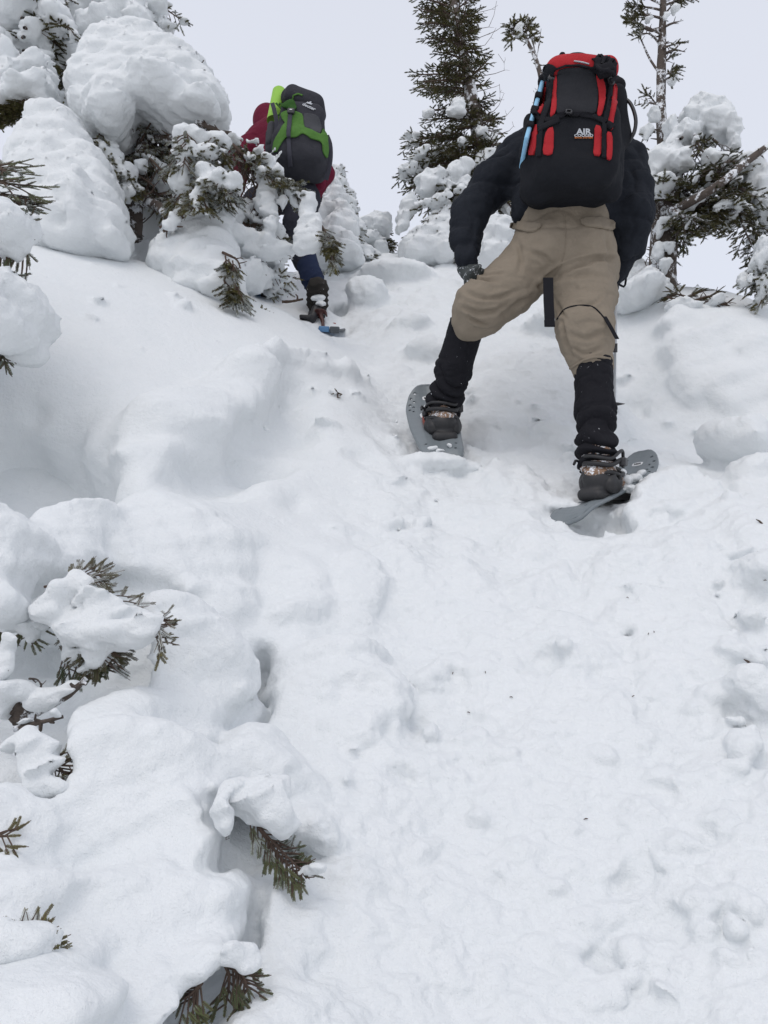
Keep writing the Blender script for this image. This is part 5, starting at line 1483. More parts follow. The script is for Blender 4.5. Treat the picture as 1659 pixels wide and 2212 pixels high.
    def finish(s, root, needle_mat, vox=.014, bark_mat=None, solids=(), amp=1.0, snow_mat=None, trunk_mat=None):
        if hasattr(s, 'trunks'):
            for t in s.trunks:
                V = np.concatenate(t.V); V = V + (noise3(V, .03, 7) * .004)[:, None]
                add("trunk", V, t.F, trunk_mat or BARK, root)
        if s.V: 
            o = add("crown", np.concatenate(s.V), np.concatenate(s.F), needle_mat, root, smooth=False)
            o['kind'] = 'stuff'
        if s.bark.n: s.bark.build("branches", bark_mat or TWIG, root)['kind'] = 'stuff'
        sn = list(solids) + s.snow
        if sn: snow_load(sn, vox, root, amp, snow_mat)
        return root
def snow_load(solids, vox, root, amp=1.0, mat=None, name="snow_load"):
    warp = sine_warp(1.05 * amp)
    q = np.random.RandomState(len(solids)); full = []
    for s_ in solids:
        rmax = float((s_.hi - s_.lo).max()) * .5
        if s_.kind != 'e' or s_.op != 'u' or s_.k > .04 or rmax < .018:
            full.append(s_); continue
        c = (s_.lo + s_.hi) / 2; r = (s_.hi - s_.lo) / 2
        full.append(ell(c, r * .86, None, s_.k))
        for _ in range(6 if rmax > .06 else 4):
            d = nrm(q.normal(size=3)); f_ = q.uniform(.34, .56)
            full.append(ell(c + d * r * (.96 - f_ * .75), r * f_ * q.uniform(.8, 1.25, 3), None, min(.045, max(.012, rmax * .45))))
    solids = full
    V, F = solids_mesh(solids, vox * (.95 if vox > .009 else 1), warp)
    if not len(V): return
    if vox <= .009 and len(F) < 20000: V, F = subdivide(V, F)
    N = vertex_normals(V, F)
    V = V + N * (noise3(V, .06, 51) * .006 + noise3(V, .028, 52) * .0030 + noise3(V, .012, 53) * .0016)[:, None] * amp
    o = add(name, V, F, mat or SNOW_TREE, root); o['kind'] = 'stuff'
    return o
def tree(loc, label, cat="tree", name="spruce_tree", group=None):
    return empty(name, loc, label, cat, group)
def B(*a, **k): return blob(*a, **k)

# --- 1 dark spruce in the middle, leaning, snow only on its lower boughs
def t_middle():
    f = Foliage(3)
    root = tree(at(1052, 540, 6.2), "tall dark leaning spruce against the sky, its lower boughs loaded with snow", name="spruce_tree")
    Y = 6.2
    tk = [(1062,560),(1050,470),(1044,380),(1034,300),(1020,215),(1002,120),(985,40),(972,-60),(962,-140)]
    f.trunk([at(x, y, Y) for x, y in tk], .070, .025)
    tr = smooth_path([(x, y, 0) for x, y in tk], 60)
    def tx(y): return float(np.interp(-y, -tr[:, 1], tr[:, 0]))
    # (start y, tip x, tip y, tip distance)
    L = [(20,895,-6,6.1),(45,903,18,6.2),(30,920,40,6.5),(62,912,50,6.0),(90,918,84,6.2),(84,940,100,6.5),(130,945,112,6.2),(150,960,135,5.9),(170,898,162,6.3),(182,915,176,6.0),(195,905,190,6.2),(205,930,205,6.6),
         (240,930,238,6.1),(262,920,260,6.3),(275,945,290,6.0),(300,878,318,6.2),(310,880,300,6.4),(318,900,335,6.0),(335,866,380,6.3),(350,872,372,6.1),(352,890,352,6.3),(378,890,392,6.2),(392,880,408,6.1),(400,905,425,6.4),(415,940,430,6.0),(432,925,415,6.2),(450,930,470,6.2),(455,955,455,5.9)]
    R = [(10,1005,-20,6.4),(40,1018,35,6.2),(75,1024,70,6.4),(110,1030,105,6.1),(140,1036,138,6.3),(165,1040,150,6.2),(190,1046,185,6.4),(215,1048,235,6.2),(240,1052,250,6.1),(262,1058,262,6.3),(300,1050,310,6.2),(330,1062,345,6.2),(372,1068,372,6.4),
         (395,1100,400,6.2),(402,1092,425,6.1),(420,1108,432,6.3),(440,1080,450,6.2)]
    for i, (y0, x1, y1, Y1) in enumerate(L + R):
        a = at(tx(y0), y0, Y); e = at(x1, y1, Y1); l = np.linalg.norm(e - a)
        mid = (a + e) / 2 + np.array((0, 0, .05 * l))
        sn = .0 if y0 < 280 else .22
        f.branch([a, mid, e], .012, .004, subs=max(5, int(l / .044)), sub_len=max(.12, min(.25, l * .44)) * f.r.uniform(.75, 1.2), ang=52, start=.08, dens=.029, snow=sn, snow_r=.026)
    # fill near the trunk
    for k in range(48):
        y = f.r.uniform(-20, 470); a = at(tx(y), y, Y); th = f.r.uniform(0, 6.28)
        d = np.array((math.cos(th) * .8, math.sin(th), f.r.uniform(-.3, .3)))
        f.branch([a, a + d * .10, a + d * f.r.uniform(.16, .28)], .008, .003, subs=4, sub_len=.12, start=.1, dens=.032)
    for k in range(18):
        y = f.r.uniform(0, 470); a = at(tx(y), y, Y); th = f.r.uniform(-1, 1)
        f.bare([a, a + np.array((f.r.uniform(.1, .3), f.r.uniform(-.1, .1), .05)), a + np.array((f.r.uniform(.2, .36), 0, .14 + .1 * th))], .0035, .0012, 2, .05, 6)
    # snow-laden skirts
    sk = [((1040,520),(960,548),(880,600),6.1),((1045,505),(950,530),(872,560),6.0),((1040,540),(965,600),(910,670),6.0),((1050,560),(985,640),(930,700),6.05),((1046,590),(1000,660),(950,740),6.1),((1055,560),(1090,620),(1100,700),6.2),((1050,520),(1085,560),(1120,590),6.2)]
    sk = [((1042,496),(985,500),(930,512),6.0),((1040,505),(968,520),(895,560),5.9),((1042,520),(950,560),(880,625),5.9),((1044,530),(925,600),(868,700),5.9),((1046,545),(985,600),(915,660),5.95),((1048,560),(1000,640),(960,700),6.0),((1050,560),(1060,620),(1075,690),6.0),((1052,540),(1090,600),(1100,660),6.1),((1044,500),(1080,520),(1110,560),6.1),((1044,480),(1075,488),(1098,505),6.1)]
    sk = [tuple((p[0], p[1] * 1.0 - 105 - 0) for p in q[:3]) + (q[3],) for q in sk]
    for a, b, c, Y1 in sk:
        f.branch([at(a[0], a[1], Y), at(b[0], b[1], Y1), at(c[0], c[1], Y1)], .016, .005, subs=9, sub_len=.22, ang=55, dens=.030, droop=.5, snow=.26, snow_r=.028)
    sn = [B(898,400,5.92,40,17,.12,-18), B(930,378,5.92,26,15,.1,0), B(865,0,9,1,1,.01,0)] if False else []
    sn += mass([(891,392,5.9),(915,378,5.9),(945,366,5.9),(960,368,5.9),(957,392,5.88),(940,400,5.88),(930,424,5.86),(905,412,5.86)], 16, .10, .03, 71)
    sn += mass([(964,366,5.9),(990,352,5.9),(1011,346,5.9),(1018,360,5.9),(1012,374,5.9),(990,386,5.88),(966,384,5.88)], 13, .09, .03, 72)
    sn += mass([(881,419,5.88),(897,427,5.88),(893,450,5.86),(886,472,5.86),(872,500,5.84),(861,526,5.82),(856,500,5.84),(866,446,5.86)], 11, .07, .025, 73)
    sn += mass([(856,552,5.78),(880,520,5.80),(925,490,5.84),(950,462,5.88),(975,430,5.90),(985,500,5.88),(985,566,5.8),(870,570,5.74)], 30, .18, .06, 74, .5)
    sn += mass([(1024,350,6.0),(1042,326,6.02),(1068,328,6.02),(1078,336,6.02),(1060,350,6.0),(1048,362,6.0),(1030,368,6.0)], 11, .07, .025, 75)
    sn += [B(1036,286,6.05,16,8,.06,30), B(992,222,6.0,9,18,.05,35), B(985,238,6.0,22,7,.06,12), B(925,244,6.05,15,8,.05,-35), B(1058,303,6.1,14,8,.06,25), B(980,48,6.15,14,7,.05,50), B(1060,470,5.9,16,10,.1,-20), B(1085,500,5.9,18,12,.12,10), B(1015,430,5.95,16,8,.1,-15), B(945,440,5.9,14,8,.1,-20), B(1000,400,5.95,14,7,.08,-30)]
    return f.finish(root, NEEDLE_OLIVE, .015, solids=sn)
t_middle()

# --- 2 bare broken top rising behind the backpack
def t_snag():
    f = Foliage(5)
    root = tree(at(1215, 470, 5.2), "spindly half-bare spruce top bending left behind the red backpack", name="spruce_snag")
    Y = 5.2
    tk = [(1215,480),(1205,380),(1190,280),(1178,220),(1168,165),(1158,130),(1148,108),(1133,78),(1122,66)]
    f.trunk([at(x, y, Y) for x, y in tk], .035, .010, 30, 26)
    for pts in ([(1122,66),(1110,60),(1106,52)], [(1126,68),(1116,80),(1112,84)], [(1130,72),(1126,58),(1118,48)], [(1132,76),(1140,62),(1142,52)], [(1140,84),(1150,78)], [(1124,64),(1112,70),(1104,76)], [(1128,66),(1134,54),(1133,50)]):
        pts = [at(x, y, Y + f.r.uniform(-.05, .05)) for x, y in pts]
        if len(pts) == 2: pts = [pts[0], (pts[0] + pts[1]) / 2, pts[1]]
        f.branch(pts, .008, .003, subs=4, sub_len=.07, dens=.02, start=.2)
    for pts in ([(1158,130),(1163,105),(1169,62)], [(1160,128),(1152,90),(1160,64)], [(1175,215),(1164,200),(1155,190)], [(1190,250),(1170,222),(1152,196)], [(1180,250),(1160,240),(1149,236)], [(1176,230),(1168,222),(1150,222)], [(1195,300),(1160,282),(1133,272)], [(1200,290),(1150,278),(1128,276)], [(1188,272),(1166,250),(1146,248)], [(1176,210),(1168,188),(1166,172)]):
        f.bare([at(x, y, Y) for x, y in pts], .005, .0015, 3, .05, 10)
    for x, y in ((1150,112),(1156,124),(1164,150),(1172,185),(1160,140),(1168,170)):
        f.shoot(at(x, y, Y), f.r.uniform(-1, 1, 3), 0, scale=.8)
    sn = [B(1124,60,5.15,9,6,.03,-30), B(1118,72,5.15,6,5,.03), B(1158,230,5.15,12,5,.03), B(1176,195,5.15,4,6,.02), B(1160,252,5.15,8,4,.03)]
    return f.finish(root, NEEDLE, .009, BARK, sn)
t_snag()

# --- 3 storm-worn tree on the right with its snow-laden limb
def t_right():
    f = Foliage(8)
    root = tree(at(1425, 655, 4.6), "weathered conifer with thick snow-plastered trunk and long snowy limb reaching right", name="fir_tree")
    Y = 4.6
    tk = [(1424,668),(1430,600),(1434,520),(1440,440),(1444,400)]
    f.trunk([at(x, y, Y) for x, y in tk], .078, .072, 26, 22)
    f.trunk([at(x, y, Y) for x, y in [(1436,420),(1434,360),(1430,300),(1428,235),(1428,170),(1430,100),(1432,30),(1434,-60),(1436,-120)]], .036, .014, 30, 14)
    # upper bare sticks and tufts (left and right of the leader)
    for y0, pts, tuft in ((22,[(1400,16),(1362,12)],5),(40,[(1405,34),(1366,32)],5),(10,[(1395,-8),(1380,-20)],5),(75,[(1400,60),(1378,52),(1356,44)],6),(60,[(1402,66),(1358,38)],4),(100,[(1410,78),(1396,72),(1372,74)],2),(165,[(1405,130),(1384,84),(1378,74)],1),(112,[(1450,112),(1474,90)],0),(105,[(1442,100),(1462,94)],1),
                          (62,[(1448,52),(1476,44)],0),(40,[(1450,14),(1470,2)],4),(15,[(1450,6),(1488,-4)],4),(135,[(1446,126),(1452,118)],1),(160,[(1446,158),(1460,150)],3),(175,[(1446,168),(1458,166)],2),(120,[(1455,108),(1480,112)],0),
                          (235,[(1405,222),(1372,228)],1),(250,[(1410,215),(1392,200)],2),(290,[(1412,285),(1396,292)],2),(262,[(1445,265),(1456,262)],2),(345,[(1405,358),(1380,366)],0),(375,[(1410,380),(1386,400)],0),(310,[(1440,292),(1452,278)],1),(330,[(1412,330),(1390,326)],1)):
        x0 = 1430
        P_ = [at(x0, y0, Y)] + [at(x, y, Y + f.r.uniform(-.15, .15)) for x, y in pts]
        if len(P_) == 2: P_.insert(1, (P_[0] + P_[1]) / 2)
        f.bare(P_, .009, .0025, 5, .05, 10)
        for k in range(tuft * 7):
            q = P_[-1] + (P_[-2] - P_[-1]) * f.r.uniform(-.1, .9) ** 1.0
            f.shoot(q + f.r.uniform(-.012, .012, 3), nrm(f.r.uniform(-1, 1, 3) + nrm(P_[-1] - P_[0])), None, scale=.8)
    # big limb sweeping up to the right edge
    f.trunk([at(*p) for p in [(1440,462,4.55),(1480,442,4.35),(1530,414,4.24),(1570,386,4.20),(1610,352,4.22),(1655,318,4.25),(1680,300,4.3)]], .027, .014, 24, 14)
    f.trunk([at(*p) for p in [(1444,480,4.58),(1462,462,4.5),(1500,446,4.4),(1520,436,4.35)]], .030, .014, 14, 6)
    f.trunk([at(*p) for p in [(1438,420,4.6),(1465,380,4.55),(1478,350,4.55),(1470,300,4.6)]], .030, .010, 14, 14)
    # underside needles, hanging dense and dark
    for pts in ([(1440,430),(1400,400),(1370,395)], [(1440,440),(1410,420),(1385,430)], [(1440,400),(1470,400),(1520,400)], [(1450,440),(1500,440),(1560,460)], [(1470,430),(1520,440),(1560,480)], [(1480,440),(1500,470),(1490,490)], [(1500,430),(1560,430),(1600,460)], [(1520,420),(1570,440),(1590,480)], [(1540,410),(1590,420),(1640,470)],
                [(1560,400),(1610,420),(1650,500)], [(1500,400),(1540,380),(1600,400)], [(1480,420),(1530,450),(1520,490)], [(1450,400),(1400,380),(1380,380)], [(1450,450),(1480,470),(1510,480)], [(1520,430),(1540,470),(1545,500)], [(1580,390),(1620,420),(1660,440)], [(1470,400),(1430,385),(1400,395)], [(1600,440),(1630,480),(1650,540)], [(1590,440),(1610,500),(1640,560)], [(1620,470),(1640,530),(1662,590)],
                [(1500,400),(1520,370),(1560,360)], [(1540,390),(1570,350),(1600,350)], [(1450,500),(1480,505),(1500,500)]):
        f.branch([at(x, y, 4.5 + f.r.uniform(-.2, .25)) for x, y in pts], .010, .003, subs=9, sub_len=.19, ang=58, start=.05, dens=.027, droop=.35, snow=.10, snow_r=.018)
    for pts in ([(1470,300),(1490,290),(1510,330)], [(1480,340),(1500,310),(1530,300)], [(1520,330),(1560,330),(1575,370)], [(1500,290),(1510,320),(1500,350)], [(1540,300),(1570,330),(1590,370)], [(1480,360),(1530,350),(1590,370)], [(1560,340),(1585,360),(1600,390)]):
        f.branch([at(x, y, 4.5 + f.r.uniform(-.1, .1)) for x, y in pts], .009, .003, subs=6, sub_len=.11, dens=.03, droop=.7, snow=.1, snow_r=.02, bare=.25)
    # dead scrub round the trunk foot
    for pts in ([(1425,600),(1405,590),(1392,565)], [(1430,580),(1412,560),(1408,530)], [(1440,470),(1420,450),(1412,430)], [(1440,560),(1455,555),(1468,552)], [(1430,480),(1412,470),(1400,440)], [(1436,640),(1452,622),(1470,612)]):
        f.bare([at(x, y, Y - .08) for x, y in pts], .006, .002, 6, .06, 10)
    sn = mass([(1468,238,4.5),(1481,225,4.5),(1513,222,4.5),(1545,229,4.5),(1568,245,4.5),(1577,267,4.48),(1593,290,4.46),(1610,322,4.44),(1597,332,4.44),(1568,322,4.45),(1565,299,4.46),(1539,296,4.47),(1526,277,4.48),(1507,283,4.48),(1500,312,4.46),(1484,315,4.46),(1478,290,4.48),(1481,257,4.5)], 24, .13, .05, 81)
    sn += mass([(1378,360,4.5),(1410,331,4.5),(1439,325,4.5),(1468,341,4.48),(1471,367,4.46),(1449,373,4.46),(1429,386,4.46),(1416,393,4.46),(1394,386,4.48),(1376,376,4.5)], 24, .13, .05, 82)
    sn += mass([(1513,332,4.42),(1561,341,4.40),(1594,348,4.38),(1622,338,4.34),(1648,317,4.34),(1654,325,4.34),(1622,350,4.34),(1597,364,4.36),(1555,357,4.38),(1519,354,4.4)], 12, .08, .03, 83)
    sn += mass([(1597,370,4.42),(1626,360,4.42),(1645,373,4.42),(1662,396,4.42),(1690,440,4.4),(1690,500,4.38),(1655,476,4.38),(1651,463,4.38),(1626,444,4.38),(1606,428,4.38),(1610,402,4.4)], 22, .12, .045, 84)
    sn += [B(1500,436,4.33,14,5,.04,-10), B(1473,452,4.40,18,5,.04,-30), B(1490,352,4.42,10,12,.05,0), B(1462,300,4.5,10,8,.06), B(1478,330,4.44,7,14,.05),
          B(1440,480,4.48,18,10,.06), B(1446,535,4.5,16,12,.05), B(1418,545,4.5,10,14,.05), B(1408,600,4.5,14,22,.08,20), B(1432,620,4.48,20,16,.07), B(1395,630,4.5,36,28,.2,-30), B(1360,650,4.55,50,30,.25,0), B(1436,575,4.5,12,16,.05), B(1424,500,4.5,8,12,.04),
          B(1448,278,4.5,12,24,.06,-4), B(1456,306,4.5,13,14,.06,-30), B(1414,250,4.52,13,9,.05,20), B(1410,242,4.52,7,9,.04), B(1392,290,4.52,6,18,.03,10), B(1404,282,4.52,8,5,.03), B(1475,292,4.5,24,16,.1,10), B(1450,325,4.5,14,10,.06), B(1470,345,4.45,16,20,.08,0), B(1452,175,4.52,8,8,.04), B(1458,20,4.52,12,7,.04), B(1404,40,4.52,10,4,.03), B(1440,40,4.52,7,8,.03),
          B(1395,356,4.52,16,5,.04,12), B(1398,382,4.52,16,5,.04,30), B(1430,395,4.4,22,16,.1)]
    for i in range(22):
        sn.append(B(f.r.uniform(1450,1600), f.r.uniform(370,440), 4.4 + f.r.uniform(-.1, .15), f.r.uniform(4, 10), f.r.uniform(2.5, 6), .03, f.r.uniform(-40, 40), k=.01))
    f.finish(root, NEEDLE_DARK, .013, BARK, sn, trunk_mat=BARK_SNOWY)
t_right()

def t_right_edge():
    f = Foliage(12)
    root = tree(at(1700, 640, 4.2), "snow-dusted spruce branch dangling in at the far right edge below the long limb", "branch", "spruce_branch")
    for pts in ([(1720,480),(1660,520),(1640,560)], [(1720,520),(1650,560),(1608,598)], [(1700,560),(1650,600),(1612,612)], [(1700,560),(1655,590),(1648,640)], [(1710,600),(1665,610),(1640,660)], [(1720,500),(1670,540),(1640,575)]):
        f.branch([at(x, y, 4.2) for x, y in pts], .010, .003, subs=7, sub_len=.13, dens=.026, droop=.3, snow=.3, snow_r=.02)
    f.bare([at(1720, 470, 4.2), at(1690, 540, 4.2), at(1645, 655, 4.2)], .012, .003, 6)
    f.finish(root, NEEDLE_RIMED, .011, None, [B(1650,545,4.15,20,28,.08,20), B(1640,570,4.15,14,14,.06), B(1665,600,4.15,16,12,.06), B(1620,605,4.12,10,4,.03,-30)])
t_right_edge()

def t_fallen():
    f = Foliage(14, FIRTW)
    root = tree(at(1500, 655, 4.4), "green needled twigs poking from the snow beside the right-hand trunk's foot", "twigs", "fallen_branch")
    for pts in ([(1455,652),(1490,640),(1515,628)], [(1470,655),(1520,645),(1545,632)], [(1480,640),(1462,636),(1444,640)]):
        f.branch([at(x, y, 4.35) for x, y in pts], .006, .002, subs=5, sub_len=.09, dens=.03, ang=45)
    for pts in ([(1440,640),(1480,655),(1530,662)], [(1500,650),(1530,640),(1560,645)], [(1520,652),(1545,655),(1572,660)], [(1515,655),(1548,648),(1556,636)], [(1530,660),(1560,655),(1578,662)]):
        f.bare([at(x, y, 4.32) for x, y in pts], .007, .0025, 5, .07, 10)
    f.finish(root, NEEDLE, .010, None, [B(1550,645,4.3,18,7,.05,-10), B(1480,662,4.3,30,6,.05,10), B(1535,655,4.3,14,5,.04)])
t_fallen()

# --- 4 little snow-capped saplings on the skyline
def t_sapling():
    f = Foliage(16)
    root = tree(at(805, 570, 6.6), "small sapling capped with snow on the skyline between the two hikers", "sapling", "spruce_sapling")
    Y = 6.6
    f.trunk([at(805, 590, Y), at(806, 520, Y), at(800, 465, Y)], .015, .006, 12)
    for a in range(30):
        y = 485 + a * 2.8; th = a * 2.4; l = .10 + .0052 * a
        p = at(804, y, Y); d = np.array((math.cos(th), math.sin(th), -.25))
        f.branch([p, p + d * l * .5 + (0, 0, .01), p + d * l], .006, .002, subs=5, sub_len=.11, dens=.028, snow=.3, snow_r=.026)
    f.finish(root, NEEDLE_DARK, .014, None, [B(805,484,6.45,38,20,.13,0), B(790,492,6.4,20,12,.1,-10), B(825,492,6.4,20,10,.1,10), B(800,520,6.4,22,10,.1,0), B(822,540,6.4,16,20,.1,0), B(790,548,6.4,22,12,.1,0), B(812,562,6.4,24,10,.1,0), B(803,466,6.5,7,8,.03)])
t_sapling()

def t_behind():
    f = Foliage(18)
    root = tree(at(740, 570, 6.0), "slender snow-smothered spruce just right of the burgundy hiker", name="spruce_tree")
    Y = 6.0
    f.trunk([at(745, 600, Y), at(735, 480, Y), at(706, 350, Y)], .035, .008, 14)
    for a in range(46):
        t = a / 46; y = 370 + 200 * t; xc = 708 + 34 * t; th = a * 2.4; l = .08 + .24 * t
        p = at(xc, y, Y); d = np.array((math.cos(th), math.sin(th), -.5))
        f.branch([p, p + d * l * .5 + (0, 0, .02), p + d * l], .007, .002, subs=5, sub_len=.12, dens=.032, droop=.4, snow=.5, snow_r=.032)
    sn = [B(715,378,5.8,14,10,.07), B(722,400,5.8,14,16,.08), B(728,430,5.75,26,18,.12,20), B(740,460,5.7,22,20,.12), B(712,450,5.75,22,24,.12), B(725,490,5.7,32,24,.16), B(752,500,5.7,20,26,.13), B(735,530,5.65,40,26,.2), B(762,540,5.65,18,26,.13,-20), B(710,520,5.7,24,34,.14), B(745,560,5.6,46,20,.25), B(690,480,5.75,20,30,.12), B(700,560,5.6,40,24,.2)]
    f.finish(root, NEEDLE_RIMED, .015, None, sn)
t_behind()

def t_mound_behind_arm():
    root = tree(at(1068, 545, 5.2), "rounded snow-buried bush framed between the black sleeve and the khaki hip", "bush", "buried_bush")
    f = Foliage(19)
    for pts in ([(1090,540),(1108,510),(1120,490)], [(1080,500),(1100,480),(1112,470)], [(1045,570),(1036,590),(1030,600)]):
        f.branch([at(x, y, 5.2) for x, y in pts], .006, .002, subs=4, sub_len=.09, dens=.03, snow=.3)
    f.finish(root, NEEDLE_DARK, .016, None, [B(1066,515,5.1,32,42,.16), B(1090,520,5.1,22,36,.14), B(1045,540,5.1,20,30,.14), B(1070,560,5.1,50,30,.2)])
    root = tree(at(1372, 600, 4.9), "low snowy shrub with grey bare twigs just right of the khaki hip", "shrub", "low_shrub")
    f = Foliage(20)
    for k in range(12):
        p = at(f.r.uniform(1345, 1400), f.r.uniform(585, 615), 4.85); 
        f.bare([p, p + f.r.uniform(-.05, .05, 3) + (0, 0, .05), p + f.r.uniform(-.08, .08, 3) + (0, 0, .10)], .004, .0015, 6, .06, 8)
    f.finish(root, NEEDLE, .014, None, [B(1372,615,4.8,34,22,.14), B(1395,600,4.8,18,20,.1), B(1350,625,4.8,24,16,.12), B(1365,590,4.8,12,7,.06)])
t_mound_behind_arm()

# --- 5 the great snow hood at upper left, its tree and the arm reaching over the far hiker
def t_hood():
    f = Foliage(22)
    root = tree(at(285, 500, 4.2), "tree bent under one huge rounded snow hood, branches reaching toward the burgundy hiker", name="spruce_tree")
    Y = 4.2
    f.trunk([at(x, y, Y) for x, y in [(286,515),(290,440),(298,380),(310,320),(320,250),(318,180)]], .050, .03, 26, 16)
    f.trunk([at(*p) for p in [(300,430,4.2),(330,440,4.1),(350,452,4.0),(372,478,3.95)]], .03, .02, 12, 6)
    f.trunk([at(*p) for p in [(310,300,4.2),(370,300,4.1),(430,285,4.05),(500,290,4.1)]], .025, .014, 18, 8)
    hood = mass([(140,238,3.95),(183,176,4.0),(196,131,4.05),(205,112,4.08),(278,86,4.1),(306,82,4.1),(362,108,4.08),(441,163,4.05),(484,206,4.02),(503,242,4.0),(497,258,3.98),(477,272,3.96),(465,258,3.94),(421,250,3.92),(400,285,3.9),(376,294,3.9),(356,270,3.9),(327,258,3.92),(307,244,3.94),(290,258,3.9),(282,294,3.88),(276,310,3.88),(229,304,3.88),(196,284,3.9),(170,262,3.92)], 44, .26, .055, 31, .5)
    hood += [B(430,228,3.90,40,24,.14,0,k=.08), B(330,180,3.86,60,40,.16,10,k=.09), B(240,220,3.86,40,50,.14,-20,k=.09)]
    # dark cavity branches under the hood
    for k in range(70):
        x0, y0 = f.r.uniform(265, 400), f.r.uniform(255, 400)
        p = at(x0, y0, 4.35 + f.r.uniform(-.15, .2)); th = f.r.uniform(0, 6.28)
        d = np.array((math.cos(th), math.sin(th) * .6, -.45))
        f.branch([p, p + d * .12, p + d * f.r.uniform(.2, .32)], .008, .003, subs=5, sub_len=.14, dens=.032, droop=.5, snow=.08, snow_r=.018, bare=.2)
    for k in range(26):
        p = at(f.r.uniform(290, 400), f.r.uniform(300, 440), 4.1 + f.r.uniform(-.1, .3))
        f.bare([p, p + f.r.uniform(-.1, .1, 3), p + f.r.uniform(-.2, .2, 3) * (1, .6, 1)], .006, .002, 4, .08, 8)
    # needles hanging under left rim
    for k in range(20):
        t = k / 20; p = at(215 + 70 * t, 290 + 90 * t + f.r.uniform(-15, 15), 4.02)
        d = np.array((f.r.uniform(-.2, .6), -.3, -1)); f.branch([p, p + d * .06, p + d * .15], .006, .002, subs=4, sub_len=.09, dens=.025, droop=.4, snow=.3, snow_r=.018)
    # frosted bough at right of the hood: (375-520, 260-420)
    for k in range(30):
        t = f.r.uniform(0, 1); x0 = f.r.uniform(385, 500); y0 = f.r.uniform(270, 400)
        p = at(x0, y0, 3.85 + f.r.uniform(-.15, .1)); d = nrm((f.r.uniform(-.2, .5), -.3, -1.0 + f.r.uniform(-.2, .4)))
        f.branch([p, p + d * .07, p + d * .16], .006, .002, subs=5, sub_len=.11, dens=.024, droop=.5, snow=.16, snow_r=.017)
    sn = [B(400,395,3.75,26,34,.10,0), B(415,345,3.75,20,16,.07), B(450,330,3.72,22,14,.06), B(440,372,3.7,18,14,.06), B(470,392,3.7,16,14,.06), B(500,400,3.75,18,20,.07), B(395,300,3.8,18,26,.08), B(430,300,3.75,26,14,.08), B(475,310,3.78,18,12,.06), B(455,410,3.72,20,14,.07), B(305,358,4.05,18,9,.05,20), B(352,385,4.2,14,22,.08), B(325,345,4.1,12,6,.04,-15)]
    # the arm over the hiker
    f.trunk([at(*p) for p in [(420,262,3.95),(470,285,4.0),(510,315,4.05),(555,348,4.05),(595,380,4.05),(620,400,4.05)]], .016, .007, 18, 8)
    f.branch(Q((480,290,4.0),(515,322,4.05),(560,352,4.05),(605,388,4.05),(640,415,4.05)), .012, .004, subs=16, sub_len=.13, dens=.022, ang=50, droop=.35, snow=.32, snow_r=.020, taper=.3, start=.1)
    f.branch(Q((500,312,3.98),(548,352,4.0),(590,390,4.0),(640,410,4.0)), .012, .004, subs=12, sub_len=.11, dens=.022, ang=60, droop=.6, snow=.25, snow_r=.020, taper=.3)
    f.branch(Q((600,395,4.0),(645,405,4.0),(655,420,4.0)), .008, .003, subs=6, sub_len=.09, dens=.02, droop=.5)
    f.branch(Q((680,500,3.95),(705,520,3.95),(718,545,3.95)), .008, .003, subs=7, sub_len=.11, dens=.02, droop=.5, taper=.3)
    f.branch(Q((690,480,3.95),(705,505,3.95),(722,530,3.95)), .008, .003, subs=6, sub_len=.08, dens=.02, droop=.5, taper=.3)
    f.bare(Q((610,390,4.0),(650,430,4.0),(668,455,3.98)), .007, .003, 4, .06); f.bare(Q((650,430,4.0),(680,470,3.98),(700,500,3.96)), .006, .003, 3, .05)
    # hanging twigs
    for k in range(26):
        x0 = f.r.uniform(500, 600); y0 = 315 + (x0 - 500) * .70 + f.r.uniform(0, 20)
        l = f.r.uniform(30, 110)
        f.bare([at(x0, y0, 4.05), at(x0 + f.r.uniform(-20, 20), y0 + l * .5, 4.05), at(x0 + f.r.uniform(-40, 30), y0 + l, 4.05 + f.r.uniform(-.05, .05))], .0035, .0012, 5, .07, 9)
    for pts in ([(560,480),(585,440),(600,400)], [(545,500),(560,470),(580,450)], [(480,460),(520,490),(560,560)], [(500,440),(540,500),(600,545)], [(470,540),(520,520),(570,500)], [(500,430),(560,460),(600,520)], [(520,560),(560,545),(610,540)]):
        f.bare([at(x, y, 4.1) for x, y in pts], .008, .0025, 12, .13, 12)
    sn += [B(585,485,3.96,16,12,.05,0), B(575,520,4.0,16,20,.06), B(612,436,4.0,7,16,.03), B(555,325,4.0,12,6,.04,40), B(580,345,4.0,18,8,.05,40), B(600,365,3.98,12,6,.04,50), B(503,300,4.0,12,7,.04),
           B(600,350,4.02,1.5,1.5,.01), B(560,545,4.05,40,8,.05,3), B(600,538,4.05,30,4,.03,3), B(545,520,4.05,24,16,.08), B(500,470,4.05,20,24,.08), B(505,510,4.0,24,18,.08), B(590,500,4.1,24,14,.06)]
    for i in range(40):
        sn.append(B(f.r.uniform(475,575), f.r.uniform(430,560), 4.08, f.r.uniform(4, 12), f.r.uniform(3, 7), .03, f.r.uniform(-50, 50), k=.01))
    for (xa, ya, xb, yb) in ((560,345,592,318), (592,350,604,330), (566,352,600,340), (520,300,560,310)):
        for t in np.linspace(0, 1, 7): sn.append(B(xa + (xb - xa) * t, ya + (yb - ya) * t, 4.02, 4.5, 3, .012, -40, k=.006))
    sn += mass([(655,408,3.95),(668,412,3.95),(681,440,3.94),(690,480,3.93),(698,510,3.92),(686,547,3.92),(668,540,3.92),(652,552,3.92),(640,546,3.92),(633,510,3.92),(645,480,3.93),(648,450,3.94)], 13, .04, .014, 61)
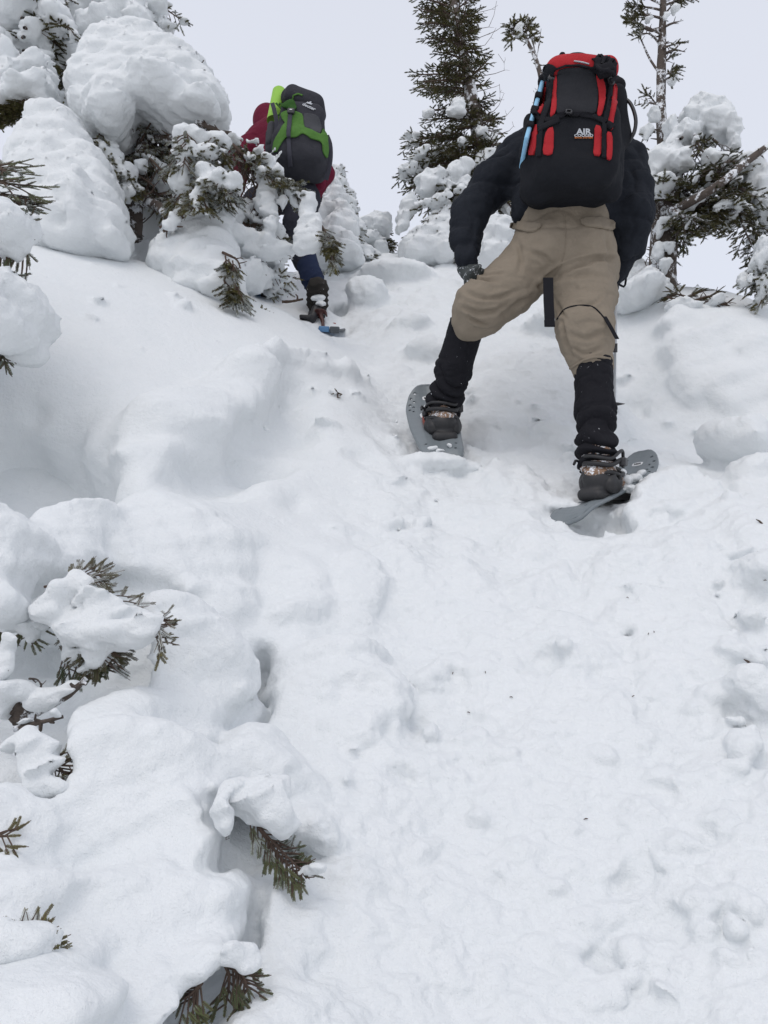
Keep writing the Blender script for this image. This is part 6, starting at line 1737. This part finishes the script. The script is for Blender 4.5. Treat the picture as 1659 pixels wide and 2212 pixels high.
    sn += mass([(578,381,4.0),(590,400,4.0),(597,440,3.98),(601,468,3.97),(580,472,3.97),(559,462,3.97),(551,424,3.98),(562,405,4.0)], 12, .04, .014, 62)
    f.finish(root, NEEDLE_RIMED, .0125, TWIG, hood + sn, .75)
t_hood()

def t_lower_scrub():
    f = Foliage(24)
    root = tree(at(585, 600, 4.4), "tangle of snowy olive twigs between the hood tree and the far hiker's legs", "shrub", "low_shrub")
    for k in range(34):
        x0, y0 = f.r.uniform(500, 568), f.r.uniform(480, 600)
        p = at(x0, y0, 4.35 + f.r.uniform(-.15, .15)); d = nrm((f.r.uniform(-1, 1), f.r.uniform(-.5, .5), f.r.uniform(-.8, .4)))
        f.branch([p, p + d * .08, p + d * .18], .006, .002, subs=5, sub_len=.10, dens=.028, droop=.4, snow=.45, snow_r=.022, bare=.35)
    sn = [B(560,510,4.3,26,18,.1), B(590,510,4.4,16,20,.08), B(545,550,4.2,26,14,.1), B(590,560,4.3,20,14,.08), B(560,590,4.2,26,20,.12), B(530,600,4.1,34,30,.16), B(600,590,4.3,14,10,.06)]
    f.finish(root, NEEDLE_RIMED, .013, None, sn)
    # sticks on the snow
    def stick(label, pts, r, snowy=True, Y=4.4):
        g = Foliage(int(pts[0][0]))
        rt = tree(at(pts[0][0], pts[0][1], Y), label, "stick", "broken_stick")
        g.bare([at(x, y, Y) for x, y in pts], r, r * .7, 1, .05)
        g.finish(rt, NEEDLE, .008, TWIG, [B(x, y - 2.5, Y - .01, 10, 2.6, .012, -4, k=.01) for x, y in np.linspace(pts[0], pts[-1], 5)[1:-1]] if snowy else [])
    stick("thin stick lying on the snow just left of the far hiker's lifted boot", [(609,652),(630,651),(655,646)], .008, False)
    stick("snow-topped stick jutting out below the front boot of the far hiker", [(578,613),(598,612),(615,611)], .008)
    for lb, pts in (("small olive needle tuft poking from the smooth drift below the far hiker", [(562,684),(578,676),(566,668)]),):
        g = Foliage(31, FIRTW); rt = tree(at(572, 682, 4.1), lb, "twig", "needle_tuft")
        for e in ((565,664),(574,668),(584,672),(592,676),(597,683),(570,672)):
            p = at(563, 672, 4.0); q = at(e[0], e[1], 4.0)
            g.shoot(p + (q - p) * .1, q - p, 0, (0, -1, .3), .8)
            g.bare([p, (p + q) / 2, q], .002, .001)
        g.finish(rt, NEEDLE)
    g = Foliage(33); rt = tree(at(730, 850, 3.5), "tiny brown bud cluster on the bank above the round footprint", "twig", "bud_cluster")
    for e in ((722,850),(738,852),(730,858),(726,843)):
        q = at(e[0], e[1], 3.46); g.shoot(q, g.r.uniform(-1, 1, 3), 0, (0, -1, 0), .35); 
        g.bare([at(728, 848, 3.5), (q + at(728, 848, 3.5)) / 2, q], .004, .003)
    g.finish(rt, NEEDLE, .006, None, [B(721,846,3.46,7,6,.02)])
t_lower_scrub()

# --- 6 trees in the top left corner
def t_corner():
    f = Foliage(26)
    root = tree(at(180, 330, 4.9), "snow-choked conifer at top left behind the hood, frosted twigs on its right side", name="spruce_tree")
    Y = 4.9
    f.trunk([at(x, y, Y) for x, y in [(200,420),(215,250),(240,120),(270,-40),(280,-120)]], .06, .03, 24, 10)
    for k in range(60):
        x0, y0 = f.r.uniform(110, 330), f.r.uniform(-10, 250)
        if x0 > 260 and y0 > 130: continue
        p = at(x0, y0, 4.8 + f.r.uniform(-.15, .25)); th = f.r.uniform(0, 6.28)
        d = np.array((math.cos(th), math.sin(th) * .5, -.6))
        f.branch([p, p + d * .1, p + d * f.r.uniform(.16, .26)], .008, .003, subs=5, sub_len=.13, dens=.030, droop=.6, snow=.18, snow_r=.022, bare=.1)
    for k in range(22):
        x0 = f.r.uniform(120, 235); y0 = f.r.uniform(90, 200)
        p = at(x0, y0, 4.6); d = np.array((f.r.uniform(-.2, .2), -.1, -1))
        f.branch([p, p + d * .12, p + d * .28], .008, .003, subs=7, sub_len=.09, dens=.026, droop=.6, snow=.2, snow_r=.02)
    for pts in ([(300,20),(322,10),(345,4)], [(320,40),(340,58),(355,62)], [(325,70),(345,95),(362,108)], [(330,85),(350,90),(360,100)], [(318,100),(340,110),(352,130)], [(300,110),(330,135),(352,150)], [(325,85),(348,84),(352,76)], [(260,60),(290,62),(300,58)]):
        f.bare([at(x, y, 4.7) for x, y in pts], .007, .002, 4, .07, 10)
    sn = [B(215,15,4.7,50,34,.22), B(270,30,4.65,50,40,.22), B(170,45,4.7,40,22,.16,-20), B(200,70,4.62,44,22,.16), B(240,85,4.6,24,26,.12), B(300,60,4.65,36,42,.18,10), B(310,100,4.62,30,34,.16), B(340,20,4.7,20,12,.1,-20), B(320,0,4.7,30,20,.14), B(150,90,4.6,24,20,.12), B(125,118,4.6,18,22,.1), B(160,130,4.62,20,30,.12), B(185,150,4.66,26,30,.12), B(110,170,4.7,26,28,.14), B(245,110,4.6,10,22,.05), B(265,140,4.7,22,18,.1),
          B(215,125,4.65,16,24,.08), B(295,95,4.58,20,24,.1), B(352,60,4.68,9,5,.03), B(352,85,4.68,8,8,.03), B(345,110,4.68,9,6,.03,30), B(350,48,4.7,6,8,.03), B(230,50,4.6,30,20,.14), B(120,230,4.6,22,20,.1), B(360,110,4.7,6,6,.03)]
    f.finish(root, NEEDLE_RIMED, .0145, None, sn)
    # the one cut by the corner
    f = Foliage(27)
    root = tree(at(30, 300, 4.4), "dark conifer cut off by the top left corner, with hanging needle fans", name="spruce_tree")
    f.trunk([at(x, y, 4.5) for x, y in [(46,420),(52,180),(50,60),(45,-80)]], .035, .02, 20, 8)
    for pts in ([(50,40),(20,35),(-10,50)], [(50,20),(90,10),(120,20)], [(52,60),(90,70),(120,95)], [(52,80),(20,90),(0,110)], [(52,0),(20,-10),(-10,0)], [(60,50),(110,40),(150,60)], [(50,110),(80,110),(100,130)], [(40,190),(10,180),(-20,200)], [(60,-10),(100,-20),(150,0)], [(52,30),(80,40),(100,60)]):
        f.branch([at(x, y, 4.4 + f.r.uniform(-.15, .15)) for x, y in pts], .010, .003, subs=9, sub_len=.18, dens=.028, droop=.4, snow=.35, snow_r=.026)
    for k in range(16):
        x0 = 10 + 100 * k / 16; p = at(x0, 205 + abs(x0 - 55) * .3, 4.1); d = nrm(((x0 - 55) * .009, -.2, -1))
        f.branch([p, p + d * .06, p + d * .15], .007, .002, subs=5, sub_len=.08, dens=.02, droop=.3)
    sn = [B(30,15,4.3,44,16,.14), B(90,20,4.4,50,22,.2,10), B(120,50,4.4,34,22,.16,30), B(20,140,4.3,28,30,.16), B(5,180,4.25,26,34,.14), B(35,165,4.25,22,28,.12), B(80,150,4.3,30,24,.16), B(45,205,4.12,34,18,.14,-15), B(75,195,4.12,26,22,.12,20), B(20,225,4.12,22,14,.1), B(95,230,4.15,14,26,.07), B(75,70,4.35,20,14,.1), B(5,90,4.3,16,14,.1), B(100,190,4.2,18,30,.1,0)]
    f.finish(root, NEEDLE_DARK, .0135, None, sn)
t_corner()

# --- 7 buried saplings: tall white cones
def t_cones():
    root = tree(at(150, 530, 3.75), "tall smooth snow cone burying a whole sapling at left, below the snow hood", "buried sapling", "buried_sapling")
    sn = mass([(96,248,3.8),(116,241,3.78),(147,256,3.76),(184,296,3.74),(212,343,3.70),(236,386,3.66),(260,451,3.62),(271,512,3.58),(268,538,3.55),(240,556,3.53),(180,560,3.52),(118,556,3.52),(60,556,3.52),(14,545,3.58),(22,430,3.70),(42,345,3.80),(70,285,3.82)], 48, .22, .06, 32, .5)
    sn += [B(170,440,3.52,26,90,.10,-8,k=.05), B(120,470,3.54,24,70,.09,6,k=.05), B(90,350,3.72,22,60,.08,10,k=.05)]
    sn += [ell(at(158, 520, 3.40), (.02, .05, .06), rot_y(.3), .04, 's'), B(222,532,3.42,8,14,.04,0,op='s')]
    f = Foliage(40)
    f.finish(root, NEEDLE, .018, None, sn, .8)
    root = tree(at(430, 600, 3.9), "second snow-buried sapling with green twigs showing along its right edge", "buried sapling", "buried_sapling")
    sn = mass([(405,451,3.95),(428,415,3.98),(455,408,3.98),(487,421,3.97),(491,464,3.93),(498,536,3.86),(510,560,3.82),(512,600,3.78),(530,640,3.72),(500,660,3.70),(440,645,3.72),(390,640,3.74),(330,600,3.80),(340,565,3.84),(359,529,3.88),(380,490,3.92)], 40, .15, .07, 33, .5)
    f = Foliage(41)
    for x0, y0, n in ((497,575,3),(490,600,2),(510,632,5),(503,615,4),(485,560,2)):
        for k in range(n):
            p = at(x0 + f.r.uniform(-6, 6), y0 + f.r.uniform(-16, 8), 3.72); d = nrm((.2, -.25, -1 + f.r.uniform(-.2, .2)))
            f.branch([p, p + d * .03, p + d * .06], .004, .002, subs=2, sub_len=.035, dens=.018, droop=.3)
    for pts in ([(360,480),(385,468),(405,455)], [(345,492),(370,478),(400,470)], [(480,545),(510,560),(520,580)], [(352,500),(375,490),(395,490)]):
        f.bare([at(x, y, 3.75) for x, y in pts], .007, .003, 4, .06, 10)
    sn2 = [B(375,476,3.74,22,5,.03,-28), B(370,490,3.73,16,4,.03,-30), B(355,487,3.74,12,4,.03,-20)]
    f.finish(root, NEEDLE_RIMED, .016, None, sn + sn2, .75)
t_cones()

# --- 8 tree at the left edge
def t_left_edge():
    f = Foliage(44, FIRTW)
    root = tree(at(-20, 800, 2.5), "fir at the left edge, green needle sprays and drooping rimed twigs", name="fir_tree")
    for pts in ([(-40,380),(0,395),(50,400)], [(-40,400),(10,420),(62,432)], [(-30,420),(20,440),(55,450)], [(-40,360),(-5,360),(10,370)], [(-40,440),(-5,450),(35,462)]):
        f.branch([at(x, y, 2.5 + f.r.uniform(-.05, .05)) for x, y in pts], .006, .002, subs=6, sub_len=.10, ang=48, dens=.03, droop=.1, plane=(0, -.8, .6), taper=.4)
    for k in range(40):
        x0 = f.r.uniform(-20, 60); y0 = f.r.uniform(490, 600)
        p = at(x0, y0, 2.5 + f.r.uniform(-.05, .1)); d = nrm((f.r.uniform(-.3, .3), -.1, -1))
        f.shoot(p, d, None, (0, -1, 0), .9)
        f.bare([p + (0, 0, .05), p, p + d * .06], .003, .001)
    for pts in ([(-20,600),(10,620),(25,650)], [(-20,580),(5,600),(20,600)], [(-20,720),(0,740),(8,775)], [(-10,500),(40,510),(65,470)], [(-20,690),(5,700),(25,690)]):
        f.branch([at(x, y, 2.45) for x, y in pts], .005, .002, subs=4, sub_len=.07, dens=.028, droop=.3, snow=.3, snow_r=.018)
    f.trunk([at(-75, 900, 2.5), at(-80, 600, 2.6), at(-90, 300, 2.6)], .05, .03, 14)
    sn = mass([(-420,260,2.3),(-120,300,2.4),(-70,420,2.45),(-40,620,2.45),(-60,800,2.3),(-260,900,2.2)], 80, .26, .08, 41, .7)  # unseen snow mass beyond the left edge, added to shade the hollow
    sn += [B(0,485,2.45,40,34,.12), B(35,500,2.42,28,30,.10), B(60,478,2.45,10,28,.04,-15), B(10,610,2.4,20,22,.07), B(5,700,2.35,16,50,.07), B(25,660,2.42,60,60,.2,0), B(60,680,2.45,42,46,.14,0), B(15,540,2.44,26,14,.05), B(30,720,2.45,50,50,.18)]
    f.finish(root, NEEDLE_NEAR, .0115, None, sn, .8)
t_left_edge()

# --- 9 sprays and sticks in the near drifts, left
def near_spray(label, stems, Y, solids=(), mat=None, cat="branch", name="fir_branch", subs=7, sub_len=.10, seed=1, scale=1.0, snow=.0, plane=(0, -.75, .65), bare=(), vox=.007, droop=.15, needles=FIRTW, r=.0028):
    f = Foliage(seed, needles, .0010)
    root = tree(at(stems[0][0][0], stems[0][0][1], Y), label, cat, name)
    for st in stems:
        pts = [at(p[0], p[1], p[2] if len(p) > 2 else Y) for p in st]
        f.branch(pts, r, .0015, subs=subs, sub_len=sub_len, ang=50, dens=.042, droop=droop, plane=plane, twig_scale=scale * .72, snow=snow, snow_r=.012, taper=.55)
    for st in bare:
        f.bare([at(p[0], p[1], Y) for p in st[:-1]], st[-1], st[-1] * .5, 3, .03, 12)
    f.finish(root, mat or NEEDLE_NEAR, vox, None, list(solids), .8)
    return root
near_spray("brown-stemmed fir spray curving out of the snow at left, needles hanging beneath it", [[(95,1268),(160,1262),(220,1285),(292,1322)],[(120,1268),(170,1245),(216,1243)],[(180,1265),(190,1310),(180,1350)],[(200,1290),(205,1350),(218,1410)],[(215,1350),(222,1400),(225,1430)]], 1.72, mat=NEEDLE_BROWN, sub_len=.075, scale=.85, solids=
    [B(120,1320,1.72,34,32,.06), B(115,1282,1.7,18,16,.03), B(170,1360,1.70,30,48,.05,-20), B(205,1395,1.70,20,30,.04,-10), B(260,1345,1.70,62,26,.06,8), B(310,1365,1.69,38,26,.05,20), B(205,1308,1.69,14,8,.02,20), B(60,1350,1.74,22,40,.05), B(220,1330,1.70,30,20,.04)], seed=51, snow=.1)
near_spray("rimed twig tips sticking out of a snow-laden bough end, centre of the left bank", [[(322,1330),(345,1340),(350,1336)],[(325,1370),(345,1380),(352,1396)],[(330,1350),(350,1356),(353,1362)]], 1.68, [B(318,1350,1.69,24,30,.04)], NEEDLE_RIMED, "twigs", "fir_twigs", 3, .03, 52, .55)
near_spray("dark needle clumps hanging in the hollow under the snowy bough at left", [[(130,1395),(145,1430),(150,1455)],[(165,1410),(180,1440),(185,1455)],[(60,1330),(66,1350),(60,1376)],[(200,1400),(215,1440),(232,1435)],[(20,1345),(8,1350),(4,1365)],[(225,1400),(236,1420),(235,1436)]], 1.74, [B(150,1410,1.73,20,26,.04), B(200,1420,1.73,22,22,.04), B(90,1350,1.76,22,30,.05), B(12,1360,1.7,10,14,.03)], NEEDLE_NEAR, "twigs", "fir_twigs", 4, .045, 53, .6)
def dead_branch(label, tubes, Y, solids, name="dead_branch", seed=60):
    f = Foliage(seed); root = tree(at(tubes[0][0][0], tubes[0][0][1], Y), label, "branch", name)
    for t in tubes: f.bare([at(p[0], p[1], Y) for p in t[:-1]], t[-1], t[-1] * .55, 3, .02, 16)
    f.finish(root, NEEDLE, .005, BARK, solids, .55)
dead_branch("broken brown branch topped with a snow strip, lower left hollow", [[(28,1560),(90,1535),(150,1500),(186,1465),.0085],[(30,1510),(45,1530),(40,1560),.018],[(60,1530),(45,1540),(30,1545),.014]], 1.66, [B(110,1508,1.655,36,10,.018,-28), B(155,1482,1.655,30,9,.016,-30), B(80,1525,1.655,18,10,.016,-20), B(30,1490,1.65,30,18,.05), B(5,1520,1.65,14,40,.03)])
dead_branch("thin twig with yellow lichen and a snowball on its tip, lower left", [[(30,1575),(80,1562),(110,1555),(136,1548),.0055]], 1.60, [B(123,1545,1.595,14,9,.016,0), B(50,1560,1.595,18,7,.014,-10)], seed=61)
dead_branch("curled dark twiglet standing above the broken branch at left", [[(62,1466),(80,1468),(90,1480),.0022],[(90,1480),(82,1495),(76,1510),.002]], 1.68, [], "curled_twig", 62)
dead_branch("drooping rime-crusted twig at the left edge above the lower branches", [[(22,1372),(14,1400),(6,1440),(0,1470),.003]], 1.62, [B(20,1382,1.62,8,12,.012), B(14,1405,1.62,7,12,.012), B(8,1430,1.62,7,14,.012), B(3,1460,1.62,8,12,.012)], "rimed_twig", 63)
near_spray("frosted green fir tip resting on the snow, lower left", [[(75,1620),(120,1650),(170,1655)],[(95,1640),(120,1690),(165,1700)],[(80,1650),(90,1720),(120,1760)],[(70,1700),(60,1730),(52,1750)],[(100,1700),(105,1740),(100,1762)],[(120,1650),(140,1670),(165,1680)],[(90,1690),(80,1740),(72,1765)]], 1.50,
    [B(90,1615,1.49,30,16,.03,10), B(120,1640,1.485,36,10,.02,0), B(110,1690,1.485,38,24,.03,0), B(75,1720,1.485,30,18,.03,-15), B(130,1720,1.485,16,10,.02,0), B(60,1590,1.50,14,14,.03), B(75,1660,1.49,16,24,.025), B(40,1610,1.5,24,12,.03)], NEEDLE_RIMED, "branch", "fir_branch", 5, .055, 54, .75)
near_spray("green fir twig drooping out from under the snow shelf, left of the trail", [[(508,1740),(540,1765),(590,1820),(655,1885)],[(560,1790),(600,1845),(640,1885)]], 1.50, [B(560,1725,1.49,60,26,.05,-35), B(610,1780,1.49,50,24,.045,-42), B(500,1715,1.5,24,20,.04), B(675,1880,1.49,14,12,.02)], NEEDLE_NEAR, "branch", "fir_branch", 12, .027, 55, .55, bare=[[(492,1702),(512,1712),(525,1708),.002],[(640,1870),(652,1885),(662,1898),.002]])
dead_branch("snow-caked icicle-like twig hanging beside the dark gap, left of the trail", [[(490,1705),(492,1750),(480,1800),.003],[(484,1790),(490,1800),(494,1806),.0015]], 1.46, [B(490,1715,1.455,10,16,.015), B(489,1745,1.455,9,18,.013,5), B(486,1770,1.455,10,16,.014), B(480,1795,1.455,9,14,.012)], "rimed_twig", 64)
near_spray("fir sprig hanging below the rounded snow lip near the bottom edge", [[(478,2072),(495,2110),(488,2170)],[(500,2075),(525,2110),(535,2140)],[(495,2080),(510,2100),(530,2128)]], 1.30, [B(525,2080,1.30,20,26,.02), B(480,2062,1.29,30,16,.03)], NEEDLE_NEAR, "branch", "fir_branch", 5, .026, 56, .45)
near_spray("dark fir tips tucked under the bottom drift beside the hanging sprig", [[(430,2130),(410,2150),(396,2158)],[(436,2122),(425,2140),(415,2160)]], 1.26, [], NEEDLE_NEAR, "twigs", "fir_twigs", 4, .025, 57, .5)
near_spray("half-buried grey-green fir clump at the bottom left edge", [[(10,2060),(40,2030),(85,2020)],[(0,2040),(30,2060),(80,2085)],[(20,2020),(50,2040),(90,2060)],[(0,2080),(30,2085),(50,2080)]], 1.16, [B(20,2010,1.155,40,14,.03), B(75,2050,1.15,26,12,.02,30), B(100,2030,1.15,16,24,.02), B(10,2060,1.15,14,14,.02), B(60,2070,1.15,18,9,.015)], NEEDLE_RIMED, "branch", "fir_branch", 5, .04, 58, .6)
near_spray("single needle tip at the left edge beside a rounded mound", [[(-20,1800),(0,1806),(18,1806)]], 1.34, [], NEEDLE, "twig", "fir_twigs", 3, .02, 59, .5)
near_spray("tiny brown bark scrap in the bottom left drift", [[(120,2195),(136,2205),(146,2212)]], 1.06, [B(140,2190,1.06,22,14,.02)], NEEDLE, "twig", "bark_scrap", 2, .015, 65, .35)
dead_branch("bare twig tip rising from the snow hood against the sky", [[(424,150),(428,142),(426,132),.003],[(428,142),(436,136),(441,130),.003]], 4.0, [B(434,139,4.0,7,3,.012,-40), B(426,136,4.0,2.5,5,.01)], "bare_twig", 66)
# flakes of bark and needles fallen on the trail
def crumb(px, py, label, seed):
    r = np.random.RandomState(seed)
    Y = float(np.interp(py, [590,700,860,1060,1200,1380,1650,1900,2210], [5.6,4.6,3.82,3.1,2.72,2.32,1.92,1.68,1.46]))
    hit = slope_bvh.ray_cast(Vector((0, 0, CAMZ)), Vector(ray(px, py)))
    p = np.array(hit[0]) if hit[0] is not None else at(px, py, Y)
    a = r.uniform(0, 3.14); d = np.array((math.cos(a), -.2, math.sin(a) * .7)) * .004
    t = Tubes(); t.add([p - d + (0, -.002, .001), p + (0, -.004, .002), p + d + (0, -.002, .001)], [.0006, .0013, .0006], 4)
    o = t.build("bark_flake", TWIG); tag(o, label, "bark flake", "bark flakes strewn on the trail")
slope_bvh = bvh_of(slope)
for i, (x, y, w) in enumerate(((1048,1453,"lower right one of the close pair in mid trail"),(978,1455,"lone one left of the close pair in mid trail"),(1400,1370,"left one of the tight pair below the right snowshoe"),(1412,1366,"right one of the tight pair below the right snowshoe"),(1104,1507,"centre of the trail above the bottom hollows"),
        (1367,1505,"by the shallow pit on the right of the trail"),(1012,1540,"lowest of the left-hand scatter"),(1265,1770,"lowest flake of all, alone on the lower trail"),(1355,1292,"nearest below the clods at the turned snowshoe"),(1652,1255,"at the right edge level with the lower clods"))):
    crumb(x, y, "dark bark flake on churned snow, " + w, i)
for lb, x, y in (("brown leaf litter caught in the crease at the right edge, lower one", 1617, 1432), ("dark speck of bark in the crease at the right edge, beside the shaded pit", 1641, 1128)):
    hit = slope_bvh.ray_cast(Vector((0, 0, CAMZ)), Vector(ray(x, y)))
    if hit[0] is not None:
        p = np.array(hit[0]); q = np.random.RandomState(int(x)); t = Tubes()
        t.add([p + (-.012, -.004, .008), p + (-.003, -.006, .002), p + (.004, -.005, -.005), p + (.012, -.004, -.012)], [.001, .003, .0035, .001], 5)
        tag(t.build("bark_scrap", TWIG), lb, "bark scrap")
